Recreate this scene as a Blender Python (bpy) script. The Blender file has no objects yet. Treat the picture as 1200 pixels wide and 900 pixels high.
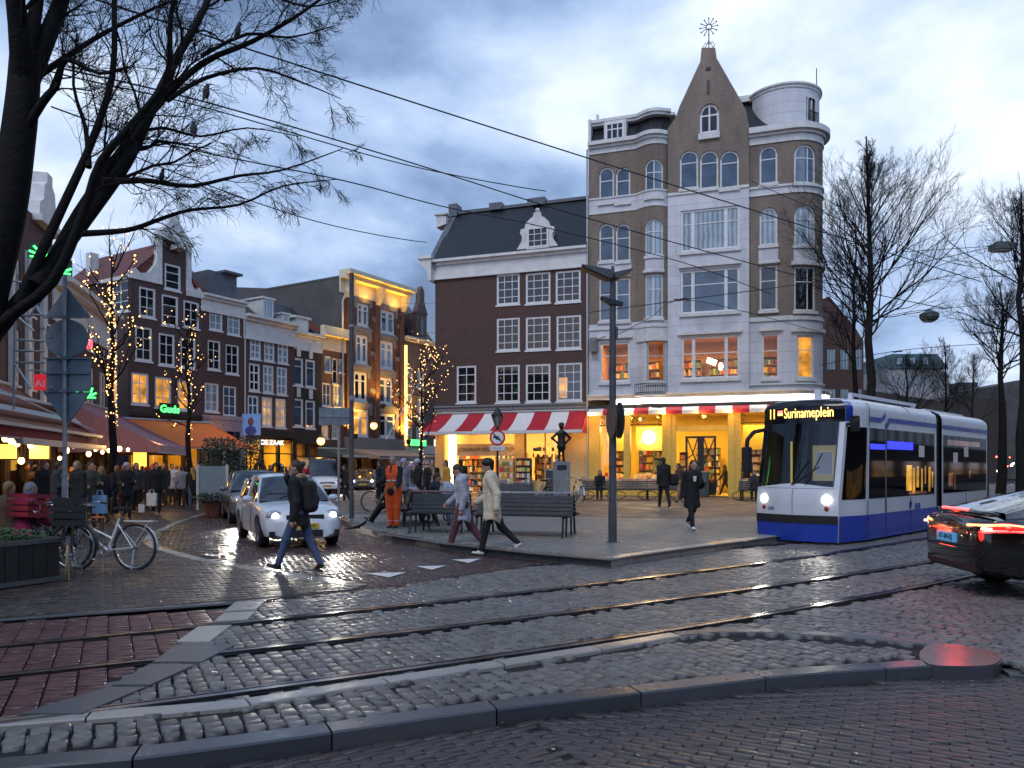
import bpy, bmesh, math, random
import numpy as np
from mathutils import Vector, Matrix
R = math.radians
random.seed(11); RNG = np.random.default_rng(11)
SC = bpy.context.scene; COL = SC.collection
# ------------------------------------------------------------------ camera
CH = 1.6; HOR = 548.0; FPX = 900.0           # camera height, horizon row and focal length measured on the 1200 x 900 photograph
cam = bpy.data.cameras.new('camera'); cam.sensor_width = 36; cam.lens = 27.0
cam.shift_y = (HOR - 450) / 1200.0; cam.clip_end = 3000; cam.clip_start = .05
camo = bpy.data.objects.new('camera', cam); COL.objects.link(camo)
camo.location = (0, 0, CH); camo.rotation_euler = (R(90), 0, 0); SC.camera = camo
# ------------------------------------------------------------------ world, sun, exposure
SUN_EL, SUN_AZ = R(48), R(208)               # low glow behind the photographer
w = bpy.data.worlds.new('World'); SC.world = w; w.use_nodes = True
nt = w.node_tree; nt.nodes.clear()
def N(nt, t, **k):
 n = nt.nodes.new(t)
 for a, b in k.items():
  if a.startswith('i_'):
   n.inputs[a[2:].replace('_', ' ')].default_value = b
  else: setattr(n, a, b)
 return n
def ramp(nt, fac, stops, interp='LINEAR'):
 n = nt.nodes.new('ShaderNodeValToRGB'); cr = n.color_ramp; cr.interpolation = interp
 while len(cr.elements) < len(stops): cr.elements.new(.5)
 for e, (p, c) in zip(cr.elements, stops):
  e.position = p; e.color = (c[0], c[1], c[2], 1) if not isinstance(c, (int, float)) else (c, c, c, 1)
 nt.links.new(fac, n.inputs[0]); return n.outputs[0]
def math_(nt, op, a, b=None):
 n = nt.nodes.new('ShaderNodeMath'); n.operation = op
 for i, x in enumerate((a, b)):
  if x is None: continue
  if isinstance(x, (int, float)): n.inputs[i].default_value = x
  else: nt.links.new(x, n.inputs[i])
 return n.outputs[0]
tc = N(nt, 'ShaderNodeTexCoord')
sky = N(nt, 'ShaderNodeTexSky', sky_type='NISHITA', sun_disc=False, sun_elevation=R(4), sun_rotation=SUN_AZ)
bg1 = N(nt, 'ShaderNodeBackground'); bg1.inputs['Strength'].default_value = .14
nt.links.new(sky.outputs[0], bg1.inputs['Color'])
sep = N(nt, 'ShaderNodeSeparateXYZ'); nt.links.new(tc.outputs['Generated'], sep.inputs[0])
zc = math_(nt, 'ADD', math_(nt, 'MAXIMUM', sep.outputs[2], 0.0), .34)
cmb = N(nt, 'ShaderNodeCombineXYZ')
nt.links.new(math_(nt, 'DIVIDE', sep.outputs[0], zc), cmb.inputs[0]); nt.links.new(math_(nt, 'DIVIDE', sep.outputs[1], zc), cmb.inputs[1])
cmb.inputs[2].default_value = 3.7
n1 = N(nt, 'ShaderNodeTexNoise', i_Scale=1.25, i_Detail=6.0, i_Roughness=.5, i_Distortion=.35)
n2 = N(nt, 'ShaderNodeTexNoise', i_Scale=3.1, i_Detail=6.0, i_Roughness=.6)
nt.links.new(cmb.outputs[0], n1.inputs['Vector']); nt.links.new(cmb.outputs[0], n2.inputs['Vector'])
cl = math_(nt, 'ADD', math_(nt, 'MULTIPLY', n1.outputs[0], .95), math_(nt, 'MULTIPLY', n2.outputs[0], .42))
cl = math_(nt, 'SUBTRACT', cl, .205)
cl = math_(nt, 'ADD', cl, math_(nt, 'MULTIPLY', sep.outputs[0], .06))
def patch(v, a, b, amt):
 global cl
 dt = N(nt, 'ShaderNodeVectorMath', operation='DOT_PRODUCT'); nt.links.new(tc.outputs['Generated'], dt.inputs[0]); dt.inputs[1].default_value = Vector(v).normalized()
 cl = math_(nt, 'ADD', cl, math_(nt, 'MULTIPLY', ramp(nt, dt.outputs[1], [(a, 0), (b, 1)], 'EASE'), amt))
patch((.56, 1, .53), .945, .998, .085); patch((.12, 1, .40), .95, 1.0, .085); patch((-.38, 1, .28), .94, 1.0, .06); patch((.62, 1, .3), .96, 1.0, .05); patch((-.14, 1, .56), .955, 1.0, -.075); patch((-.62, 1, .50), .93, 1.0, .03)
ccol = ramp(nt, cl, [(.33, (.10, .16, .31)), (.43, (.17, .26, .46)), (.52, (.30, .43, .68)), (.60, (.47, .60, .85)), (.74, (.84, .94, 1.06))])
hz = ramp(nt, sep.outputs[2], [(.0, .55), (.10, .30), (.25, 0.0)])
mixh = N(nt, 'ShaderNodeMix', data_type='RGBA'); nt.links.new(hz, mixh.inputs[0]); nt.links.new(ccol, mixh.inputs[6]); mixh.inputs[7].default_value = (.40, .54, .82, 1)
bg2 = N(nt, 'ShaderNodeBackground'); nt.links.new(mixh.outputs[2], bg2.inputs['Color'])
glow = ramp(nt, math_(nt, 'MULTIPLY', sep.outputs[1], -1.0), [(.0, .0), (.9, 1.0)])
nt.links.new(math_(nt, 'ADD', 1.0, math_(nt, 'MULTIPLY', glow, 1.0)), bg2.inputs['Strength'])
cov = ramp(nt, cl, [(.38, .82), (.55, 1.0)])
mx = N(nt, 'ShaderNodeMixShader'); nt.links.new(cov, mx.inputs[0]); nt.links.new(bg1.outputs[0], mx.inputs[1]); nt.links.new(bg2.outputs[0], mx.inputs[2])
out = N(nt, 'ShaderNodeOutputWorld'); nt.links.new(mx.outputs[0], out.inputs[0])
sl = bpy.data.lights.new('sun', 'SUN'); sl.energy = .8; sl.angle = R(20); sl.color = (1, .93, .88)
so = bpy.data.objects.new('sun', sl); COL.objects.link(so)
sd = Vector((math.sin(SUN_AZ) * math.cos(SUN_EL), math.cos(SUN_AZ) * math.cos(SUN_EL), math.sin(SUN_EL)))
so.rotation_euler = (-sd).to_track_quat('-Z', 'Y').to_euler(); so.location = sd * 60
vs = SC.view_settings; vs.view_transform = 'Standard'; vs.look = 'None'; vs.exposure = .25; vs.gamma = 1; vs.use_curve_mapping = False
cy = SC.cycles; cy.use_denoising = True; cy.max_bounces = 6; cy.diffuse_bounces = 2; cy.glossy_bounces = 3; cy.transparent_max_bounces = 10
cy.sample_clamp_indirect = 4; cy.caustics_reflective = False; cy.caustics_refractive = False
# ------------------------------------------------------------------ photo measuring helpers
def G(u, v, z=0.0):
 Y = FPX * (CH - z) / (v - HOR); return Vector(((u - 600) / FPX * Y, Y, z))
def P(u, v, Y): return Vector(((u - 600) / FPX * Y, Y, CH - (v - HOR) / FPX * Y))
# ------------------------------------------------------------------ materials
MATS = {}
def M(name, col=(.5, .5, .5), rough=.6, metal=0, var=.12, scale=6, bump=0, bscale=40, spec=.5, emit=None, estr=0, coat=0, alpha=1):
 if name in MATS: return MATS[name]
 m = bpy.data.materials.new(name); m.use_nodes = True; t = m.node_tree; b = t.nodes['Principled BSDF']
 c = N(t, 'ShaderNodeTexCoord'); n = N(t, 'ShaderNodeTexNoise', i_Scale=float(scale), i_Detail=5.0, i_Roughness=.6); t.links.new(c.outputs['Object'], n.inputs['Vector'])
 cr = ramp(t, n.outputs[0], [(.25, [x * (1 - var * 1.6) for x in col]), (.75, [min(1, x * (1 + var * 1.6)) for x in col])])
 t.links.new(cr, b.inputs['Base Color'])
 if rough > .03:
  rr = ramp(t, n.outputs[0], [(.3, max(.02, rough * .85)), (.7, min(1, rough * 1.12))]); t.links.new(rr, b.inputs['Roughness'])
 else: b.inputs['Roughness'].default_value = rough
 b.inputs['Metallic'].default_value = metal; b.inputs['Specular IOR Level'].default_value = spec; b.inputs['Coat Weight'].default_value = coat; b.inputs['Coat Roughness'].default_value = .05
 if emit: b.inputs['Emission Color'].default_value = (*emit, 1); b.inputs['Emission Strength'].default_value = estr
 if bump:
  n2 = N(t, 'ShaderNodeTexNoise', i_Scale=float(bscale), i_Detail=3.0); t.links.new(c.outputs['Object'], n2.inputs['Vector'])
  bp = N(t, 'ShaderNodeBump', i_Strength=bump, i_Distance=.02); t.links.new(n2.outputs[0], bp.inputs['Height']); t.links.new(bp.outputs[0], b.inputs['Normal'])
 MATS[name] = m; return m
def M_brick(name, c1, c2, mortar, bw=.21, bh=.065, rough=.85, ms=.012, bump=.4, ground=False, grime=.25, lowrough=None):
 if name in MATS: return MATS[name]
 m = bpy.data.materials.new(name); m.use_nodes = True; t = m.node_tree; b = t.nodes['Principled BSDF']
 c = N(t, 'ShaderNodeTexCoord'); s = N(t, 'ShaderNodeSeparateXYZ'); t.links.new(c.outputs['Object'], s.inputs[0]); k = N(t, 'ShaderNodeCombineXYZ')
 if ground: t.links.new(s.outputs[0], k.inputs[0]); t.links.new(s.outputs[1], k.inputs[1])
 else: t.links.new(math_(t, 'ADD', s.outputs[0], s.outputs[1]), k.inputs[0]); t.links.new(s.outputs[2], k.inputs[1])
 br = N(t, 'ShaderNodeTexBrick'); br.inputs['Color1'].default_value = (*c1, 1); br.inputs['Color2'].default_value = (*c2, 1); br.inputs['Mortar'].default_value = (*mortar, 1)
 br.inputs['Scale'].default_value = 1; br.inputs['Mortar Size'].default_value = ms; br.inputs['Brick Width'].default_value = bw; br.inputs['Row Height'].default_value = bh; br.inputs['Mortar Smooth'].default_value = .3
 t.links.new(k.outputs[0], br.inputs['Vector'])
 n = N(t, 'ShaderNodeTexNoise', i_Scale=.9, i_Detail=7.0, i_Roughness=.65); vm = N(t, 'ShaderNodeVectorMath', operation='MULTIPLY'); vm.inputs[1].default_value = (1, 1, 1 if ground else .28); t.links.new(c.outputs['Object'], vm.inputs[0]); t.links.new(vm.outputs[0], n.inputs['Vector'])
 g = ramp(t, n.outputs[0], [(.3, 1 - grime), (.7, 1 + grime * .6)])
 mu = N(t, 'ShaderNodeMix', data_type='RGBA', blend_type='MULTIPLY'); mu.inputs[0].default_value = 1; t.links.new(br.outputs[0], mu.inputs[6]); t.links.new(g, mu.inputs[7]); t.links.new(mu.outputs[2], b.inputs['Base Color'])
 lo = rough * .8 if lowrough is None else lowrough
 t.links.new(ramp(t, n.outputs[0], [(.38, lo), (.62, rough)]), b.inputs['Roughness'])
 bp = N(t, 'ShaderNodeBump', i_Strength=bump, i_Distance=.012, invert=True); t.links.new(br.outputs['Fac'], bp.inputs['Height']); t.links.new(bp.outputs[0], b.inputs['Normal'])
 MATS[name] = m; return m
def M_stone(name, cols, rlo, rhi, bump=.5, bscale=30):
 """per-stone colour and wetness from the random value of each mesh island"""
 if name in MATS: return MATS[name]
 m = bpy.data.materials.new(name); m.use_nodes = True; t = m.node_tree; b = t.nodes['Principled BSDF']
 g = N(t, 'ShaderNodeNewGeometry'); c = N(t, 'ShaderNodeTexCoord')
 n = N(t, 'ShaderNodeTexNoise', i_Scale=.9, i_Detail=5.0, i_Roughness=.6); t.links.new(c.outputs['Object'], n.inputs['Vector'])
 f = N(t, 'ShaderNodeTexNoise', i_Scale=float(bscale), i_Detail=5.0, i_Roughness=.65); t.links.new(c.outputs['Object'], f.inputs['Vector'])
 v = math_(t, 'ADD', math_(t, 'MULTIPLY', g.outputs['Random Per Island'], .6), math_(t, 'MULTIPLY', f.outputs[0], .4))
 t.links.new(ramp(t, v, [(i / (len(cols) - 1) * .8 + .1, x) for i, x in enumerate(cols)]), b.inputs['Base Color'])
 rr = math_(t, 'ADD', math_(t, 'MULTIPLY', n.outputs[0], .7), math_(t, 'MULTIPLY', g.outputs['Random Per Island'], .3))
 t.links.new(ramp(t, rr, [(.32, rlo), (.68, rhi)]), b.inputs['Roughness'])
 bp = N(t, 'ShaderNodeBump', i_Strength=bump, i_Distance=.006); t.links.new(f.outputs[0], bp.inputs['Height']); t.links.new(bp.outputs[0], b.inputs['Normal'])
 MATS[name] = m; return m
def M_glass(name, tint=(1, 1, 1), rough=.02, base=.06):
 if name in MATS: return MATS[name]
 m = bpy.data.materials.new(name); m.use_nodes = True; t = m.node_tree; t.nodes.clear()
 tr = N(t, 'ShaderNodeBsdfTransparent'); tr.inputs[0].default_value = (*tint, 1); gl = N(t, 'ShaderNodeBsdfGlossy'); gl.inputs['Roughness'].default_value = rough
 lw = N(t, 'ShaderNodeFresnel'); lw.inputs[0].default_value = 1.45; mxx = N(t, 'ShaderNodeMixShader'); o = N(t, 'ShaderNodeOutputMaterial')
 t.links.new(math_(t, 'ADD', math_(t, 'MULTIPLY', lw.outputs[0], .9), base - .04), mxx.inputs[0]); t.links.new(tr.outputs[0], mxx.inputs[1]); t.links.new(gl.outputs[0], mxx.inputs[2]); t.links.new(mxx.outputs[0], o.inputs[0])
 MATS[name] = m; return m
def M_emit(name, col, s, base=(.8, .8, .8)): return M(name, base, .5, var=0, emit=col, estr=s)
def M_pane(name, base, lit=None, ls=0, folds=False, rough=.04):
 """window glass with what is right behind it: a dark room, a curtain, or a lit room"""
 if name in MATS: return MATS[name]
 m = bpy.data.materials.new(name); m.use_nodes = True; t = m.node_tree; b = t.nodes['Principled BSDF']
 c = N(t, 'ShaderNodeTexCoord'); n = N(t, 'ShaderNodeTexNoise', i_Scale=1.6, i_Detail=4.0); t.links.new(c.outputs['Object'], n.inputs['Vector'])
 fac = n.outputs[0]
 if folds:
  wv = N(t, 'ShaderNodeTexWave', i_Scale=1.3, i_Distortion=1.6, i_Detail=2.0); wv.bands_direction = 'X'; t.links.new(c.outputs['Object'], wv.inputs['Vector'])
  fac = math_(t, 'ADD', math_(t, 'MULTIPLY', n.outputs[0], .6), math_(t, 'MULTIPLY', wv.outputs[1], .4))
 t.links.new(ramp(t, fac, [(.3, [x * .55 for x in base]), (.7, [x * 1.3 for x in base])]), b.inputs['Base Color'])
 b.inputs['Roughness'].default_value = .5 if folds else rough; b.inputs['Specular IOR Level'].default_value = .6
 b.inputs['Coat Weight'].default_value = 1; b.inputs['Coat Roughness'].default_value = rough; b.inputs['Coat IOR'].default_value = 1.5 if max(base) < .3 else 1.7
 if lit:
  t.links.new(ramp(t, n.outputs[0], [(.3, [x * .15 for x in lit]), (.5, [x * .45 for x in lit]), (.75, lit)]), b.inputs['Emission Color']); b.inputs['Emission Strength'].default_value = ls
 bp = N(t, 'ShaderNodeBump', i_Strength=.05, i_Distance=.05); t.links.new(n.outputs[0], bp.inputs['Height']); t.links.new(bp.outputs[0], b.inputs['Coat Normal'])
 MATS[name] = m; return m
# ------------------------------------------------------------------ objects
def thing(name, label, cat, loc=(0, 0, 0), rot=0, group=None):
 o = bpy.data.objects.new(name, None); COL.objects.link(o); o.empty_display_size = .2
 o.location = loc; o.rotation_euler = (0, 0, rot); o['label'] = label; o['category'] = cat
 if group: o['group'] = group
 return o
def tag(o, label, cat, group=None):
 o['label'] = label; o['category'] = cat
 if group: o['group'] = group
 return o
def struct(o): o['kind'] = 'structure'; return o
def kids(o): return [c for c in bpy.data.objects if c.parent == o]
CH_MAP = {}
def dup(root, loc, rot, label=None, group=None, mats=None, scale=None):
 r = root.copy(); COL.objects.link(r); r.location = loc; r.rotation_euler = (0, 0, rot)
 if scale: r.scale = (scale,) * 3
 if label: r['label'] = label
 if group: r['group'] = group
 def rec(src, dst):
  for ch in CH_MAP.get(src.name, []):
   c = ch.copy(); COL.objects.link(c); c.parent = dst; CH_MAP.setdefault(dst.name, []).append(c)
   if mats:
    for key, mt in mats.items():
     if key == ch.name.split('.')[0]:
      c.material_slots[0].link = 'OBJECT'; c.material_slots[0].material = mt
   rec(ch, c)
 rec(root, r); return r
def link(name, me, mats, parent=None, smooth=False, loc=None, rot=None):
 o = bpy.data.objects.new(name, me); COL.objects.link(o)
 for m in (mats if isinstance(mats, (list, tuple)) else [mats]): me.materials.append(m)
 if smooth: me.polygons.foreach_set('use_smooth', [True] * len(me.polygons))
 if parent: o.parent = parent; CH_MAP.setdefault(parent.name, []).append(o)
 if loc is not None: o.location = loc
 if rot is not None: o.rotation_euler = rot
 return o
class MB:
 def __init__(s, warp=None, dx=None): s.v = []; s.f = []; s.m = []; s.warp = warp; s.dx = dx
 def add(s, vs, fs, m=0):
  o = len(s.v); s.v += [tuple(p) for p in vs]; s.f += [tuple(i + o for i in f) for f in fs]; s.m += [m] * len(fs)
 def quad(s, a, b, c, d, m=0): s.add([a, b, c, d], [(0, 1, 2, 3)], m)
 def box(s, x0, x1, y0, y1, z0, z1, m=0):
  if x1 < x0: x0, x1 = x1, x0
  if y1 < y0: y0, y1 = y1, y0
  if z1 < z0: z0, z1 = z1, z0
  n = 1 if not s.dx else max(1, int(math.ceil((x1 - x0) / s.dx)))
  vs = []; fs = []
  for i in range(n + 1):
   x = x0 + (x1 - x0) * i / n; vs += [(x, y0, z0), (x, y1, z0), (x, y1, z1), (x, y0, z1)]
  for i in range(n):
   a = i * 4; b = a + 4
   fs += [(a, b, b + 3, a + 3), (a + 1, a + 2, b + 2, b + 1), (a, a + 1, b + 1, b), (a + 3, b + 3, b + 2, a + 2)]
  fs += [(0, 3, 2, 1), (n * 4, n * 4 + 1, n * 4 + 2, n * 4 + 3)]
  s.add(vs, fs, m)
 def obox(s, c, size, rot=(0, 0, 0), m=0):
  from mathutils import Euler
  q = Euler(rot).to_matrix(); c = Vector(c); hx, hy, hz = [k / 2 for k in size]
  vs = [c + q @ Vector((a * hx, b * hy, d * hz)) for a in (-1, 1) for b in (-1, 1) for d in (-1, 1)]
  s.add(vs, [(0, 1, 3, 2), (4, 6, 7, 5), (0, 4, 5, 1), (2, 3, 7, 6), (0, 2, 6, 4), (1, 5, 7, 3)], m)
 def prism(s, pts, a, b, axis='y', m=0):
  """closed polygon pts swept from a to b along an axis; pts are in the two remaining axes"""
  def mk(p, t): return (p[0], t, p[1]) if axis == 'y' else ((p[0], p[1], t) if axis == 'z' else (t, p[0], p[1]))
  n = len(pts); vs = [mk(p, a) for p in pts] + [mk(p, b) for p in pts]
  s.add(vs, [tuple(range(n)), tuple(range(2 * n - 1, n - 1, -1))] + [(i, i + n, (i + 1) % n + n, (i + 1) % n) for i in range(n)], m)
 def tube(s, pts, rad, n=8, cap=True, m=0, closed=False):
  pts = [Vector(p) for p in pts]; k = len(pts)
  rad = [rad] * k if isinstance(rad, (int, float)) else list(rad)
  t0 = (pts[1] - pts[0]).normalized(); up = Vector((0, 0, 1)) if abs(t0.z) < .9 else Vector((1, 0, 0))
  x = t0.cross(up).normalized(); vs = []; fs = []
  for i, p in enumerate(pts):
   if closed: t = pts[(i + 1) % k] - pts[i - 1]
   else: t = pts[min(i + 1, k - 1)] - pts[max(i - 1, 0)]
   t = t.normalized() if t.length > 1e-9 else t0
   x = (x - t * x.dot(t))
   x = x.normalized() if x.length > 1e-6 else t.orthogonal().normalized()
   y = t.cross(x)
   for j in range(n):
    a = 2 * math.pi * j / n; vs.append(p + (x * math.cos(a) + y * math.sin(a)) * rad[i])
  for i in range(k if closed else k - 1):
   i2 = (i + 1) % k
   for j in range(n): fs.append((i * n + j, i * n + (j + 1) % n, i2 * n + (j + 1) % n, i2 * n + j))
  if cap and not closed: fs += [tuple(range(n - 1, -1, -1)), tuple((k - 1) * n + j for j in range(n))]
  s.add(vs, fs, m)
 def lathe(s, prof, n=16, c=(0, 0, 0), m=0):
  vs = []; fs = []; k = len(prof)
  for r_, z in prof:
   for j in range(n):
    a = 2 * math.pi * j / n; vs.append((c[0] + r_ * math.cos(a), c[1] + r_ * math.sin(a), c[2] + z))
  for i in range(k - 1):
   for j in range(n): fs.append((i * n + j, i * n + (j + 1) % n, (i + 1) * n + (j + 1) % n, (i + 1) * n + j))
  fs += [tuple(range(n - 1, -1, -1)), tuple((k - 1) * n + j for j in range(n))]
  s.add(vs, fs, m)
 def ball(s, c, r_, n=8, m=0, sq=(1, 1, 1)):
  k = max(3, n // 2); vs = []; fs = []
  for i in range(k + 1):
   th = math.pi * i / k
   for j in range(n):
    a = 2 * math.pi * j / n; vs.append((c[0] + r_ * sq[0] * math.sin(th) * math.cos(a), c[1] + r_ * sq[1] * math.sin(th) * math.sin(a), c[2] - r_ * sq[2] * math.cos(th)))
  for i in range(k):
   for j in range(n): fs.append((i * n + j, i * n + (j + 1) % n, (i + 1) * n + (j + 1) % n, (i + 1) * n + j))
  s.add(vs, fs, m)
 def grid(s, fn, us, vs_, m=0, flip=False):
  a = len(us); b = len(vs_); v = [fn(x, y) for x in us for y in vs_]; f = []
  for i in range(a - 1):
   for j in range(b - 1):
    q = (i * b + j, (i + 1) * b + j, (i + 1) * b + j + 1, i * b + j + 1); f.append(q[::-1] if flip else q)
  s.add(v, f, m)
 def mesh(s, name):
  me = bpy.data.meshes.new(name); v = s.v
  if s.warp: v = [s.warp(*p) for p in v]
  me.from_pydata(v, [], s.f); me.polygons.foreach_set('material_index', s.m); me.update(); return me
 def build(s, name, mats, parent=None, smooth=False, loc=None, rot=None, weld=False, bevel=0):
  me = s.mesh(name)
  if weld or bevel:
   bm = bmesh.new(); bm.from_mesh(me); bmesh.ops.remove_doubles(bm, verts=bm.verts, dist=.0004); bmesh.ops.recalc_face_normals(bm, faces=bm.faces)
   if bevel: bmesh.ops.bevel(bm, geom=[e for e in bm.edges if len(e.link_faces) == 2 and e.calc_face_angle(0) > .6], offset=bevel, segments=2, affect='EDGES', clamp_overlap=True)
   bm.to_mesh(me); bm.free()
  o = link(name, me, mats, parent, smooth, loc, rot)
  if smooth and hasattr(me, 'set_sharp_from_angle'): me.set_sharp_from_angle(angle=R(42))
  return o
def text_obj(name, txt, size, mat, parent, loc, rot=(R(90), 0, 0), ext=.01, align='CENTER', sx=1, shear=0, bold=0):
 cu = bpy.data.curves.new(name, 'FONT'); cu.body = txt; cu.size = size; cu.extrude = ext; cu.align_x = align; cu.align_y = 'CENTER'; cu.shear = shear; cu.offset = bold; cu.resolution_u = 3
 tmp = bpy.data.objects.new('tmp', cu); COL.objects.link(tmp); bpy.context.view_layer.update()
 me = bpy.data.meshes.new_from_object(tmp.evaluated_get(bpy.context.evaluated_depsgraph_get())); bpy.data.objects.remove(tmp); bpy.data.curves.remove(cu)
 me.materials.clear(); o = link(name, me, mat, parent, False, loc, rot); o.scale = (sx, 1, 1); return o
def sdf_mesh(prims, vox=.012, k=.03):
 lo = np.full(3, 1e9); hi = -lo
 for p in prims:
  if p[0] == 'c': a, b, r_ = np.array(p[1]), np.array(p[2]), max(p[3], p[4]); l = np.minimum(a, b) - r_; h = np.maximum(a, b) + r_
  else: c, q = np.array(p[1]), max(p[2]); l = c - q; h = c + q
  lo = np.minimum(lo, l); hi = np.maximum(hi, h)
 lo -= vox * 3; hi += vox * 3; n = np.ceil((hi - lo) / vox).astype(int) + 1
 D = np.full(n, 1.0, np.float32)
 ax = [lo[i] + np.arange(n[i]) * vox for i in range(3)]
 for p in prims:
  kk = p[-1] if isinstance(p[-1], dict) else {}; ks = kk.get('k', k)
  if p[0] == 'c': a, b = np.array(p[1], float), np.array(p[2], float); r_ = max(p[3], p[4]); l = np.minimum(a, b) - r_; h = np.maximum(a, b) + r_
  else: c = np.array(p[1], float); q = max(p[2]); l = c - q; h = c + q
  pad = ks + vox * 3; i0 = np.maximum(0, np.floor((l - pad - lo) / vox).astype(int)); i1 = np.minimum(n, np.ceil((h + pad - lo) / vox).astype(int) + 1)
  X, Y, Z = np.meshgrid(*[ax[i][i0[i]:i1[i]] for i in range(3)], indexing='ij')
  if p[0] == 'c':
   d = b - a; L2 = max(1e-9, float(d @ d)); t = np.clip(((X - a[0]) * d[0] + (Y - a[1]) * d[1] + (Z - a[2]) * d[2]) / L2, 0, 1)
   fl = kk.get('flat')      # (axis vector, factor): squash the section along an axis
   vx, vy, vz = X - a[0] - t * d[0], Y - a[1] - t * d[1], Z - a[2] - t * d[2]
   if fl is not None:
    f = np.array(fl[0], float); f /= np.linalg.norm(f); dt = (vx * f[0] + vy * f[1] + vz * f[2]); g = (1 / fl[1] - 1); vx, vy, vz = vx + dt * f[0] * g, vy + dt * f[1] * g, vz + dt * f[2] * g
    dist = (np.sqrt(vx * vx + vy * vy + vz * vz) - (p[3] + (p[4] - p[3]) * t)) * min(1, .5 + fl[1] / 2)
   else: dist = np.sqrt(vx * vx + vy * vy + vz * vz) - (p[3] + (p[4] - p[3]) * t)
  else:
   rx, ry, rz = p[2]; vx, vy, vz = X - c[0], Y - c[1], Z - c[2]
   if kk.get('m') is not None: m_ = kk['m']; vx, vy, vz = [m_[0][i] * vx + m_[1][i] * vy + m_[2][i] * vz for i in range(3)]
   q0 = np.sqrt((vx / rx) ** 2 + (vy / ry) ** 2 + (vz / rz) ** 2); dist = (q0 - 1) * min(rx, ry, rz)
  S = D[i0[0]:i1[0], i0[1]:i1[1], i0[2]:i1[2]]
  if kk.get('sub'):
   dist = -dist; hh = np.maximum(ks - np.abs(S - dist), 0) / ks; S[...] = np.maximum(S, dist) + hh * hh * ks * .25
  else:
   hh = np.maximum(ks - np.abs(S - dist), 0) / ks; S[...] = np.minimum(S, dist) - hh * hh * ks * .25
 return snets(D, lo, vox)
def snets(D, lo, vox):
 n = D.shape; neg = D < 0
 cnt = np.zeros((n[0] - 1, n[1] - 1, n[2] - 1), np.int16); acc = np.zeros(cnt.shape + (3,), np.float32)
 for axx in range(3):
  for o1 in (0, 1):
   for o2 in (0, 1):
    sl0 = [None] * 3; oth = [i for i in range(3) if i != axx]; off = [0, 0, 0]; off[oth[0]] = o1; off[oth[1]] = o2
    A = D[tuple(slice(off[i], off[i] + n[i] - 1) for i in range(3))]; off2 = list(off); off2[axx] = 1
    B = D[tuple(slice(off2[i], off2[i] + n[i] - 1) for i in range(3))]
    mk = (A < 0) != (B < 0); t = np.where(mk, A / np.where(mk, A - B, 1), 0); cnt += mk
    for i in range(3): acc[..., i] += np.where(mk, t if i == axx else off[i], 0)
 cell = cnt > 0; idx = np.full(cnt.shape, -1, np.int64); ii = np.argwhere(cell); idx[cell] = np.arange(len(ii))
 V = (ii + acc[cell] / cnt[cell][:, None]) * vox + lo; F = []
 for axx in range(3):
  b, c = [(1, 2), (2, 0), (0, 1)][axx]
  A = neg[tuple(slice(0, n[i] - 1) if i == axx else slice(1, n[i] - 1) for i in range(3))]; B = neg[tuple(slice(1, n[i]) if i == axx else slice(1, n[i] - 1) for i in range(3))]
  e = np.argwhere(A != B); inside = A[tuple(e.T)]
  if not len(e): continue
  e = e.copy(); e[:, b] += 1; e[:, c] += 1
  def at(db, dc):
   q = e.copy(); q[:, b] -= db; q[:, c] -= dc; return idx[tuple(q.T)]
  Q = np.stack([at(1, 1), at(0, 1), at(0, 0), at(1, 0)], 1); Q[~inside] = Q[~inside][:, ::-1]; F.append(Q)
 F = np.concatenate(F); return V, F
def npmesh(name, V, F):
 me = bpy.data.meshes.new(name); nf, k = F.shape
 me.vertices.add(len(V)); me.vertices.foreach_set('co', np.asarray(V, np.float32).ravel())
 me.loops.add(nf * k); me.loops.foreach_set('vertex_index', np.asarray(F, np.int32).ravel())
 me.polygons.add(nf); me.polygons.foreach_set('loop_start', np.arange(nf, dtype=np.int32) * k); me.update(calc_edges=True); me.validate(); return me
def blob(name, prims, mat, parent=None, vox=.012, k=.03, loc=None, rot=None):
 V, F = sdf_mesh(prims, vox, k); return link(name, npmesh(name, V, F), mat, parent, True, loc, rot)
# ================================================================== GROUND
def flat(name, pts, z, mat, parent=None):
 mb = MB(); mb.add([(p[0], p[1], z) for p in pts], [tuple(range(len(pts)))]); me = mb.mesh(name)
 if me.polygons[0].normal.z < 0: me.flip_normals()
 return struct(link(name, me, mat, parent))
def gp(L, z=0.0): return [G(u, v, z) for u, v in L]
def inpoly(x, y, poly):
 c = np.zeros(x.shape, bool); n = len(poly)
 for i in range(n):
  x1, y1 = poly[i][0], poly[i][1]; x2, y2 = poly[i - 1][0], poly[i - 1][1]
  m = ((y1 > y) != (y2 > y)) & (x < (x2 - x1) * (y - y1) / ((y2 - y1) if y2 != y1 else 1e-9) + x1); c ^= m
 return c
def seg_dist(x, y, pl):
 d = np.full(x.shape, 1e9)
 for (x1, y1), (x2, y2) in zip(pl[:-1], pl[1:]):
  dx, dy = x2 - x1, y2 - y1; t = np.clip(((x - x1) * dx + (y - y1) * dy) / (dx * dx + dy * dy), 0, 1)
  d = np.minimum(d, np.hypot(x - x1 - t * dx, y - y1 - t * dy))
 return d
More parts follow.
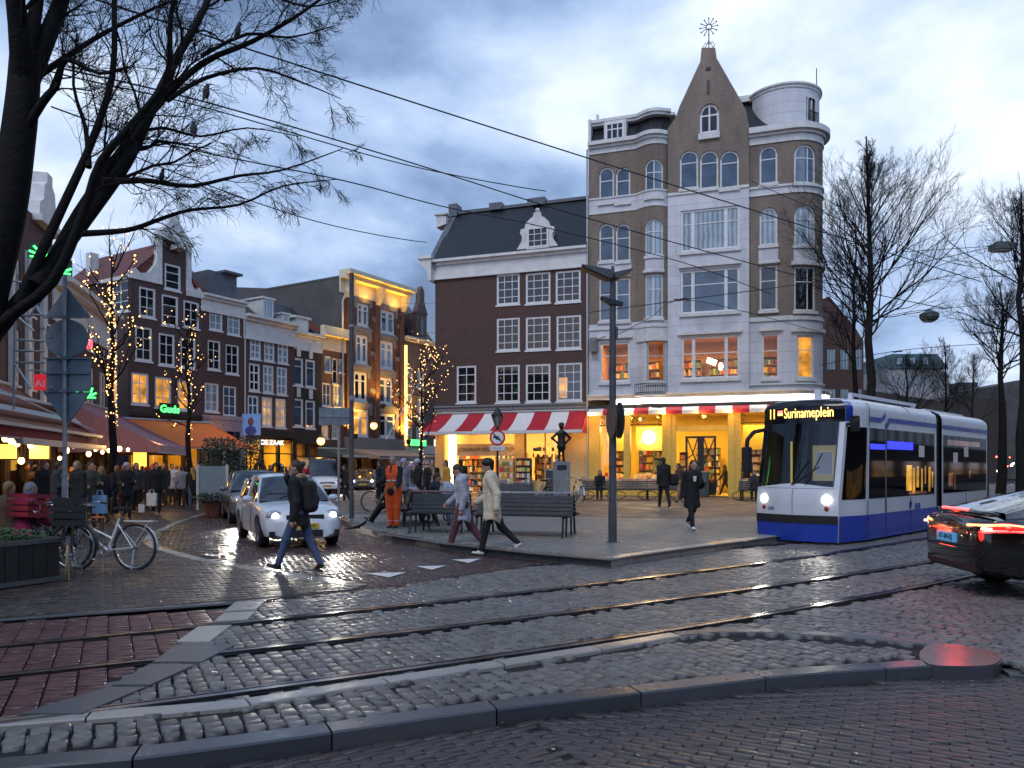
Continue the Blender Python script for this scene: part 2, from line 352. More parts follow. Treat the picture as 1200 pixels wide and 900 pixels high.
def stones(name, cx, cy, ang, hw, hl, z, mat, jit=.012, hj=.003, tilt=.012, inset=.008, depth=.05):
 """one mesh of small bevelled paving stones, each an island: centre, angle, half width and half length per stone"""
 n = len(cx); r = RNG
 sx = np.array([-1, 1, 1, -1]); sy = np.array([-1, -1, 1, 1]); ca, sa = np.cos(ang), np.sin(ang)
 V = np.zeros((n, 8, 3)); zt = z + r.normal(0, hj, n); tx = r.normal(0, tilt, n); ty = r.normal(0, tilt, n)
 for k in range(4):
  jx = r.uniform(-jit, jit, n); jy = r.uniform(-jit, jit, n)
  for lay in (0, 1):
   q = inset if lay else 0
   a = sx[k] * (hw - q) + jx; b = sy[k] * (hl - q) + jy
   V[:, lay * 4 + k, 0] = cx + a * ca - b * sa; V[:, lay * 4 + k, 1] = cy + a * sa + b * ca
   V[:, lay * 4 + k, 2] = (zt + a * tx + b * ty) if lay else z - depth * .35 if False else (zt + a * tx + b * ty if lay else z - depth)
 # a mid ring gives the worn, rounded shoulder
 mid = V[:, :4].copy(); mid[:, :, 2] = V[:, 4:, 2] - inset * .7
 V = np.concatenate([V[:, :4], mid, V[:, 4:]], 1)
 base = (np.arange(n) * 12)[:, None, None]
 f = [(8, 9, 10, 11)] + [(a + k, a + (k + 1) % 4, b + (k + 1) % 4, b + k) for a, b in ((0, 4), (4, 8)) for k in range(4)]
 F = (base + np.array(f)[None]).reshape(-1, 4)
 o = link(name, npmesh(name, V.reshape(-1, 3), F), mat, None, False); return struct(o)
# --- rails: curves fitted to the four rails in the photograph
RL = [[(2.08, 13.85), (4.1, 15.0), (6.24, 16.55)], [(-4.59, 6.89), (-2.84, 7.83), (-1.47, 8.83), (3.39, 12.2), (5.65, 14.1)],
      [(-3.9, 5.85), (-2.5, 6.67), (-1.24, 7.46), (2.7, 9.73), (7.13, 13.1)], [(-3.18, 4.77), (-2.03, 5.41), (-1.02, 6.1), (2.21, 7.96), (3.62, 8.89), (6.67, 11.3)]]
def rail_curve(pts, x0, x1=26):
 c = np.polyfit([p[0] for p in pts], [p[1] for p in pts], 2 if len(pts) > 3 else 1); xe = 7.2
 out = []
 for x in np.arange(x0, x1, .4):
  if x <= xe and x >= -5: y = np.polyval(c, x)
  elif x < -5: y = np.polyval(c, -5) + np.polyval(np.polyder(c), -5) * (x + 5)
  else: y = np.polyval(c, xe) + np.polyval(np.polyder(c), xe) * (x - xe) * 1.0 + .012 * (x - xe) ** 2
  out.append((float(x), float(y)))
 return out
RAILS = [rail_curve(RL[0], 2.1), rail_curve(RL[1], -14), rail_curve(RL[2], -14), rail_curve(RL[3], -14)]
m_steel = M('rail_steel', (.30, .30, .32), .22, 1, var=.2, scale=3); m_groove = M('rail_groove', (.015, .014, .013), .6)
for k, pl in enumerate(RAILS):
 mb = MB()
 def off(pl, d):
  o = []
  for i, p in enumerate(pl):
   a = pl[max(i - 1, 0)]; b = pl[min(i + 1, len(pl) - 1)]; t = Vector((b[0] - a[0], b[1] - a[1], 0)).normalized(); o.append((p[0] - t.y * d, p[1] + t.x * d))
  return o
 for d0, d1, z, m in ((-.03, .03, .008, 0), (.03, .065, -.03, 1), (.065, .085, .006, 0), (-.042, -.03, -.02, 1)):
  A, B = off(pl, d0), off(pl, d1)
  for i in range(len(pl) - 1): mb.quad((*A[i], z), (*A[i + 1], z), (*B[i + 1], z), (*B[i], z), m)
 for d, za, zb in ((.03, -.03, .008), (.065, -.03, .006), (-.03, -.02, .008)):
  A = off(pl, d)
  for i in range(len(pl) - 1): mb.quad((*A[i], za), (*A[i + 1], za), (*A[i + 1], zb), (*A[i], zb), 1 if za < -.025 else 0)
 struct(mb.build('tram_rail', [m_steel, m_groove]))
# --- sheets
m_street = M_brick('street_brick', (.020, .014, .014), (.036, .024, .022), (.007, .007, .007), .2, .07, .34, bump=.5, ground=True, lowrough=.1)
m_bed = M('joint_sand', (.007, .0065, .006), .8, var=.3, scale=20)
flat('ground', [(-900, -60), (900, -60), (900, 1600), (-900, 1600)], -.17, M('ground_earth', (.03, .028, .028), .6, bump=.3, bscale=4))
EDGE_TOP = [(300, 705), (450, 689), (620, 664), (735, 655), (905, 632), (1000, 619), (1200, 597), (1500, 583)]
KERB_IN = [(1150, 768), (1110, 757), (1000, 748), (870, 741), (840, 742), (690, 765), (450, 803), (270, 832), (20, 845)]
m_road = M_brick('road_brick', (.030, .018, .018), (.050, .028, .026), (.010, .009, .009), .2, .065, .42, bump=.45, ground=True, grime=.4, lowrough=.12)
flat('road', [(-60, 6.0), G(300, 705), *[G(u, v) for u, v in EDGE_TOP[1:]], (60, 75), (-60, 75)], -.012, m_road)
flat('tram_bed', [*[(p[0], p[1] + .05) for p in gp([(-420, 945), (-120, 918), (0, 902), (170, 888), (360, 863), (560, 834), (780, 809), (920, 792), (1080, 781), (1178, 776), (1330, 787)])], (40, 9), (40, 32), (22, 32), *[tuple(G(u, v)[:2]) for u, v in EDGE_TOP[::-1][1:]], G(270, 708)[:2], (-7.0, 5.9), (-16, 2.2)], -.034, m_bed)
BAND = [(262, 596), (215, 611), (183, 626), (178, 635), (190, 642), (240, 655), (330, 671), (432, 686)]
flat('pavement', [(-60, 6), tuple(G(0, 728)[:2]), tuple(G(270, 708)[:2]), tuple(G(300, 704)[:2]), tuple(G(432, 687)[:2]), *[tuple(G(u, v)[:2]) for u, v in BAND[::-1][1:]], tuple(G(330, 583)[:2]), (-24, 70), (-60, 70)], -.004,
     M_brick('pavement_brick', (.026, .019, .016), (.042, .030, .025), (.010, .009, .008), .2, .1, .55, bump=.5, ground=True, grime=.4, lowrough=.28))
def band(name, pl, wid, z, h, mat, seg=1.0, gap=.012, taper=None):
 """a row of long kerb stones along a ground line: one mesh, small joints between the stones"""
 pts = [Vector((p[0], p[1], 0)) for p in pl]; L = [0]
 for a, b in zip(pts[:-1], pts[1:]): L.append(L[-1] + (b - a).length)
 def at(s):
  s = min(max(s, 0), L[-1])
  for i in range(len(pts) - 1):
   if s <= L[i + 1] + 1e-9: t = (s - L[i]) / max(1e-9, L[i + 1] - L[i]); return pts[i].lerp(pts[i + 1], t)
  return pts[-1]
 mb = MB(); n = max(1, int(L[-1] / seg))
 for i in range(n):
  s0, s1 = L[-1] * i / n + gap / 2, L[-1] * (i + 1) / n - gap / 2; k = max(1, int((s1 - s0) / .35)); A = []; B = []; dz = random.uniform(-.003, .003)
  for j in range(k + 1):
   s = s0 + (s1 - s0) * j / k; p = at(s); t = (at(s + .05) - at(s - .05)).normalized(); nn = Vector((-t.y, t.x, 0)); A.append(p); B.append(p + nn * wid)
  c = .012
  for j in range(k):
   a0, a1, b0, b1 = A[j], A[j + 1], B[j], B[j + 1]; ia0, ia1, ib0, ib1 = [x.lerp(y, c / abs(wid)) for x, y in ((a0, b0), (a1, b1), (b0, a0), (b1, a1))]
   def q(p, zz): return (p.x, p.y, zz)
   mb.quad(q(ia0, z + dz), q(ia1, z + dz), q(ib1, z + dz), q(ib0, z + dz)); mb.quad(q(a0, z + dz - c), q(a1, z + dz - c), q(ia1, z + dz), q(ia0, z + dz)); mb.quad(q(ib0, z + dz), q(ib1, z + dz), q(b1, z + dz - c), q(b0, z + dz - c))
   mb.quad(q(a0, z - h), q(a1, z - h), q(a1, z + dz - c), q(a0, z + dz - c)); mb.quad(q(b0, z + dz - c), q(b1, z + dz - c), q(b1, z - h), q(b0, z - h))
  for p0, p1 in ((A[0], B[0]), (A[-1], B[-1])): mb.quad((p0.x, p0.y, z - h), (p1.x, p1.y, z - h), (p1.x, p1.y, z + dz - c), (p0.x, p0.y, z + dz - c))
 me = mb.mesh(name); bm = bmesh.new(); bm.from_mesh(me); bmesh.ops.remove_doubles(bm, verts=bm.verts, dist=.0003); bmesh.ops.recalc_face_normals(bm, faces=bm.faces); bm.to_mesh(me); bm.free()
 return struct(link(name, me, mat))
m_kerb = M_stone('kerb_granite', [(.04, .045, .055), (.06, .065, .075), (.09, .092, .10)], .14, .45, .25, 60)
m_kerbl = M_stone('kerb_light', [(.24, .23, .21), (.34, .32, .29)], .10, .45, .25, 60)
band('kerb', gp(BAND), -.20, .010, .06, m_kerbl, 1.1)
KF = [(-120, 918), (0, 902), (170, 888), (360, 863), (560, 834), (780, 809), (920, 792), (1080, 781), (1150, 779), (1170, 775)]
kf = gp(KF); band('kerb', kf, .20, .006, .16, m_kerb, .98)
ki = gp([(-120, 862), (20, 848), (270, 830), (450, 801), (690, 764), (800, 745)]); band('kerb', ki, .17, .004, .06, m_kerbl, 1.0)
kt = gp([(800, 745), (840, 741), (870, 740), (1000, 747), (1100, 756)]); band('kerb', kt, .17, .004, .06, m_kerb, .9)
mb = MB()
tipc = [G(u, v) for u, v in ((1075, 767), (1085, 756), (1110, 755), (1145, 760), (1170, 766), (1177, 773), (1168, 781), (1140, 783), (1085, 782))]
for _ in range(3): tipc = [q for a, b in zip(tipc, tipc[1:] + tipc[:1]) for q in (a.lerp(b, .22), a.lerp(b, .78))]
mb.prism([(p.x, p.y) for p in tipc], -.16, .012, 'z'); struct(mb.build('kerb', m_kerb, weld=True, bevel=.012))
band('kerb', gp([(1182, 781), (1240, 784), (1330, 790)]), .20, -.06, .10, m_kerb, .9)
for q, lt in (([(20, 838), (96, 838), (172, 806), (128, 806)], 0), ([(130, 804), (176, 804), (232, 779), (175, 779)], 0), ([(178, 777), (236, 777), (275, 757), (205, 757)], 0), ([(206, 753), (246, 753), (272, 733), (232, 735)], 1), ([(250, 729), (290, 727), (300, 717), (262, 719)], 1), ([(262, 717), (300, 715), (312, 704), (276, 706)], 1)):
 pts = gp(q); mb = MB(); mb.prism([(p.x, p.y) for p in pts], -.03, .010, 'z'); struct(mb.build('flagstone', m_kerbl if lt else m_kerb, weld=True, bevel=.006))
band('kerb', gp([(-60, 733), (0, 727), (140, 716), (268, 707)]), .10, .004, .04, m_kerb, .9)
# --- setts of the tram bed as real stones
def curvi():
 C = np.array(RAILS[2]); d = np.gradient(C, axis=0); L = np.concatenate([[0], np.cumsum(np.hypot(*np.diff(C, axis=0).T))]); return C, d, L
C_, d_, L_ = curvi()
def sett_field(name, poly, w, l, mat, zz=0.0, t0=-4, t1=9, s0=6, s1=36, alongrow=False, **kw):
 cx = []; cy = []; an = []; hl = []; hw = []
 for i, s in enumerate(np.arange(s0, s1, w)):
  x = np.interp(s, L_, C_[:, 0]); y = np.interp(s, L_, C_[:, 1]); tx = np.interp(s, L_, d_[:, 0]); ty = np.interp(s, L_, d_[:, 1]); a = math.atan2(ty, tx)
  t = t0 + random.uniform(0, l)
  while t < t1:
   ll = l * random.uniform(.8, 1.25); cx.append(x - math.sin(a) * (t + ll / 2)); cy.append(y + math.cos(a) * (t + ll / 2)); an.append(a + random.gauss(0, .02)); hl.append(ll / 2 - .008); hw.append(w / 2 - .007); t += ll
 cx, cy, an, hl, hw = map(np.array, (cx, cy, an, hl, hw)); keep = inpoly(cx, cy, poly)
 for r_ in RAILS: keep &= seg_dist(cx, cy, r_) > .075 + hl * .75
 return stones(name, cx[keep], cy[keep], an[keep], hw[keep], hl[keep], zz, mat, **kw)
m_sett = M_stone('granite_sett', [(.045, .045, .050), (.10, .095, .09), (.155, .15, .145), (.11, .10, .093), (.21, .205, .195)], .30, .62, .8, 40)
sett_poly = [p[:2] for p in gp([(60, 838), (310, 706), *EDGE_TOP[1:-1]])] + [(27, 34), (26, 9), (13, 6.0)] + [tuple(G(1330, 790)[:2])] + [p[:2] for p in gp([(1200, 783), (1180, 772), *KERB_IN])]
sett_field('granite_setts', sett_poly, .112, .145, m_sett, -.002, -12, 8.5, 6, 40)
isl = [p[:2] for p in gp([(-100, 876), (-100, 862), (20, 850), (270, 836), (450, 808), (690, 771), (800, 753), (870, 748), (1000, 755), (1075, 763), (1072, 768), (920, 780), (780, 797), (560, 819), (360, 846), (170, 870)])]
sett_field('granite_setts', isl, .115, .125, m_sett, 0.0, -4, 3, 2, 30)
red_poly = [p[:2] for p in gp([(290, 712), (60, 836), (-40, 848), (-420, 880), (-420, 760), (0, 729.5)])]
m_redb = M_stone('red_clay_brick', [(.050, .018, .018), (.075, .026, .024), (.10, .036, .032)], .24, .55, .5, 50)
sett_field('red_bricks', red_poly, .20, .10, m_redb, -.002, -3, 5, 0, 18, jit=.003, hj=.002, tilt=.008, inset=.008)
# --- foreground brick street, 0.12 m lower
ZF = -.09
flat('street', [(-30, -4), (30, -4), (30, 9), *[(p[0], p[1] + .1) for p in kf[::-1]], (-30, 3.4)], ZF - .016, m_bed)
def brick_rows(poly, ang, bw, bl, bond=.5):
 ca, sa = math.cos(ang), math.sin(ang); xs = []; ys = []; a = []
 for i in range(-120, 120):
  o = (i % 2) * bl * bond + random.uniform(-.004, .004)
  for j in range(-60, 60): x, y = j * bl + o, i * bw; xs.append(x * ca - y * sa); ys.append(6 + x * sa + y * ca); a.append(ang + random.gauss(0, .008))
 xs, ys, a = map(np.array, (xs, ys, a)); k = inpoly(xs, ys, poly); return xs[k], ys[k], a[k]
m_fb = M_stone('dark_clay_brick', [(.030, .025, .027), (.046, .037, .037), (.062, .046, .045), (.05, .045, .046)], .22, .5, .5, 60)
fg = [(p[0], p[1] - .03) for p in kf] + [tuple(G(1330, 793)[:2]), (11, 7.4), (11, 3), (-4, 3)]
x1, y1, a1 = brick_rows(fg, R(-28), .068, .205)
split = x1 * .94 + (y1 - 4.6) * .3 > .28
x2, y2, a2 = brick_rows(fg, R(34), .068, .205); k2 = ~(x2 * .94 + (y2 - 4.6) * .3 > .28)
X, Y, A = [np.concatenate(q) for q in ((x1[split], x2[k2]), (y1[split], y2[k2]), (a1[split], a2[k2]))]
stones('street_bricks', X, Y, A, np.full(len(X), .0985), np.full(len(X), .0305), ZF, m_fb, jit=.002, hj=.0022, tilt=.012, inset=.006, depth=.03)
# --- the raised square
PL_EDGE = [(411, 575), (396, 582), (388, 590), (392, 603), (412, 615), (450, 626), (520, 637), (620, 648), (716, 656), (737, 652), (800, 643), (905, 629), (1000, 616), (1200, 596), (1500, 583)]
PZ = .12; pe = [G(u, v, PZ) for u, v in PL_EDGE]
flat('square', [p[:2] for p in pe] + [(80, 45), (40, 70), (-7, 70), (-6, 52)], PZ - .002, M_brick('square_brick', (.095, .076, .068), (.14, .11, .097), (.04, .036, .032), .2, .1, .75, bump=.4, ground=True, grime=.3, lowrough=.45))
edge2 = [G(u, v - 0, PZ) for u, v in ((392, 604), (450, 627), (520, 638), (620, 649), (714, 657), (737, 653), (800, 644), (905, 630), (1000, 617))] + [G(u, v, PZ) for u, v in ((1000, 605), (880, 606), (760, 609), (690, 606), (560, 604), (480, 596), (430, 588), (402, 588))]
flat('square', [p[:2] for p in edge2], PZ + .003, M_brick('square_sett', (.10, .105, .10), (.155, .155, .145), (.035, .035, .033), .12, .12, .7, ms=.02, bump=.6, ground=True, grime=.3, lowrough=.40))
band('kerb', [p[:2] + () if False else (p.x, p.y) for p in [G(u, v, PZ) for u, v in PL_EDGE[:9]]], .14, PZ + .012, .16, M_stone('kerb_dark', [(.07, .07, .075), (.11, .11, .11)], .15, .45, .2, 60), 1.0)
band('kerb', [(p.x, p.y) for p in [G(u, v, PZ) for u, v in PL_EDGE[8:]]], .22, PZ + .012, .16, m_kerbl, 1.1)
m_white = M('road_paint', (.62, .62, .60), .5, var=.25, scale=30)
for q in ([(427, 672), (476, 671), (456, 677)], [(488, 664), (523, 663), (506, 668)], [(529, 656), (563, 655), (549, 660)]):
 flat('yield_marking', [p[:2] for p in gp(q)], .006, m_white)
# --- real stones on the near strip of the square and on the left pavement and road
def grid_stones(name, poly, ang, bw, bl, z, mat, **k):
 xs_ = [p[0] for p in poly]; ys_ = [p[1] for p in poly]; cx, cy = (min(xs_) + max(xs_)) / 2, (min(ys_) + max(ys_)) / 2; rad = max(max(xs_) - min(xs_), max(ys_) - min(ys_)) * .75; ca, sa = math.cos(ang), math.sin(ang)
 i = np.arange(-int(rad / bw), int(rad / bw)); j = np.arange(-int(rad / bl), int(rad / bl)); I, J = np.meshgrid(i, j, indexing='ij'); x = (J * bl + (I % 2) * bl / 2).ravel() + RNG.normal(0, .003, I.size); y = (I * bw).ravel(); X = cx + x * ca - y * sa; Y = cy + x * sa + y * ca; q = inpoly(X, Y, poly) & (Y < 24)
 n = int(q.sum()); stones(name, X[q], Y[q], np.full(n, ang) + RNG.normal(0, .01, n), np.full(n, bl / 2 - .004), np.full(n, bw / 2 - .004), z, mat, **k)
grid_stones('square_setts', [(p.x, p.y) for p in [G(u, v, PZ) for u, v in ((396, 603), (450, 624), (520, 635), (620, 646), (714, 653), (737, 649), (800, 641), (905, 627), (990, 617), (990, 606), (880, 606), (760, 609), (690, 606), (560, 604), (480, 596), (430, 590), (404, 590))]], R(-20), .115, .125, PZ + .012, M_stone('square_sett_stone', [(.11, .12, .115), (.165, .17, .16), (.22, .22, .20)], .34, .62, .5, 45), jit=.005, hj=.002, tilt=.012, inset=.009, depth=.02)
grid_stones('pavement_bricks', [tuple(G(u, v)[:2]) for u, v in ((-200, 738), (0, 723), (268, 704), (300, 701), (428, 689), (330, 674), (240, 658), (188, 645), (174, 636), (180, 624), (212, 609), (60, 609), (-500, 640))], R(28), .10, .20, .004, M_stone('brown_clay_brick', [(.026, .019, .016), (.042, .030, .025), (.058, .042, .034)], .28, .6, .5, 45), jit=.002, hj=.002, tilt=.012, inset=.006, depth=.02)
grid_stones('road_bricks', [tuple(G(u, v)[:2]) for u, v in ((304, 701), (436, 688), (618, 661), (722, 655), (620, 651), (520, 640), (450, 629), (404, 614), (385, 598), (262, 600), (218, 614), (186, 628), (184, 634), (196, 640), (245, 652), (335, 668), (445, 684))], R(-32), .075, .205, -.004, M_stone('red_road_brick', [(.034, .019, .018), (.050, .027, .025), (.066, .036, .032)], .12, .42, .5, 45), jit=.002, hj=.0015, tilt=.010, inset=.005, depth=.02)
rl = random.Random(8); mb = MB()
for i in range(70):
 c = Vector((rl.uniform(-3.2, 5.5), rl.uniform(4.2, 6.6), ZF + .006)); a = rl.uniform(0, 6.3); l = rl.uniform(.006, .02); d = Vector((math.cos(a), math.sin(a), rl.uniform(0, .3))) * l; n = Vector((-d.y, d.x, 0)) * rl.uniform(.4, .8); mb.add([c - d, c + n, c + d, c - n], [(0, 1, 2, 3)])
o = mb.build('litter', M('litter_pale', (.38, .36, .33), .7, var=.4, scale=3)); o['kind'] = 'stuff'
# ================================================================== BUILDINGS
class Fac:
 """a facade seen in the photograph: local x runs along it to the right, y into the building, z up"""
 def __init__(s, origin, e, base=0.0, curve=None, smax=30):
  s.o = Vector((origin[0], origin[1], base)); s.e = Vector((e[0], e[1])).normalized(); s.rot = math.atan2(s.e.y, s.e.x); s.curve = curve; s.base = base
  if curve:
   ss = np.linspace(-1, smax, 700); pts = [s.world(*curve(q, 0)) for q in ss]; uu = np.array([p[0] / p[1] for p in pts]); k = int(np.argmax(uu)) + 1; s.ss, s.uu, s.dd = ss[:k], uu[:k], np.array([p[1] for p in pts])[:k]
 def world(s, lx, ly): return (s.o.x + s.e.x * lx - s.e.y * ly, s.o.y + s.e.y * lx + s.e.x * ly)
 def s_of(s, u):
  k = (u - 600) / FPX
  if s.curve: return float(np.interp(k, s.uu, s.ss))
  return (k * s.o.y - s.o.x) / (s.e.x - k * s.e.y)
 def dep(s, u):
  if s.curve: return float(np.interp((u - 600) / FPX, s.uu, s.dd))
  return s.o.y + s.e.y * s.s_of(u)
 def z_of(s, u, v): return CH - (v - HOR) / FPX * s.dep(u) - s.base
 def px(s, u, v): return s.s_of(u), s.z_of(u, v)
 def rect(s, u0, v0, u1, v1):
  uc = (u0 + u1) / 2; return s.s_of(u0), s.s_of(u1), s.z_of(uc, v1), s.z_of(uc, v0)
 def empty(s, name, label, cat, group=None): return thing(name, label, cat, s.o, s.rot, group)
def wall_grid(mb, x0, x1, z0, z1, holes, y=0, depth=.22, m=0, mr=None):
 mr = m if mr is None else mr
 xs = sorted({x0, x1, *[min(max(h[i], x0), x1) for h in holes for i in (0, 1)]}); zs = sorted({z0, z1, *[min(max(h[i], z0), z1) for h in holes for i in (2, 3)]})
 if mb.dx:
  q = []
  for a, b in zip(xs[:-1], xs[1:]): n = max(1, int(math.ceil((b - a) / mb.dx))); q += [a + (b - a) * i / n for i in range(n)]
  xs = q + [xs[-1]]
 for a, b in zip(xs[:-1], xs[1:]):
  for c, d in zip(zs[:-1], zs[1:]):
   cx, cz = (a + b) / 2, (c + d) / 2
   if any(h[0] < cx < h[1] and h[2] < cz < h[3] for h in holes): continue
   mb.quad((a, y, c), (b, y, c), (b, y, d), (a, y, d), m)
 for h in holes:
  hx = [x for x in xs if h[0] - 1e-6 <= x <= h[1] + 1e-6]
  for a, b in zip(hx[:-1], hx[1:]):
   mb.quad((a, y, h[2]), (a, y + depth, h[2]), (b, y + depth, h[2]), (b, y, h[2]), mr); mb.quad((a, y, h[3]), (b, y, h[3]), (b, y + depth, h[3]), (a, y + depth, h[3]), mr)
  mb.quad((h[0], y, h[2]), (h[0], y, h[3]), (h[0], y + depth, h[3]), (h[0], y + depth, h[2]), mr); mb.quad((h[1], y, h[2]), (h[1], y + depth, h[2]), (h[1], y + depth, h[3]), (h[1], y, h[3]), mr)
def arch_spandrel(mb, x0, x1, zt, rise, y=0, m=0, n=10, depth=.2):
 xc, hw = (x0 + x1) / 2, (x1 - x0) / 2
 pt = lambda i: (xc - hw * math.cos(math.pi * i / n), zt - rise + rise * math.sin(math.pi * i / n))
 for i in range(n):
  a, b = pt(i), pt(i + 1); mb.quad((a[0], y, a[1]), (b[0], y, b[1]), (b[0], y, zt), (a[0], y, zt), m); mb.quad((a[0], y, a[1]), (a[0], y + depth, a[1]), (b[0], y + depth, b[1]), (b[0], y, b[1]), m)
m_wf = M('window_paint', (.70, .70, .68), .45, var=.08); m_wfg = M('window_paint_grey', (.42, .43, .43), .45, var=.1); m_wfd = M('window_paint_dark', (.05, .05, .05), .4)
m_pd = M_pane('dark_room_glass', (.010, .012, .016)); m_pb = M_pane('drawn_blind_glass', (.055, .10, .15)); m_pc = M_pane('curtained_glass', (.26, .34, .39), folds=True)
m_pl = M_pane('lamp_lit_glass', (.12, .06, .02), (1.0, .42, .07), 1.5); m_po = M_pane('orange_lit_glass', (.3, .16, .05), (1.0, .40, .04), 1.3); m_pw = M_pane('curtain_lit_glass', (.35, .25, .16), (1.0, .52, .20), .8, folds=True)
m_glass = M_glass('clear_glass')
WIN_MAT = {'d': m_pd, 'b': m_pb, 'c': m_pc, 'l': m_pl, 'o': m_po, 'w': m_pw, 'g': m_glass}
def window(par, F, r, look='d', nx=2, nz=2, y=.12, fw=.07, mw=.035, fm=None, arch=0, warp=None, dx=None, sill=True, sillm=None, zbars=None, xbars=None, label=None, heavy=None):
 x0, x1, z0, z1 = r; mb = MB(warp, dx); fm = fm or m_wf; y0, y1 = y, y + .07
 mb.box(x0, x0 + fw, y0, y1, z0, z1); mb.box(x1 - fw, x1, y0, y1, z0, z1); mb.box(x0 + fw, x1 - fw, y0, y1, z0, z0 + fw)
 if not arch: mb.box(x0 + fw, x1 - fw, y0, y1, z1 - fw, z1)
 else:
  xc, hw = (x0 + x1) / 2, (x1 - x0) / 2; n = 10
  for i in range(n):
   a0, a1 = math.pi * i / n, math.pi * (i + 1) / n
   p = [(xc - (hw - q) * math.cos(a), z1 - arch + (arch - q) * math.sin(a)) for q in (0, fw) for a in (a0, a1)]
   mb.quad((p[0][0], y0, p[0][1]), (p[2][0], y0, p[2][1]), (p[3][0], y0, p[3][1]), (p[1][0], y0, p[1][1])); mb.quad((p[2][0], y0, p[2][1]), (p[2][0], y1, p[2][1]), (p[3][0], y1, p[3][1]), (p[3][0], y0, p[3][1]))
 top = z1 - (arch * .25 if arch else fw)
 for i, q in enumerate(xbars if xbars is not None else [k / nx for k in range(1, nx)]):
  x = x0 + (x1 - x0) * q; b = mw if not heavy or q not in heavy else fw * 1.5; mb.box(x - b / 2, x + b / 2, y0 + .008, y1 - .01, z0 + fw, top)
 for q in (zbars if zbars is not None else [k / nz for k in range(1, nz)]):
  z = z0 + (z1 - z0) * q; b = mw if not heavy or -q not in heavy else fw * .9; mb.box(x0 + fw, x1 - fw, y0 + .016, y1 - .014, z - b / 2, z + b / 2)
 w_ = mb.build('window', fm, par)
 if label: w_['label'] = label
 pb = MB(warp, dx); n = 1 if not dx else max(1, int(math.ceil((x1 - x0) / dx)))
 for i in range(n):
  a, b = x0 + (x1 - x0) * i / n, x0 + (x1 - x0) * (i + 1) / n; pb.quad((a, y + .04, z0), (b, y + .04, z0), (b, y + .04, z1), (a, y + .04, z1))
 pb.build('pane', WIN_MAT[look], w_)
 if sill:
  sb = MB(warp, dx); sb.box(x0 - .05, x1 + .05, -.05, y + .02, z0 - .09, z0 - .002); sb.build('sill', sillm or fm, w_)
 return w_
m_brk = M_brick('dark_red_brick', (.075, .030, .023), (.108, .042, .031), (.075, .06, .052), .21, .065, .85, grime=.3)
m_brk2 = M_brick('brown_brick', (.10, .046, .034), (.145, .066, .048), (.09, .072, .062), .21, .065, .85, grime=.3)
m_brk3 = M_brick('plum_brick', (.080, .036, .032), (.115, .050, .044), (.07, .06, .055), .21, .065, .85, grime=.3)
m_brk4 = M_brick('warm_red_brick', (.115, .038, .024), (.16, .056, .036), (.12, .08, .06), .21, .065, .85, grime=.25)
m_brkt = M_brick('umber_brick', (.19, .145, .11), (.245, .19, .145), (.21, .165, .13), .21, .065, .85, bump=.3, grime=.42)
m_ren = M_brick('white_render', (.58, .58, .60), (.63, .63, .65), (.46, .46, .48), 9.0, .52, .7, ms=.018, bump=.5, grime=.26)
m_wst = M('white_stone', (.62, .61, .58), .6, var=.12, scale=3, bump=.1); m_wood = M('white_cornice', (.66, .65, .62), .5, var=.1, scale=2)
m_bst = M('grey_stone', (.19, .19, .19), .7, var=.15, scale=4, bump=.2)
m_tile = M_brick('black_roof_tile', (.012, .013, .015), (.020, .021, .024), (.004, .004, .005), .24, .27, .42, ms=.03, bump=1.0, grime=.3, lowrough=.3)
m_tiler = M_brick('red_roof_tile', (.17, .035, .020), (.24, .055, .030), (.05, .015, .01), .24, .24, .6, ms=.03, bump=1.0, grime=.3)
m_lead = M('lead', (.10, .11, .13), .5, var=.2, scale=3); m_dk = M('dark_paint', (.018, .018, .02), .45); m_iron = M('black_iron', (.012, .012, .013), .45)
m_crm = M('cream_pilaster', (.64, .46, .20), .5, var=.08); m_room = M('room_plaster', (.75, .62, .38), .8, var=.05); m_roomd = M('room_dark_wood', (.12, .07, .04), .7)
m_red = M('awning_red', (.42, .012, .024), .75, var=.08); m_wht = M('awning_white', (.70, .66, .62), .75, var=.06)
BOOKS = [M('book_' + n, c, .6, var=.25, scale=9) for n, c in (('red', (.55, .06, .04)), ('cream', (.75, .62, .42)), ('orange', (.75, .28, .05)), ('blue', (.10, .18, .40)), ('white', (.8, .76, .68)), ('brown', (.28, .14, .07)), ('yellow', (.8, .58, .08)), ('green', (.12, .30, .14)))]
def cornice(mb, x0, x1, z, steps, m=0, y=0):
 for (dz0, dz1, pr) in steps: mb.box(x0 - .0, x1 + .0, y - pr, y + .02, z + dz0, z + dz1, m)
def area(name, loc, size, energy, col, rot=(0, 0, 0), par=None, sy=None):
 l = bpy.data.lights.new(name, 'AREA'); l.shape = 'RECTANGLE'; l.size = size; l.size_y = sy or size; l.energy = energy; l.color = col
 o = bpy.data.objects.new(name, l); COL.objects.link(o); o.location = loc; o.rotation_euler = rot
 if par: o.parent = par
 return o
def pointl(name, loc, energy, col, r=.1, par=None):
 l = bpy.data.lights.new(name, 'POINT'); l.energy = energy; l.color = col; l.shadow_soft_size = r; o = bpy.data.objects.new(name, l); COL.objects.link(o); o.location = loc
 if par: o.parent = par
 return o
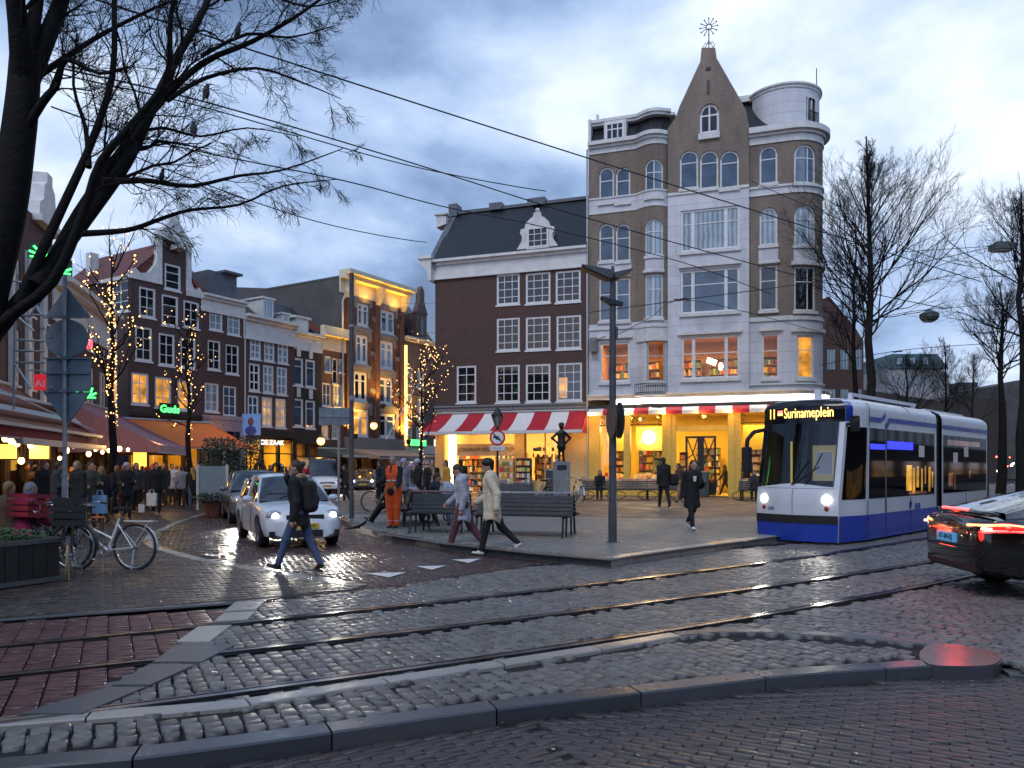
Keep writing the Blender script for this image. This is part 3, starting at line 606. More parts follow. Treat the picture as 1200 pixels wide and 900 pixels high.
def bookshelf(par, x0, x1, z0, z1, y, rows, dens=1.0, back=True):
 """a filled shelf: carcass as one part, the books of it as one part (past counting)"""
 mb = MB(); mb.box(x0, x0 + .04, y, y + .3, z0, z1); mb.box(x1 - .04, x1, y, y + .3, z0, z1)
 for i in range(rows + 1): z = z0 + (z1 - z0) * i / rows; mb.box(x0 + .04, x1 - .04, y, y + .3, z - .015, z + .015)
 if back: mb.box(x0 + .04, x1 - .04, y + .29, y + .31, z0, z1)
 sh = mb.build('bookshelf', M('shelf_wood', (.35, .22, .10), .6), par)
 bk = MB(); h = (z1 - z0) / rows
 for i in range(rows):
  x = x0 + .05
  while x < x1 - .1:
   wd = random.uniform(.06, .22)
   if random.random() < .88 * dens: bk.box(x, min(x + wd, x1 - .05), y + random.uniform(.0, .08), y + .26, z0 + h * i + .016, z0 + h * (i + random.uniform(.55, .88)), random.randrange(len(BOOKS)))
   x += wd + .008
 o = bk.build('books', BOOKS, sh); o['kind'] = 'stuff'
# ------------------------------------------------------------------ the block: tower house and brick house share one building line
B0 = Vector((4.16, 41.6)); BE = (.945, -.327); PZB = .12
# ---- brick house
FB = Fac((-4.457, 44.57), BE, PZB); bh = FB.empty('brick_house', 'dark brick house with white sash windows and black tiled roof above the red striped awning', 'house')
L = FB.s_of(688.5); rows = [[(582, 321, 609, 357), (616, 319.5, 645, 355.5), (651, 317, 680.5, 354)], [(582, 372.5, 609, 411), (616, 371, 645, 410), (652, 369.5, 681, 409)], [(535, 428.5, 558, 472), (581, 427.5, 609, 471.5), (616, 426.5, 645, 471), (652, 425, 682, 470)]]
wins = [FB.rect(*q) for rw in rows for q in rw]; ztop = FB.z_of(600, 304); zled = FB.z_of(600, 478)
mb = MB(); wall_grid(mb, 0, L, zled, ztop, wins, depth=.14); mb.quad((0, 0, 0), (0, 11, 0), (0, 11, ztop), (0, 0, ztop)); mb.quad((L, 0, 0), (L, 0, ztop), (L, 11, ztop), (L, 11, 0)); mb.quad((0, 11, 0), (L, 11, 0), (L, 11, ztop), (0, 11, ztop)); mb.build('wall', m_brk, bh)
for i, r in enumerate(wins):
 w_ = window(bh, FB, r, 'd', 3 if i != 6 else 2, 4, y=.03, fw=.11, mw=.04, fm=m_wf)
lit = wins[9]; mb = MB(); mb.box(lit[0] + .14, lit[0] + (lit[1] - lit[0]) * .42, .052, .058, lit[2] + .18, lit[2] + (lit[3] - lit[2]) * .62); mb.build('lit_blind', m_po, bh)
ze = FB.z_of(600, 303); mb = MB(); cornice(mb, -.1, L + .02, ze, [(-.75, -.05, .10), (-.05, .12, .22), (.12, .26, .42), (-.85, -.75, .14)]); mb.build('cornice', m_wood, bh)
zr = FB.z_of(600, 229) + .4; dr = 3.0
mb = MB(); mb.quad((-.0, -.36, ze + .26), (L, -.36, ze + .26), (L, dr, zr), (0, dr, zr)); mb.quad((0, dr, zr), (L, dr, zr), (L, 11.2, ze + .2), (0, 11.2, ze + .2)); mb.add([(L, -.36, ze + .26), (L, 11.2, ze + .2), (L, dr, zr)], [(0, 1, 2)]); mb.add([(0, -.36, ze + .26), (0, dr, zr), (0, 11.2, ze + .2)], [(0, 1, 2)]); rf = mb.build('roof', m_tile, bh)
mb = MB(); mb.box(0, L, dr - .15, dr + .15, zr - .06, zr + .12)
mb.build('ridge', m_lead, rf)
mb = MB()   # raised verge and lead chimney at the left end
mb.add([(-.28, -.3, ze + .3), (.12, -.3, ze + .3), (.12, dr + .2, zr + .25), (-.28, dr + .2, zr + .25), (-.28, -.3, ze - .2), (.12, -.3, ze - .2), (.12, dr + .2, zr - .3), (-.28, dr + .2, zr - .3)], [(0, 1, 2, 3), (0, 4, 5, 1), (0, 3, 7, 4), (1, 5, 6, 2), (3, 2, 6, 7), (4, 7, 6, 5)]); mb.box(-.35, .2, dr - .3, dr + .5, zr - .2, zr + .55); mb.build('verge', m_lead, rf)
mb = MB(); mb.prism([(-.75, ze + .30), (-.05, ze + .30), (-.05, ze - .95), (-.22, ze - .95), (-.3, ze - .4), (-.55, ze - .1), (-.75, ze + .05)], -.5, .9); mb.box(-.85, .02, -.6, 1.0, ze + .30, ze + .48); mb.build('corner_console', m_wood, bh)
mb = MB(); mb.prism([(-.9, zr - 1.0), (-.25, zr - .85), (-.25, zr - .35), (-.9, zr - .25)], 2.1, 2.8); mb.box(-.98, -.2, 2.0, 2.9, zr - .28, zr - .16); mb.build('hoist_dormer', m_wst, rf)
for sx, n in ((.30, 1), (.52, 4), (.60, 1)):
 mb = MB()
 for i in range(n): x = L * sx + i * .17; mb.lathe([(.07, -.2), (.07, .25), (.10, .27), (.0, .33)], 8, (x, dr, zr + .1))
 if n == 1: mb.box(L * sx - .4, L * sx + .4, dr - .3, dr + .3, zr - .1, zr + .32)
 mb.build('chimney', m_lead, rf)
d0, d1, dz0, dz1 = FB.rect(607, 250, 655, 296); dc = (d0 + d1) / 2; hw = (d1 - d0) / 2; H_ = dz1 - dz0
half = [(1, .0), (1.0, .10), (.86, .22), (.76, .30), (.74, .42), (.84, .52), (.80, .60), (.62, .62), (.56, .74), (.38, .84), (.2, .90), (.16, 1.0)]
outl = [(dc + x * hw, dz0 + z * H_) for x, z in half] + [(dc - x * hw, dz0 + z * H_) for x, z in half[::-1]]
dm = MB(); dm.prism(outl, -.22, -.05); dm.box(dc - hw * .66, dc + hw * .66, -.05, 2.2, dz0 + .1, dz0 + H_ * .62); dmr = dm.build('dormer', m_wst, bh)
wr = FB.rect(620, 268, 644, 291); window(bh, FB, wr, 'd', 3, 3, y=-.30, fw=.08, mw=.035)
mb = MB(); mb.ball((dc, -.13, dz1 + .12), .14, 8); mb.build('finial', m_wst, dmr)
mb = MB(); cornice(mb, 0, L, zled, [(-.12, .10, .12), (.10, .2, .2)]); mb.build('ledge', m_bst, bh)
zt = zled - .12; gy = .5
def shop_room(par, x0, x1, z1, d=5.0, en=420, col=(1, .66, .22), nl=2, name='shop_room'):
 mb = MB(); mb.quad((x0, d, 0), (x1, d, 0), (x1, d, z1), (x0, d, z1)); mb.quad((x0, .3, 0.03), (x1, .3, 0.03), (x1, d, 0.03), (x0, d, 0.03)); mb.quad((x0, .3, z1), (x0, d, z1), (x1, d, z1), (x1, .3, z1)); mb.quad((x0, .3, 0), (x0, d, 0), (x0, d, z1), (x0, .3, z1)); mb.quad((x1, .3, 0), (x1, .3, z1), (x1, d, z1), (x1, d, 0)); mb.build(name, m_room, par)
 for i in range(nl):
  x = x0 + (x1 - x0) * (i + .5) / nl; area('shop_light', (x, 2.0, z1 - .15), 1.6, en / nl, col, (0, 0, 0), par, sy=2.2)
 t = MB()
 for i in range(nl * 2):
  x = x0 + (x1 - x0) * (i + .5) / (nl * 2); t.box(x - .55, x + .55, 1.6, 1.75, z1 - .12, z1 - .05)
 t.build('ceiling_lamp', M_emit('lamp_tube', (1, .78, .42), 14), par)
piers = [FB.s_of(u) for u in (510, 521, 528, 537, 603, 614.5, 617, 660, 688.5)]
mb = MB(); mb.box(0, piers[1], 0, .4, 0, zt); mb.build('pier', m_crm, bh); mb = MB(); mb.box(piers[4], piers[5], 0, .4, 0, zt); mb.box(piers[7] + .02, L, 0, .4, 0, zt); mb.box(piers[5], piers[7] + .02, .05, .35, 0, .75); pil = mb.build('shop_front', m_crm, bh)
mb = MB(); mb.box(piers[1] + .15, piers[2] + .25, .18, .30, .35, zt - .1); mb.build('light_panel', M_emit('panel_light', (1, .80, .42), 3.0), bh)
mb = MB(); mb.box(piers[3] - .12, piers[4], .10, .30, FB.z_of(570, 534), FB.z_of(570, 520)); sg = tag(mb.build('shop_sign', M('sign_board_cream', (.72, .60, .40), .5), None, loc=FB.o, rot=(0, 0, FB.rot)), 'long cream name board over the bookshop entrance under the striped awning', 'sign')
text_obj('lettering', 'ATHENAEUM NIEUWSCENTRUM', .30, M('sign_letter_brown', (.22, .13, .06), .6), sg, ((piers[3] + piers[4]) / 2 - .05, .09, FB.z_of(570, 527)), sx=.80)
shop_room(bh, .1, L - .1, zt - .05, 5.5, 620, (1, .56, .15), 3)
for x0, x1, y, z1, rw in ((piers[3] + .1, piers[3] + 1.25, 1.2, 2.0, 5), (piers[3] + 1.3, piers[4] - .1, 2.6, 2.3, 6), (piers[4] - 1.2, piers[4] - .05, .9, 1.7, 5), (piers[5] + .1, piers[6] + 1.0, 1.6, 2.1, 6), (piers[6] + 1.1, piers[7], 1.9, 2.2, 6), (.2, piers[3], 3.2, 2.4, 6)): bookshelf(bh, x0, x1, .05, z1, y, rw)
mb = MB(); mb.box(piers[5] + .04, piers[7], .19, .21, .76, zt - .05); mb.build('shop_glass', m_glass, bh)
mb = MB()
for x in (piers[5], (piers[5] + piers[7]) / 2, piers[7]): mb.box(x, x + .06, .16, .24, .75, zt)
mb.box(piers[5], piers[7], .15, .25, .70, .78); mb.box(piers[5], piers[7], .15, .25, zt - .6, zt - .52); mb.build('shop_window_frame', m_crm, bh)
mb = MB()
for i in range(60):
 x = random.uniform(piers[5] + .2, piers[7] - .1); z = random.choice((.85, 1.15, 1.45, 1.75, 2.05, 2.4)); wd = random.uniform(.08, .16); mb.box(x, x + wd, .4, .44, z, z + random.uniform(.16, .24), random.randrange(8))
o = mb.build('window_display', BOOKS, bh); o['kind'] = 'stuff'
for (u, v1, v0, mt, lb) in ((597, 578, 534, m_crm, 'tall wooden rack of cards and papers standing outside the bookshop door'), (623, 576, 538, m_dk, 'dark rack of magazines standing at the bookshop wall')):
 s_ = FB.s_of(u) - (.3 if u > 600 else 0); t = thing('magazine_rack', lb, 'rack', (*FB.world(s_, -.45), PZB), FB.rot); mb = MB(); mb.box(-.42, .42, -.12, .14, 0, 2.0); mb.build('frame', mt, t); mb = MB()
 for k in range(5):
  for q in range(5): mb.box(-.38 + q * .155, -.25 + q * .155, -.16, -.125, .25 + k * .34, .25 + k * .34 + random.uniform(.18, .27), random.randrange(8))
 o = mb.build('magazines', BOOKS, t)
def awning(par, x0, x1, zt, zb, proj, n, mats, name='awning', val=.16, xl=0, xr=0, y0=0, side=True):
 mb = MB()
 for i in range(n):
  a0, a1 = x0 + (x1 - x0) * i / n, x0 + (x1 - x0) * (i + 1) / n; b0, b1 = (x0 - xl) + (x1 - x0 + xl + xr) * i / n, (x0 - xl) + (x1 - x0 + xl + xr) * (i + 1) / n; mm = i % 2
  K = 4
  for k in range(K):
   f0, f1 = k / K, (k + 1) / K; sag = lambda f: -.10 * math.sin(math.pi * f) * (zt - zb)
   l = lambda a, b, f: (a + (b - a) * f, y0 - proj * f, zt + (zb - zt) * f + sag(f)); mb.quad(l(a0, b0, f1), l(a1, b1, f1), l(a1, b1, f0), l(a0, b0, f0), mm)
  mb.quad((b0, y0 - proj, zb - val), (b1, y0 - proj, zb - val), (b1, y0 - proj, zb), (b0, y0 - proj, zb), mm if len(mats) < 3 else 2)
 if side:
  for a, b in ((x0, x0 - xl), (x1, x1 + xr)): mb.add([(a, y0, zt), (b, y0 - proj, zb), (b, y0 - proj, zb - val), (a, y0, zb - val)], [(0, 1, 2, 3)], (0 if a == x0 else (n - 1) % 2))
 o = mb.build(name, mats, par); mm = MB(); mm.tube([(x0 - xl, y0 - proj, zb - val), (x1 + xr, y0 - proj, zb - val)], .03, 6); mm.tube([(x0, y0 - .05, zt + .02), (x1, y0 - .05, zt + .02)], .07, 6)
 for f in (.08, .5, .92): x = x0 + (x1 - x0) * f; mm.tube([(x, y0, zb - .1), (x, y0 - proj, zb - .05)], .02, 5)
 mm.build('awning_arm', m_wfg, o); return o
za, zb = FB.z_of(600, 483), FB.z_of(600, 502)
aw = awning(bh, FB.s_of(513), L - .02, za, zb - .2, 1.6, 9, [m_red, m_wht, m_wht], xl=.35, xr=.12)
for fx_ in (.08, .55, .96): pointl('awning_lamp', (L * fx_, -1.0, 2.95), 26, (1, .55, .16), .15, bh)
# ---- tower house
TS = [0]; RC = 1.55
def t_curve(s_, d):
 b0, b1 = TB
 if b0 < s_ < b1: k = (s_ - b0) / (b1 - b0); return (s_, d - .42 * math.sin(math.pi * k) ** .8)
 if s_ > TC: a = (s_ - TC) / RC; return (TC + (RC - d) * math.sin(a), RC - (RC - d) * math.cos(a))
 return (s_, d)
q0 = Fac(B0, BE, PZB); TB = (q0.s_of(747), q0.s_of(783)); TC = q0.s_of(927)
FT = Fac(B0, BE, PZB, t_curve, 18); tw = FT.empty('corner_building', 'tall brown brick and white rendered corner building with pointed gable and round turret', 'building')
tw_warp = lambda x, y, z: (*t_curve(x, y), z); SE = TC + RC * 2.2; DX = .3
c0, c1 = FT.s_of(783), FT.s_of(878)
W = {}
def tr(*q): return FT.rect(*q)
flw = []   # rect, look, kwargs, arch
def addw(q, look, arch=0, **k): flw.append((tr(*q), look, arch, k))
for v0, v1, ar, lk in ((196, 237, 1, 'b'), (262, 306, 1, 'b'), (326, 376, 0, 'b')):
 for u0, u1 in ((702, 719.5), (721.5, 738.5)): addw((u0, v0, u1, v1), lk, ar, nx=1, zbars=[.62])
addw((703, 401, 738, 447.5), 'g', 0, xbars=[.47], zbars=[.66], heavy=[.47])
for v0, v1, ar, lk in ((186, 230, 1, 'b'), (256, 299, 1, 'c'), (321, 372, 0, 'c')): addw((756, v0, 777, v1), lk, ar, xbars=[.5], zbars=[.66])
addw((758, 398, 779, 447), 'g', 0, nx=1, zbars=[.62], fm=m_wfg)
for u0, u1 in ((797, 818.5), (820.5, 842), (844, 866)): addw((u0, 178, u1, 222), 'b', 1, nx=1, zbars=[.68])
for v0, v1, lk in ((245, 294, 'c'), (316, 367, 'b')): addw((798, v0, 867, v1), lk, 0, xbars=[.21, .77], zbars=[.66], heavy=[.21, .77])
addw((799, 394, 867, 444), 'g', 0, xbars=[.21, .77], zbars=[.60], heavy=[.21, .77])
for v0, v1, ar, lk in ((171, 215, 1, 'b'), (243, 287, 1, 'c'), (311, 363.5, 0, 'd')): addw((890, v0, 911, v1), lk, ar, nx=1, zbars=[.66])
addw((893, 391, 913, 443), 'g', 0, nx=1, zbars=[.62])
for v0, v1, ar, lk in ((169, 214, 1, 'b'), (240, 287, 1, 'c'), (312, 364, 0, 'd')): addw((930.5, v0, 956, v1), lk, ar, xbars=[.6], zbars=[.66])
addw((934, 393, 954, 443), 'o', 0, nx=1, zbars=[.66])
zsh = FT.z_of(790, 464)                                   # top of the shop front
z_w0 = FT.z_of(720, 379); zc4 = FT.z_of(720, 248); zc4t = FT.z_of(720, 240); zcor = FT.z_of(720, 172)
def clip_holes(x0, x1, z0, z1):
 return [(r[0], r[1], r[2], r[3]) for r, *_ in flw if r[0] > x0 - .01 and r[1] < x1 + .01 and r[3] > z0 and r[2] < z1]
mbw = MB(tw_warp, DX); mbb = MB(tw_warp, DX)
wall_grid(mbw, 0, c0, zsh, z_w0, clip_holes(0, c0, zsh, z_w0), depth=.2); wall_grid(mbb, 0, c0, z_w0, zc4, clip_holes(0, c0, z_w0, zc4), depth=.2); wall_grid(mbw, 0, c0, zc4, zc4t + .42, [], depth=.2); wall_grid(mbb, 0, c0, zc4t + .42, zcor, clip_holes(0, c0, zc4t + .42, zcor), depth=.2)
zr0 = FT.z_of(900, 371); zr1 = FT.z_of(900, 228); zr1t = FT.z_of(900, 219); zrc = FT.z_of(900, 160)
wall_grid(mbw, c1, SE, zsh, zr0, clip_holes(c1, SE, zsh, zr0), depth=.2); wall_grid(mbb, c1, SE, zr0, zr1, clip_holes(c1, SE, zr0, zr1), depth=.2); wall_grid(mbw, c1, SE, zr1, zr1t, [], depth=.2); wall_grid(mbb, c1, SE, zr1t, zrc, clip_holes(c1, SE, zr1t, zrc), depth=.2)
for u0, v0, u1, v1 in ((700, 306.5, 740, 325), (756, 299.5, 778, 320), (889, 288, 912, 310), (930, 288, 957, 311)): a = tr(u0, v0, u1, v1); mbw.box(a[0], a[1], -.03, .02, a[2], a[3])
gl = FT.s_of; gz = lambda u, v: FT.z_of(u, v)
zm_t = gz(830, 224)
Ym = -.18
wall_grid(mbw, c0, c1, zsh, zm_t, clip_holes(c0, c1, zsh, zm_t), y=Ym, depth=.3)
gab = [(c0, zm_t), (c1, zm_t), (c1, gz(878, 150)), (gl(881), gz(881, 146)), (gl(874), gz(874, 130)), (gl(863), gz(863, 110)), (gl(840), gz(840, 70)), (gl(838.5), gz(838, 58)), (gl(822.5), gz(822, 58)), (gl(821), gz(821, 74)), (gl(797), gz(797, 126)), (gl(792), gz(792, 140)), (gl(783), gz(783, 152))]
zg0 = gz(783, 165); gw = tr(820, 123, 843, 157)
wall_grid(mbb, c0, c1, zm_t, gz(830, 166), clip_holes(c0, c1, zm_t, gz(830, 166)), y=Ym, depth=.3)
zg1 = gz(830, 166); top = [(x, z) for x, z in gab if z > zg1]
def gable_h(x):
 pts = sorted(top + [(c0, gz(783, 152)), (c1, gz(878, 150))]); best = zg1
 L_ = [(c0, gz(783, 152)), (gl(792), gz(792, 140)), (gl(797), gz(797, 126)), (gl(821), gz(821, 74)), (gl(822.5), gz(822, 58)), (gl(838.5), gz(838, 58)), (gl(840), gz(840, 70)), (gl(863), gz(863, 110)), (gl(874), gz(874, 130)), (c1, gz(878, 150))]
 return float(np.interp(x, [p[0] for p in L_], [p[1] for p in L_]))
xs = sorted({c0, c1, gw[0], gw[1], *[p[0] for p in top if c0 < p[0] < c1]})
for a, b in zip(xs[:-1], xs[1:]):
 ha, hb = gable_h(a + 1e-4), gable_h(b - 1e-4)
 if gw[0] <= a and b <= gw[1]:
  mbb.quad((a, Ym, zg1), (b, Ym, zg1), (b, Ym, gw[2]), (a, Ym, gw[2])) if gw[2] > zg1 else None; mbb.quad((a, Ym, gw[3]), (b, Ym, gw[3]), (b, Ym, hb), (a, Ym, ha))
 else: mbb.quad((a, Ym, zg1), (b, Ym, zg1), (b, Ym, hb), (a, Ym, ha))
 mbb.quad((a, Ym, ha), (b, Ym, hb), (b, .35, hb), (a, .35, ha)); mbb.quad((b, .35, zg1), (a, .35, zg1), (a, .35, ha), (b, .35, hb))
for s_ in (c0, c1):
 z_ = gable_h(s_); mbw.quad((s_, Ym, zsh), (s_, .35, zsh), (s_, .35, zm_t), (s_, Ym, zm_t)); mbb.quad((s_, Ym, zm_t), (s_, .35, zm_t), (s_, .35, z_), (s_, Ym, z_))
for r, lk, ar, k in flw:
 inmid = r[0] >= c0 - .05 and r[1] <= c1 + .05
 if ar: arch_spandrel(mbb, r[0], r[1], r[3], (r[1] - r[0]) / 2 * .9, y=Ym if inmid else 0)
arch_spandrel(mbb, gw[0], gw[1], gw[3], (gw[1] - gw[0]) / 2, y=Ym)
mbb.quad((0, 0, 0), (0, 10, 0), (0, 10, zcor), (0, 0, zcor)); xe, ye = t_curve(SE, 0)
mbb.build('brick_wall', m_brkt, tw); mbw.build('white_wall', m_ren, tw)
mb = MB(); sp = Vector((xe, ye)); mb.quad((xe, ye, 0), (xe - 2.0, 11, 0), (xe - 2.0, 11, zrc), (xe, ye, zrc)); mb.quad((xe - 2, 11, 0), (0, 11, 0), (0, 11, zcor), (xe - 2, 11, zrc)); mb.quad((0, .4, zcor - .05), (xe - .6, .6, zcor - .05), (xe - 2, 11, zcor - .05), (0, 11, zcor - .05)); mb.build('rear_wall', m_brkt, tw)
for r, lk, ar, k in flw:
 inmid = r[0] >= c0 - .05 and r[1] <= c1 + .05; kw = dict(nx=2, nz=2); kw.update(k)
 window(tw, FT, r, lk, y=(Ym if inmid else 0) + .07, fw=.11 if r[1] - r[0] > 1.2 else .085, arch=(r[1] - r[0]) / 2 * .9 if ar else 0, warp=tw_warp, dx=DX, mw=.05, sill=False, **kw)
window(tw, FT, gw, 'd', y=Ym + .1, fw=.12, arch=(gw[1] - gw[0]) / 2, xbars=[.5], zbars=[.62], mw=.08)
a = tr(819, 158, 844, 165); mb = MB(); mb.box(a[0], a[1], Ym - .14, Ym - .003, a[2], a[3]); mb.build('sill', m_wst, tw)
mb = MB(tw_warp, DX)   # storey bands, sills, hoods
for x0, x1, z, st, yy in ((0, c0, zcor - .28, [(0, .28, .05), (.28, .42, .16), (.42, .62, .32)], 0), (c1, SE, zrc - .36, [(0, .36, .06), (.36, .50, .18), (.50, .78, .36)], 0),
                          (0, c0, zc4, [(-.05, .04, .04), (.74, .82, .05)], 0), (c1, SE, zr1, [(-.04, .05, .05), (zr1t - zr1 - .06, zr1t - zr1 + .05, .07)], 0), (c0, c1, zm_t - .1, [(0, .14, .06)], Ym),
                          (c1, SE, zsh + .9, [(-.5, -.42, .12)], 0), (0, c0, FT.z_of(720, 384), [(-.1, .02, .06)], 0), (TB[0] - .05, TB[1] + .05, FT.z_of(768, 383), [(-.55, .0, .05), (.0, .12, .10), (-.72, -.55, .10)], 0), (c1, SE, FT.z_of(920, 373), [(-.1, .05, .08)], 0), (TC, SE, FT.z_of(945, 386), [(-.12, .1, .14)], 0), (TC, SE, FT.z_of(945, 310), [(-.02, .14, .12)], 0)):
 mb = MB(tw_warp, DX); cornice(mb, x0, x1, z, st, y=yy); mb.build('stone_band', m_wst, tw)
for u0, u1, v in ((796, 869, 313), (795, 870, 392), (700, 741, 397), (699, 741, 322), (754, 779, 319), (889, 914, 309), (890, 917, 388), (931, 957, 389)):
 mb = MB(tw_warp, DX); yy = Ym if c0 - .1 < gl(u0) and gl(u1) < c1 + .1 else 0; mb.box(gl(u0), gl(u1), yy - .14, yy - .003, gz((u0 + u1) / 2, v), gz((u0 + u1) / 2, v - 3.2)); mb.build('hood_mould', m_wst, tw)
for r, lk, ar, k in flw:
 mb = MB(tw_warp, DX); yy = Ym if r[0] >= c0 - .05 and r[1] <= c1 + .05 else 0; mb.box(r[0] - .06, r[1] + .06, yy - .1, yy - .003, r[2] - .16, r[2] - .004); mb.build('sill', m_wst, tw)
mb = MB(tw_warp, DX); zf0, zf1 = zsh + .35, gz(830, 388)
mb2 = MB(tw_warp, DX); bx0, bx1 = gl(746), gl(781); zb0 = gz(763, 463)
mb2.box(bx0, bx1, -.55, 0, zb0 - .08, zb0); mb2.build('balcony_slab', m_wst, tw); mb2 = MB(tw_warp, DX)
for i in range(15): x = bx0 + (bx1 - bx0) * i / 14; mb2.box(x - .012, x + .012, -.54, -.515, zb0, zb0 + .55)
mb2.box(bx0, bx1, -.55, -.505, zb0 + .55, zb0 + .59); mb2.box(bx0, bx1, -.55, -.505, zb0 + .1, zb0 + .13); mb2.build('balcony_railing', m_iron, tw)
mb = MB(tw_warp, DX); zmt = gz(740, 138); n_ = 12
for i in range(n_):
 a0, a1 = c0 * i / n_, c0 * (i + 1) / n_; mb.quad((a0, .05, zcor + .3), (a1, .05, zcor + .3), (a1, .7, zmt), (a0, .7, zmt))
mb.quad((0, .05, zcor + .3), (0, .7, zmt), (0, 6, zmt), (0, 6, zcor)); mb.build('mansard', m_tile, tw)
mb = MB(tw_warp, DX); mb.box(-.02, c0 + .3, .35, 5.0, zmt, zmt + .14); mb.box(-.05, c0 + .1, .25, .45, zmt + .14, zmt + .3); mb.box(-.06, .08, .1, .6, zcor + .3, zmt + .3); mb.tube([(.35, .6, zmt + .2), (.35, .6, zmt + .7)], .08, 8); mb.build('roof_edge', m_wst, tw)
dr_ = tr(710, 144, 731.5, 170); mb = MB(); mb.box(dr_[0] - .1, dr_[1] + .1, -.02, .9, dr_[2] - .1, dr_[3] + .12); mb.build('dormer', m_wst, tw); window(tw, FT, dr_, 'd', y=-.10, xbars=[.35, .66], zbars=[.7], fw=.09, mw=.06, sill=False)
tz0, tz1 = zrc + .42, gz(930, 98); tcx, tcy = TC - .35, RC + .25; TR = 1.75
mb = MB(); nn = 28; a0_, a1_ = R(-150), R(60)
ang = [a0_ + (a1_ - a0_) * i / nn for i in range(nn + 1)]
wa = [R(-38) - .20, R(-38) + .20]   # the arched window towards the front right
for i in range(nn):
 p, q = ang[i], ang[i + 1]; mid = (p + q) / 2; zz = [(tz0, tz1)]
 if wa[0] < mid < wa[1]: zz = [(tz0, tz0 + .35), (tz1 - .55, tz1)]
 for z0_, z1_ in zz: mb.quad((tcx + TR * math.cos(p), tcy + TR * math.sin(p), z0_), (tcx + TR * math.cos(q), tcy + TR * math.sin(q), z0_), (tcx + TR * math.cos(q), tcy + TR * math.sin(q), z1_), (tcx + TR * math.cos(p), tcy + TR * math.sin(p), z1_))
mb.build('turret', m_ren, tw, smooth=True)
mb = MB(); mb.lathe([(TR + .02, -.15), (TR + .06, -.1), (TR + .06, .0), (TR + .14, .03), (TR + .14, .12), (0, .16)], 36, (tcx, tcy, tz1)); mb.build('turret_cornice', m_wst, tw)
wc = R(-38); wx, wy = tcx + (TR - .12) * math.cos(wc), tcy + (TR - .12) * math.sin(wc)
mb = MB(); mb.box(-.36, .36, -.03, .03, tz0 + .3, tz1 - .5); mb.build('pane', m_pd, tw, loc=(wx, wy, 0), rot=(0, 0, wc + R(90)))
mb = MB(); hgt = tz1 - .5 - tz0
for i in range(9): x = -.36 + .09 * i; mb.box(x - .012, x + .012, -.2, -.18, tz0 + .3, tz0 + .8)
mb.box(-.38, .38, -.21, -.17, tz0 + .78, tz0 + .82); mb.build('balcony_railing', m_iron, tw, loc=(wx, wy, 0), rot=(0, 0, wc + R(90)))
mb = MB(); mb.box(-.36, -.29, -.07, .02, tz0 + .3, tz1 - .5); mb.box(.29, .36, -.07, .02, tz0 + .3, tz1 - .5); mb.box(-.04, .04, -.07, .02, tz0 + .3, tz1 - .6)
for i in range(8):
 a, b = math.pi * i / 8, math.pi * (i + 1) / 8; p = [(.36 * math.cos(t), tz1 - .86 + .36 * math.sin(t)) for t in (a, b)]; mb.quad((p[0][0], -.09, p[0][1]), (p[0][0], -.09, tz1 - .48), (p[1][0], -.09, tz1 - .48), (p[1][0], -.09, p[1][1]))
mb.build('turret_window', m_wst, tw, loc=(wx, wy, 0), rot=(0, 0, wc + R(90)))
mb = MB(); mb.quad((c1 - .6, .05, zrc + .4), (tcx - .2, .05, zrc + .4), (tcx - .2, 1.2, tz1 - .1), (c1 - .8, 1.2, tz1 - .1)); mb.box(c1 - 1.2, tcx, 1.1, 5, tz1 - .12, tz1 + .1); mb.quad((c1 - .8, 1.2, zrc), (tcx, 1.2, zrc), (tcx, 1.2, tz1), (c1 - .8, 1.2, tz1)); mb.build('mansard', m_tile, tw)
mb = MB(); mb.box(c1 - 1.2, tcx + .3, .95, 1.25, tz1 - .1, tz1 + .22); mb.build('roof_edge', m_wst, tw)
mb = MB(); mb.tube([(tcx + 1.6, tcy - .3, tz1), (tcx + 1.6, tcy - .3, tz1 + 1.3)], .025, 5); mb.build('lightning_rod', m_iron, tw)
fx, fz = gl(830.5), gz(830, 58); mb = MB(); fy = .08
mb.tube([(fx, fy, fz), (fx, fy, fz + 1.15)], .03, 6)
for s_ in (-1, 1):
 mb.tube([(fx + s_ * .3, fy, fz), (fx + s_ * .12, fy, fz + .28), (fx, fy, fz + .5)], .02, 5); mb.tube([(fx + s_ * .1, fy, fz), (fx + s_ * .3, fy, fz + .2), (fx + s_ * .18, fy, fz + .42), (fx, fy, fz + .3)], .018, 5)
for i in range(12):
 a = math.tau * i / 12; mb.tube([(fx + .12 * math.cos(a), fy, fz + 1.2 + .12 * math.sin(a)), (fx + .42 * math.cos(a), fy, fz + 1.2 + .42 * math.sin(a))], .02, 4); mb.ball((fx + .44 * math.cos(a), fy, fz + 1.2 + .44 * math.sin(a)), .045, 6)
mb.tube([(fx + .14 * math.cos(math.tau * i / 16), fy, fz + 1.2 + .14 * math.sin(math.tau * i / 16)) for i in range(16)], .03, 5, closed=True); mb.build('star_finial', m_lead, tw)
mb = MB(); mb.box(fx - .05, fx + .05, Ym - .06, Ym - .003, gz(830, 112), gz(830, 96)); mb.box(fx - .12, fx + .12, Ym - .06, Ym - .004, gz(830, 84), gz(830, 81)); mb.build('wall_anchor', m_dk, tw)
ra, rb, rz0, rz1 = .2, TC + .3, zsh + .15, gz(830, 386); mb = MB(); y1_ = 4.6
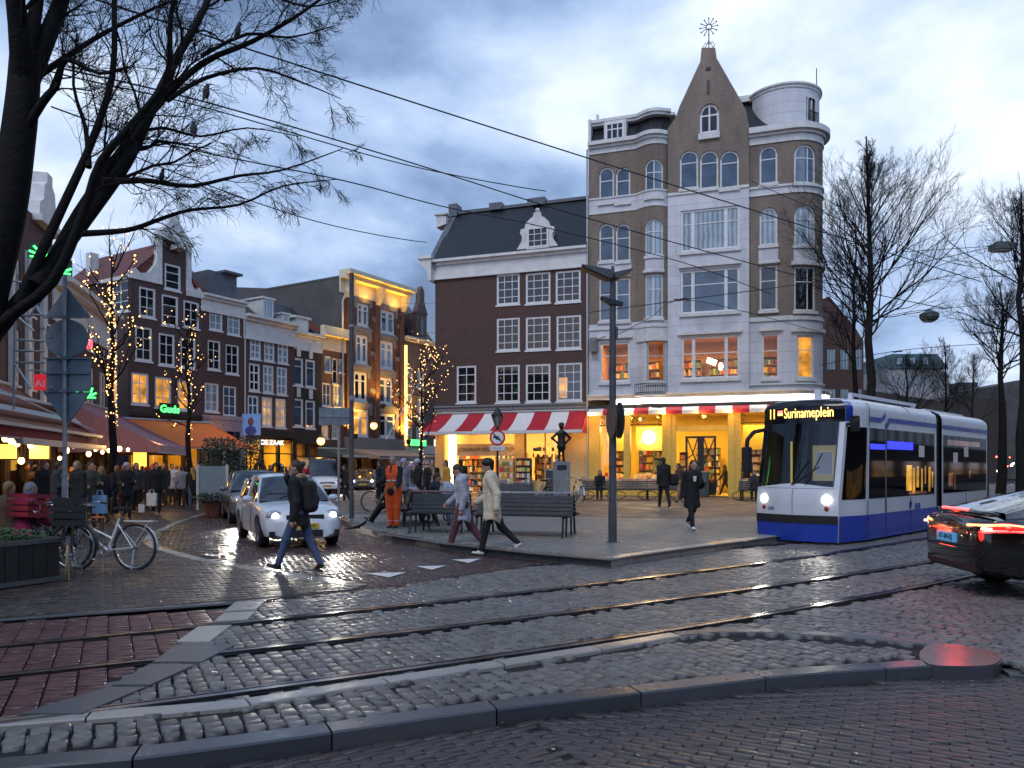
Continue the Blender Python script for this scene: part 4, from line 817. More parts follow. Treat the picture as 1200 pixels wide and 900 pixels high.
mb.quad((ra, y1_, rz0), (rb, y1_, rz0), (rb, y1_, rz1), (ra, y1_, rz1)); mb.quad((ra, .35, rz0), (rb, .35, rz0), (rb, y1_, rz0), (ra, y1_, rz0)); mb.quad((ra, .35, rz1), (ra, y1_, rz1), (rb, y1_, rz1), (rb, .35, rz1)); mb.quad((ra, .3, rz0), (ra, y1_, rz0), (ra, y1_, rz1), (ra, .3, rz1)); mb.quad((rb, .4, rz0), (rb, .4, rz1), (rb, y1_, rz1), (rb, y1_, rz0)); mb.build('upper_room', M('warm_room_plaster', (.55, .34, .16), .8), tw)
for x, en in ((1.6, 95), (5.0, 75), (8.2, 80)): area('room_light', (x, 2.2, rz1 - .2), 1.2, en, (1, .50, .12), (0, 0, 0), tw)
for x0, x1 in ((.5, 3.3), (3.9, 5.6), (6.0, 8.0), (8.1, rb - .2)): bookshelf(tw, x0, x1, rz0, rz1 - 1.0, 3.9, 5)
mb = MB(); lx = gl(836); mb.obox((lx - .2, 1.4, rz0 + 1.75), (.5, .08, .28), (.5, .4, 0)); mb.ball((lx + .28, 1.3, rz0 + 1.45), .17, 10, 0, (.7, .7, 1.3)); mb.build('desk_lamp', M_emit('desk_lamp_glow', (1, .72, .35), 9), tw)
zt = zsh - .05; zfa = gz(800, 472.5)
mb = MB(tw_warp, DX); mb.box(0, SE, -.32, 0, gz(790, 466.5), zsh + .06); mb.box(0, SE, -.42, 0, zsh + .06, zsh + .16); mb.build('shop_ledge', m_wst, tw)
mb = MB(tw_warp, DX); sx0 = gl(716); mb.box(sx0, SE - .4, -.30, -.06, gz(790, 472.8), gz(790, 466.8)); lightbox = mb.build('fascia_light', M_emit('fascia_glow', (1, .94, .84), 5.0, (.9, .88, .8)), tw)
for tx_, u in (('ATHENAEUM', 737), ('BOEKHANDEL', 818)):
 text_obj('lettering', tx_, .19, M('fascia_letter', (.55, .52, .48), .6), lightbox, (gl(u + 14), -.31, gz(790, 469.8)), ext=.004, sx=1.3)
mb = MB(tw_warp, DX); mb.box(0, SE, -.2, .1, gz(790, 480), gz(790, 473)); mb.build('fascia_board', m_dk, tw)
mb = MB(tw_warp, DX); n = 16; xa, xb = gl(690) + .05, SE - .4; zA, zB = gz(790, 479.5), gz(790, 486)
for i in range(n):
 a0, a1 = xa + (xb - xa) * i / n, xa + (xb - xa) * (i + 1) / n; mm = 1 if i % 2 == 0 else 0; mb.quad((a0, -.2, zA + .1), (a0, -.55, zA - .1), (a1, -.55, zA - .1), (a1, -.2, zA + .1), mm); mb.quad((a0, -.55, zB), (a1, -.55, zB), (a1, -.55, zA - .1), (a0, -.55, zA - .1), mm)
mb.build('awning', [m_red, m_wht], tw)
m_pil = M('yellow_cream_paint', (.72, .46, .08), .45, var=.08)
pu = [(690, 703), (731, 738.5), (776, 787), (787, 792), (853, 861), (861, 868), (905, 912)]; mb = MB(tw_warp, DX)
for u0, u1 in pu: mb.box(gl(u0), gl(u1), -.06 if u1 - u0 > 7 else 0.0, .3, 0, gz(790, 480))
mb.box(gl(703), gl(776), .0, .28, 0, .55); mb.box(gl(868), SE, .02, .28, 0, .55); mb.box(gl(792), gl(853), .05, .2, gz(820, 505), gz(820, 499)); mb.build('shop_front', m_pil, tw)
zt = gz(790, 481)
mb = MB(tw_warp, DX); mb.box(gl(703), gl(731), .12, .14, .55, zt); mb.box(gl(738.5), gl(776), .12, .14, .55, zt); mb.box(gl(868), gl(905), .12, .14, .55, zt); mb.box(gl(912), SE, .12, .14, .55, zt); mb.box(gl(792), gl(853), .12, .14, gz(820, 499), zt); mb.build('shop_glass', m_glass, tw)
mb = MB(tw_warp, DX); d0, d1 = gl(803), gl(839); dt = gz(820, 511); dm_ = (d0 + d1) / 2
for x in (d0, dm_ - .16, d1 - .1): mb.box(x, x + (.32 if x == dm_ - .16 else .1), .1, .18, .05, dt)
mb.box(d0, d1, .1, .18, dt - .1, dt); mb.box(d0, d1, .1, .18, .05, .75)
for s_, xa_, xb_ in ((1, d0 + .1, dm_ - .16), (-1, d1 - .1, dm_ + .16)):
 mb.tube([(xa_, .14, dt - .15), (xa_ + (xb_ - xa_) * .45, .14, dt - .75), (xb_ - .02 * s_, .14, dt - 1.45)], .035, 5); mb.tube([(xa_, .14, dt - 1.15), (xa_ + (xb_ - xa_) * .5, .14, dt - .95), (xb_, .14, dt - .12)], .035, 5)
mb.build('door', m_dk, tw); mb = MB(tw_warp, DX); mb.box(d0 + .1, d1 - .1, .135, .145, .7, dt - .05); mb.build('door_glass', m_glass, tw)
for u0, u1 in ((703, 731), (738.5, 776), (868, 905)):
 mb = MB(tw_warp, DX); a, b = gl(u0), gl(u1); z_ = gz(790, 497); mb.tube([(a, .02, z_), (b, .02, z_)], .022, 5)
 for s_, x in ((1, a), (-1, b)):
  for k in range(3): r_ = .09 + .04 * (k % 2); cx_ = x + s_ * r_; cz_ = zt - .15 - k * .26; mb.tube([(cx_ + r_ * math.cos(t), .02, cz_ + r_ * math.sin(t)) for t in np.linspace(0, 5.2, 9)], .016, 4)
  mb.tube([(x + s_ * .05, .02, zt - .1), (x + s_ * .5, .02, zt - .08), (x + s_ * .8, .02, zt - .2)], .018, 4)
 mb.build('iron_scrollwork', m_iron, tw)
for u in (696, 735, 781, 823, 858, 908): pointl('awning_lamp', (gl(u), -.75, zt - .25), 26, (1, .58, .14), .12, tw)
mb = MB(); X0, X1, D_ = .15, TC + .6, 5.0
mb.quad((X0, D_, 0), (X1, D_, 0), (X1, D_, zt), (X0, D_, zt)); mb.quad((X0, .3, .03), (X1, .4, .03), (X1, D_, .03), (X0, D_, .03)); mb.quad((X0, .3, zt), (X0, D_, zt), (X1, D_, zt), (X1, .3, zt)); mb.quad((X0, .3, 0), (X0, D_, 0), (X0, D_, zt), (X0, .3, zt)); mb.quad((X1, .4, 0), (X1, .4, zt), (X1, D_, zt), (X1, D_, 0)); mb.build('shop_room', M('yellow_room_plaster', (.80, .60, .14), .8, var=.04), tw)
mb = MB()
for a, b in ((703, 731), (738.5, 776), (868, 905)): mb.box(gl(a) + .05, gl(b) - .05, 1.5, 1.56, gz(790, 527), gz(790, 498))
mb.build('display_backdrop', M('yellow_backdrop', (.82, .64, .12), .7, var=.03), tw)
for x, y in ((1.3, 1.0), (3.0, .9), (6.0, 2.4), (8.6, 1.0), (9.6, 2.5), (3.0, 3.0)): area('shop_light', (x, y, zt - .12), .8, 82, (1, .60, .14), (0, 0, 0), tw)
mb = MB(); mb.ball((gl(755), 1.2, gz(790, 511)), .36, 14); mb.ball((gl(712), 1.2, gz(790, 497)), .3, 12); mb.build('globe_lamp', M_emit('globe_glow', (1, .86, .52), 10), tw)
pointl('globe_light', (gl(755), .75, gz(790, 511)), 30, (1, .78, .4), .3, tw)
for x0, x1, y, z1, rw in ((gl(740), gl(757), 2.2, 2.6, 6), (gl(758), gl(775), 1.9, 2.4, 6), (gl(705), gl(729), 2.2, 2.4, 6), (gl(793), gl(803), 1.2, 2.3, 6), (gl(806), gl(838), 4.0, 2.6, 7), (gl(870), gl(903), 1.6, 2.6, 6)): bookshelf(tw, x0, x1, .1, z1, y, rw)
mb = MB()
for i in range(90):
 a, b = random.choice(((703, 731), (738.5, 776), (738.5, 776), (868, 905))); x = random.uniform(gl(a) + .1, gl(b) - .2); yy = random.uniform(.35, 1.1); z = .62 + (.5 * (yy - .35)); mb.obox((x, yy, z + .1), (random.uniform(.12, .22), .04, random.uniform(.18, .28)), (-.4, 0, random.uniform(-.3, .3)), random.choice((1, 1, 4, 4, 6, 0, 2)))
o = mb.build('window_display', BOOKS, tw); o['kind'] = 'stuff'
mb = MB(); mb.box(gl(703), gl(776), .3, 1.2, .3, .6); mb.build('display_table', m_wst, tw)
mb = MB(); mb.tube([(-.06, -.1, .1), (-.06, -.1, zcor)], .06, 8); mb.build('downpipe', m_wfg, tw)
mb = MB(); mb.box(gl(693), gl(701), -.45, -.04, gz(700, 413), gz(700, 397)); mb.tube([(gl(697), -.2, gz(697, 400)), (gl(700), -1.0, gz(697, 404)), (gl(716), -1.4, gz(716, 399))], .03, 5); mb.build('wire_bracket', m_bst, tw)
# ================================================================== THE ROW OF HOUSES ON THE LEFT
RO = Vector((-20.0, 44.0)); RE = Vector((.604, 1.0)).normalized()
FR = Fac(RO, RE, 0.0)
def row_house(name, label, u0, u1, vtop, wins, brick, zlow=0.0, depth=8, pl=.06, group=None, vlow=None):
 """one house of the receding row: vtop is the wall's top at its middle; wins = (rect px, look, kwargs)"""
 s0, s1 = FR.s_of(u0), FR.s_of(u1); o = FR.world(s0, 0); F = Fac(o, RE, 0.0); t = F.empty(name, label, 'house', group); Lh = s1 - s0; zt = F.z_of((u0 + u1) / 2, vtop); zlow = zlow if vlow is None else F.z_of((u0 + u1) / 2, vlow)
 rs = [F.rect(*w[0]) for w in wins]; mb = MB(); wall_grid(mb, 0, Lh, zlow, zt, rs, depth=.14)
 mb.quad((0, 0, 0), (0, depth, 0), (0, depth, zt), (0, 0, zt)); mb.quad((Lh, 0, 0), (Lh, 0, zt), (Lh, depth, zt), (Lh, depth, 0)); mb.quad((0, depth, zlow), (Lh, depth, zlow), (Lh, depth, zt), (0, depth, zt)); mb.quad((0, 0, zt), (Lh, 0, zt), (Lh, depth, zt), (0, depth, zt)); mb.build('wall', brick, t)
 for r, w in zip(rs, wins):
  k = dict(nx=2, nz=3, y=.04, fw=.10, mw=.045); k.update(w[2] if len(w) > 2 else {}); window(t, F, r, w[1], **k)
 return t, F, Lh, zt
def shopfront(t, F, Lh, u0, u1, vt, bays, mat, en=60, col=(1, .6, .15), glassz=.5, d=3.0, room=None, doors=()):
 z1 = F.z_of((u0 + u1) / 2, vt); mb = MB(); n = bays; w_ = Lh / n
 for i in range(n + 1): x = min(Lh - .16, max(0, w_ * i - .08)); mb.box(x, x + .16, -.02, .25, 0, z1)
 mb.box(.0, Lh, -.06, .25, z1, z1 + .12); mb.box(.16, Lh - .16, .0, .2, 0, glassz); mb.box(.16, Lh - .16, .02, .12, z1 * .72, z1 * .72 + .08); mb.build('shop_front', mat, t)
 mb = MB(); mb.box(.16, Lh - .16, .05, .07, glassz, z1); mb.build('shop_glass', m_glass, t)
 mb = MB(); mb.quad((0.1, d, 0), (Lh - .1, d, 0), (Lh - .1, d, z1), (.1, d, z1)); mb.quad((.1, .3, z1), (.1, d, z1), (Lh - .1, d, z1), (Lh - .1, .3, z1)); mb.quad((.1, .3, 0), (.1, d, 0), (.1, d, z1), (.1, .3, z1)); mb.quad((Lh - .1, .3, 0), (Lh - .1, .3, z1), (Lh - .1, d, z1), (Lh - .1, d, 0)); mb.quad((.1, .3, .02), (Lh - .1, .3, .02), (Lh - .1, d, .02), (.1, d, .02)); mb.build('shop_room', room or M('yellow_room_plaster'), t)
 area('shop_light', (Lh / 2, 1.4, z1 - .15), Lh * .6, en, col, (0, 0, 0), t, sy=1.2)
 return z1
# --- gable house on the corner
gw_ = [((163, 337, 182.5, 372), 'd'), ((189.5, 346, 209, 382), 'd', dict(nx=1)), ((215, 353, 233.5, 384.5), 'd'), ((193, 310, 212, 340), 'd', dict(nx=1)),
       ((158.5, 383, 178.5, 423), 'd'), ((186, 391, 205, 428.5), 'd'), ((211.5, 396, 229.5, 431.5), 'd'), ((154, 437, 174.5, 474), 'l'), ((181.5, 442, 201, 478), 'o'), ((208, 446, 225.5, 481), 'l')]
s0, s1 = FR.s_of(150), FR.s_of(236.5); F1 = Fac(FR.world(s0, 0), RE, 0.0); L1 = s1 - s0
g1 = F1.empty('gable_house', 'plum brick corner house with white neck gable and red tiled roof', 'house')
rs = [F1.rect(*w[0]) for w in gw_]; ztw = F1.z_of(193, 340); mb = MB()
nk0, nk1 = F1.s_of(186.5), F1.s_of(220); zn0 = F1.z_of(186, 277); zn1 = F1.z_of(203, 283)
hl = [r for r in rs if r[2] < ztw - .3]
zl = F1.z_of(165, 330) ; zrr = F1.z_of(228, 349); zmid = F1.z_of(203, 342)
wall_grid(mb, 0, L1, F1.z_of(193, 497), zmid, [(r[0], r[1], r[2], min(r[3], zmid + 9)) for r in rs if r[2] < zmid], depth=.14)
wall_grid(mb, nk0, nk1, zmid, zn1, [r for r in rs if r[3] > zmid], depth=.14)
zc_ = zmid + .35; mb.quad((0, 0, zmid), (nk0, 0, zmid), (nk0, 0, zc_), (0, 0, zc_)); mb.quad((nk1, 0, zmid), (L1, 0, zmid), (L1, 0, zc_), (nk1, 0, zc_))
D1 = 7.5; side = [F1.rect]  # side wall looks along the lane
zs = zmid + .3
def sidepx(u, v):
 k = (u - 600) / FPX; ex, ey = -RE.y, RE.x; o = FR.world(s0, 0); q = (k * o[1] - o[0]) / (ex - k * ey); Y = o[1] + ey * q; return q, CH - (v - HOR) / FPX * Y
sw = [((130, 331, 151, 364), 'd'), ((116, 381, 137, 418), 'd'), ((112, 436, 137, 472), 'l')]
srs = []
for (u0, v0, u1, v1), lk in sw:
 qa, za_ = sidepx(u1, v1); qb, zb_ = sidepx(u0, v0); srs.append((min(qa, qb), max(qa, qb), za_, zb_, lk))
m2 = MB(lambda x, y, z: (y, x, z)); wall_grid(m2, 0, D1, 0, zs, [r[:4] for r in srs], depth=.14)
off_ = len(mb.v); mb.v += [m2.warp(*p) for p in m2.v]; mb.f += [tuple(i + off_ for i in f[::-1]) for f in m2.f]; mb.m += m2.m
mb.quad((L1, 0, 0), (L1, 0, zs), (L1, D1, zs), (L1, D1, 0)); mb.quad((0, D1, 0), (L1, D1, 0), (L1, D1, zs), (0, D1, zs)); mb.build('wall', m_brk3, g1)
for r, w in zip(rs, gw_): k = dict(nx=2, nz=3, y=.04, fw=.12, mw=.045); k.update(w[2] if len(w) > 2 else {}); window(g1, F1, r, w[1], **k)
for r in srs: window(g1, F1, r[:4], r[4], 2, 3, y=.05, fw=.13, warp=lambda x, y, z: (y, x, z), mw=.05)
mb = MB(); zA = F1.z_of(186, 330); p0 = .0
def vol(x0, x1, z0, z1, flip=False):
 q = [(x0, z0), (x0, z0 + .32), (x0 + (x1 - x0) * .2, z0 + .62), (x0 + (x1 - x0) * .34, z0 + .38), (x0 + (x1 - x0) * .6, z0 + .52), (x0 + (x1 - x0) * .82, z0 + 1.1), (x1, z1), (x1, z0)]; return q if not flip else q[::-1]
zb_ = zc_ - .1
mb.prism(vol(0, nk0 + .1, zb_, zn0 - .1), -.10, .25); mb.prism(vol(L1, nk1 - .1, zb_ - .3, zn1 - .9, True), -.10, .25)
mb.box(nk0 - .18, nk0 + .12, -.12, .22, zb_, zn0 + .3); mb.box(nk1 - .12, nk1 + .18, -.12, .22, zb_, zn1 + .0)
mb.box(nk0 - .3, nk1 + .3, -.2, .25, zn1 - .05, zn1 + .16); nc = (nk0 + nk1) / 2; hw_ = (nk1 - nk0) / 2 + .1
mb.prism([(nc - hw_, zn1 + .16), (nc + hw_, zn1 + .16), (nc + hw_ * .75, zn1 + .55), (nc + hw_ * .45, zn1 + .95), (nc + .25, zn1 + 1.2), (nc + .25, zn1 + 1.5), (nc - .25, zn1 + 1.5), (nc - .25, zn1 + 1.2), (nc - hw_ * .45, zn1 + .95), (nc - hw_ * .75, zn1 + .55)], -.14, .2); mb.box(nc - .3, nc + .3, -.9, -.1, zn1 - .55, zn1 - .3)
mb.build('gable_trim', m_wst, g1)
zrg = zn1 + .1; mb = MB(); xm = (nk0 + nk1) / 2
mb.quad((-.15, .0, zs - .05), (-.15, D1, zs - .05), (xm, D1, zrg), (xm, .25, zrg)); mb.quad((L1, .2, zs), (xm, .2, zrg), (xm, D1, zrg), (L1, D1, zs)); mb.add([(0, D1, zs), (L1, D1, zs), (xm, D1, zrg)], [(0, 1, 2)]); mb.add([(-.1, .26, zs - .1), (L1, .26, zs - .1), (xm, .26, zrg - .05)], [(0, 1, 2)]); mb.build('roof', m_tiler, g1)
mb = MB(); mb.box(-.2, .0, .1, 2.6, zs - .15, zs + .05); mb.build('gutter', m_wst, g1); mb = MB(); mb.obox((xm * .45, 5.6, (zs + zrg) / 2 + .2), (.5, .5, 1.6)); mb.build('chimney', m_wst, g1)
shopfront(g1, F1, L1, 150, 236, 497, 4, m_dk, 70, (1, .52, .10), .4)
mb = MB(); mb.box(-.0, L1, -.12, .0, F1.z_of(190, 489), F1.z_of(190, 485)); mb.build('ledge', m_dk, g1)
# --- second house: red-brown, white cornice, lead dormer
t2, F2, L2, z2 = row_house('row_house', 'red brown brick house with white cornice between the gable house and the tall white cornice', 236.5, 287, 352, [((245.5, 360.5, 261, 387), 'c'), ((266.5, 366.5, 281.5, 392.5), 'c'), ((243.5, 399, 258.5, 433.5), 'd'), ((264.5, 404, 280, 438.5), 'd'), ((240, 449, 256.5, 482.5), 'c'), ((261.5, 452.5, 277, 487.5), 'b')], m_brk)
mb = MB(); cornice(mb, -.05, L2, z2 - .9, [(0, .75, .05), (.75, .92, .2), (.92, 1.05, .4)]); mb.build('cornice', m_wood, t2)
mb = MB(); mb.quad((0, .1, z2 + .1), (L2 * .5, .1, z2 + .1), (L2 * .45, 3, z2 + 2.3), (0, 3, z2 + 2.3)); mb.build('roof', m_tiler, t2); a = F2.rect(248, 318, 272, 343); mb = MB(); mb.box(a[0], a[1] + .6, .3, 3.5, z2 + .1, a[3]); mb.box(a[0] + .9, a[1] + .75, -.1, 3.7, a[3], a[3] + .14); mb.build('dormer', m_lead, t2)
mb = MB(); zsf = F2.z_of(262, 492); mb.box(0, L2, -.08, .02, zsf, zsf + .25); mb.box(0, .4, -.04, .02, 0, zsf); mb.box(L2 - .4, L2, -.04, .02, 0, zsf); mb.box(L2 * .45, L2 * .55, -.04, .02, 0, zsf); mb.box(.4, L2 - .4, -.03, .02, zsf - .7, zsf); mb.build('shop_front', M('pink_grey_paint', (.30, .25, .26), .5), t2)
mb = MB(); mb.box(.4, L2 - .4, -.012, .0, .5, zsf - .7); mb.build('shop_glass', m_pd, t2)
mb = MB(); mb.tube([(L2 - .05, -.08, 0), (L2 - .05, -.08, z2 - .4)], .05, 6); mb.build('downpipe', m_wfg, t2)
# --- third house: tall white cornice, nine small paned windows
w3 = []
for (v0, v1), lk in zip(((396, 421), (426, 458.5), (463.5, 498)), ('ccc', 'dcc', 'bww')):
 for i, (u0, u1) in enumerate(((293, 306), (309.5, 322), (325.5, 338))): d_ = i * (2.6, 2.2, 1.8)[0 if v0 < 400 else (1 if v0 < 430 else 2)]; w3.append(((u0 - (v0 - 396) * .04, v0 + d_, u1 - (v0 - 396) * .04, v1 + d_), lk[i], dict(nx=2, nz=3, fw=.13, mw=.09)))
t3, F3, L3, z3 = row_house('row_house', 'dark brick house with tall white cornice and nine small paned windows above the yellow shop', 287.5, 345.5, 386, w3, m_brk3, vlow=515)
mb = MB(); cornice(mb, -.15, L3 + .1, z3 - .9, [(0, .12, .14), (.12, 1.2, .06), (1.2, 1.4, .25), (1.4, 1.58, .5)]); mb.build('cornice', m_wood, t3)
mb = MB(); mb.quad((0, .2, z3 + .5), (L3, .2, z3 + .5), (L3, 3.5, z3 + 2.8), (0, 3.5, z3 + 2.8)); mb.quad((0, .2, z3), (0, 3.5, z3), (0, 3.5, z3 + 2.8), (0, .2, z3 + .5)); mb.build('roof', m_tile, t3)
for k, (u0, v0, u1, v1) in enumerate(((313, 350, 325.5, 370), (336, 368, 344, 380))): a = F3.rect(u0, v0, u1, v1); mb = MB(); mb.box(a[0], a[1], .4, 2.5, z3 + .3, a[3]); mb.box(a[0] - .1, a[1] + .1, .3, 2.6, a[3], a[3] + .12); dmm = mb.build('dormer', m_wood, t3); mb = MB(); mb.box(a[0] + .14, a[1] - .14, .37, .41, a[3] - 1.3, a[3] - .14); mb.build('pane', m_pc, dmm)
z1 = shopfront(t3, F3, L3, 288, 345, 515, 3, m_dk, 130, (1, .58, .10), .3)
mb = MB(); mb.box(0, L3, -.5, -.02, F3.z_of(316, 513), F3.z_of(316, 506)); mb.build('shop_canopy', m_dk, t3)
text_obj('lettering', 'DE ZAAK', .42, M_emit('pale_sign_light', (1, .9, .7), 1.6), t3, (L3 * .42, -.53, F3.z_of(312, 519)), sx=1.1, bold=.01)
for x in (.25, .6): mb = MB(); mb.tube([(L3 * x + .42 * math.cos(t), -.12, z1 * .42 + .42 * math.sin(t)) for t in np.linspace(0, math.tau, 18)[:-1]], .11, 6, closed=True); tag(mb.build('wreath', M('wreath_green', (.03, .05, .03), .8, bump=1), None, loc=F3.o, rot=(0, 0, F3.rot)), 'dark round wreath hanging at the yellow shop window, %s' % ('nearest the blue portrait sign' if x < .4 else 'beside the round wall lantern'), 'wreath', 'wreaths on the yellow shop')
# --- fourth: narrow dark house
w4 = []
for (v0, v1) in ((419.5, 452), (467, 500)):
 for u0, u1, d_ in ((343.5, 355.5, 0), (358, 369.5, 2.2)): w4.append(((u0, v0 + d_, u1, v1 + d_), 'b', dict(nx=1, zbars=[.7], fw=.14)))
t4, F4, L4, z4 = row_house('row_house', 'narrow black brick house with white cornice and four tall windows', 345.5, 377, 405, w4, M_brick('black_brick', (.022, .018, .018), (.035, .028, .026), (.03, .027, .026), .21, .065, .8), vlow=520)
mb = MB(); cornice(mb, -.1, L4 + .05, z4 - .4, [(0, .95, .05), (.95, 1.1, .2), (1.1, 1.25, .4)])
mb.build('cornice', m_wood, t4)
for w_ in w4: mb = MB(); a = F4.rect(*w_[0]); xm = (a[0] + a[1]) / 2; mb.box(xm - .14, xm + .14, -.1, -.003, a[3] + .1, a[3] + .75); mb.build('keystone', m_wood, t4)
a = F4.rect(351, 373, 365, 399); mb = MB(); mb.box(a[0], a[1], .3, 2.5, z4 + .5, a[3]); mb.box(a[0] - .2, a[1] + .2, .2, 2.6, a[3], a[3] + .15); mb.build('dormer', m_wood, t4); mb = MB(); mb.quad((0, .2, z4 + .7), (L4, .2, z4 + .7), (L4, 3, z4 + 3.2), (0, 3, z4 + 3.2)); mb.quad((0, .2, z4), (0, 3, z4), (0, 3, z4 + 3.2), (0, .2, z4 + .7)); mb.build('roof', m_tile, t4)
shopfront(t4, F4, L4, 346, 377, 520, 2, m_dk, 30, (1, .5, .12), .5)
# --- fifth: low house with uplit yellow cornice
t5, F5, L5, z5 = row_house('row_house', 'low brown brick house with yellow lit cornice below the bare grey side wall', 377, 407, 411, [((380.5, 417.5, 388.5, 436), 'c', dict(nx=1, nz=1)), ((389.5, 420, 396, 450), 'd', dict(nx=1, nz=2)), ((397, 421, 403, 437), 'c', dict(nx=1, nz=1)), ((377.8, 449, 388, 476), 'b', dict(nz=2)), ((391, 451, 401, 477), 'c', dict(nz=2)), ((375.8, 498, 385, 514), 'w', dict(nz=2)), ((389, 498, 397, 514), 'c', dict(nz=2))], m_brk2, vlow=524)
mb = MB(); cornice(mb, -.1, L5, z5 - .05, [(0, 1.0, .06), (1.0, 1.2, .5), (1.2, 1.7, .35)]); mb.build('cornice', M('cream_cornice', (.68, .60, .42), .5), t5)
mb = MB(); mb.quad((-2, .3, z5 + 1.2), (1, .3, z5 + 1.2), (1, 4, z5 + 3.4), (-2, 4, z5 + 3.4)); mb.build('roof', m_tiler, t5); pointl('cornice_lamp', (L5 * .6, -.9, z5 + 2.3), 34, (1, .55, .1), .15, t5)
shopfront(t5, F5, L5, 377, 407, 524, 2, M('green_grey_paint', (.05, .07, .06), .5), 25, (1, .5, .1), .5)
# --- sixth: tall uplit house with stone bands
w6 = [((418.5, 356, 432, 382), 'd'), ((446, 364.5, 462, 391), 'b'), ((417, 393, 431, 426), 'd'), ((445, 400, 460.5, 432), 'c'), ((414.5, 436, 430, 470), 'd'), ((444, 443, 460, 473.5), 'b'), ((412.5, 480, 432, 512), 'l'), ((442.5, 485, 463, 513), 'd')]
t6, F6, L6, z6 = row_house('tall_house', 'tall red brick house with pale stone bands, lit yellow cornice and upward lamps', 403.5, 473.5, 338, [(a, b, dict(xbars=[.5], zbars=[.70], fw=.2, mw=.1, heavy=[.5])) for a, b in w6], m_brk4, depth=9, vlow=524)
mb = MB(); cornice(mb, -.5, L6 + .3, z6 - 1.0, [(0, 1.0, .10), (1.0, 1.3, .7), (1.3, 1.6, 1.1)])
for x in (.0, L6 * .49, L6 - .5): mb.prism([(-.05, z6 - 1.4), (-.05, z6), (-.75, z6), (-.55, z6 - .6)], x, x + .45, 'x')
mb.build('cornice', M('cream_cornice'), t6)
mb = MB()
for a, b in w6:
 mb = MB(); r = F6.rect(*a); mb.box(r[0] - .35, r[1] + .35, -.08, -.003, r[3] + .06, r[3] + .55); mb.box(r[0] - .35, r[0] - .06, -.08, -.003, r[3] - .4, r[3] + .06); mb.box(r[1] + .06, r[1] + .35, -.08, -.003, r[3] - .4, r[3] + .06); mb.box(r[0] - .3, r[1] + .3, -.12, -.003, r[2] - .4, r[2] - .12)
 for f in (.35,): mb.box(r[0] - .8, r[0] - .36, -.05, -.003, r[2] + (r[3] - r[2]) * f, r[2] + (r[3] - r[2]) * f + .3); mb.box(r[1] + .36, r[1] + .8, -.05, -.003, r[2] + (r[3] - r[2]) * f, r[2] + (r[3] - r[2]) * f + .3)
 mb.build('window_surround', m_bst, t6)
zq = F6.z_of(438, 521); mb = MB(); mb.box(0, L6, -.15, .0, zq - .3, zq + .5); mb.build('stone_band', m_bst, t6)
for x in (.15, L6 * .49, L6 - .6): mb = MB(); mb.box(x, x + .45, -.14, -.003, zq + .6, z6 - 1.1); mb.build('pilaster', m_brk4, t6)
for x, z, e in ((.35, F6.z_of(410, 505), 230), (L6 - .35, F6.z_of(470, 512), 260), (L6 * .5, F6.z_of(438, 470), 40), (L6 * .3, z6 - 1.6, 22), (L6 * .8, z6 - 1.6, 25)):
 l = bpy.data.lights.new('uplight', 'SPOT'); l.energy = e * 13; l.color = (1, .50, .06); l.spot_size = R(110); l.spot_blend = 1; l.shadow_soft_size = .1; o = bpy.data.objects.new('uplight', l); COL.objects.link(o); o.parent = t6; o.location = (x, -.75, z - .2); o.rotation_euler = (R(172), 0, 0)
 mb = MB(); mb.lathe([(.12, -.35), (.2, -.1), (.2, .0), (.15, .01)], 8, (x, -.75, z - .25)); mb.tube([(x, -.75, z - .5), (x, 0, z - .5)], .03, 5); mb.build('uplight_lamp', m_dk, t6)
mb = MB(); mb.box(L6 - .08, L6 + .12, -.25, -.10, F6.z_of(470, 522), F6.z_of(470, 404)); mb.build('light_strip', M_emit('amber_strip', (1, .50, .08), 2.2), t6)
for k, (a, b) in enumerate(((0, .47), (.52, 1.0))):
 pass
mb = MB(); mb.quad((-.02, .1, 0), (-.02, 9, 0), (-.02, 9, z6 + .2), (-.02, .1, z6 + .2)); mb.box(-.05, L6, 0.05, 9, z6 + .2, z6 + .35); mb.build('side_wall', M('grey_cement_wall', (.085, .082, .078), .85, var=.25, scale=.6), t6)
mb = MB(); mb.tube([(-.25, -.08, 6), (-.25, -.08, z6 - 1.6), (.0, -.2, z6 - .9)], .07, 6); mb.build('downpipe', m_wfg, t6)
z1 = shopfront(t6, F6, L6, 404, 474, 524, 4, m_dk, 60, (1, .5, .15), .4)
mb = MB(); a = F6.px(448, 524); b = F6.px(464, 455); mb.tube([(a[0], -.4, a[1] + .6), (b[0], -2.0, b[1])], .06, 6); tag(mb.build('flagpole', m_wf, None, loc=F6.o, rot=(0, 0, F6.rot)), 'white slanting flagpole fixed to the tall red brick house', 'flagpole')
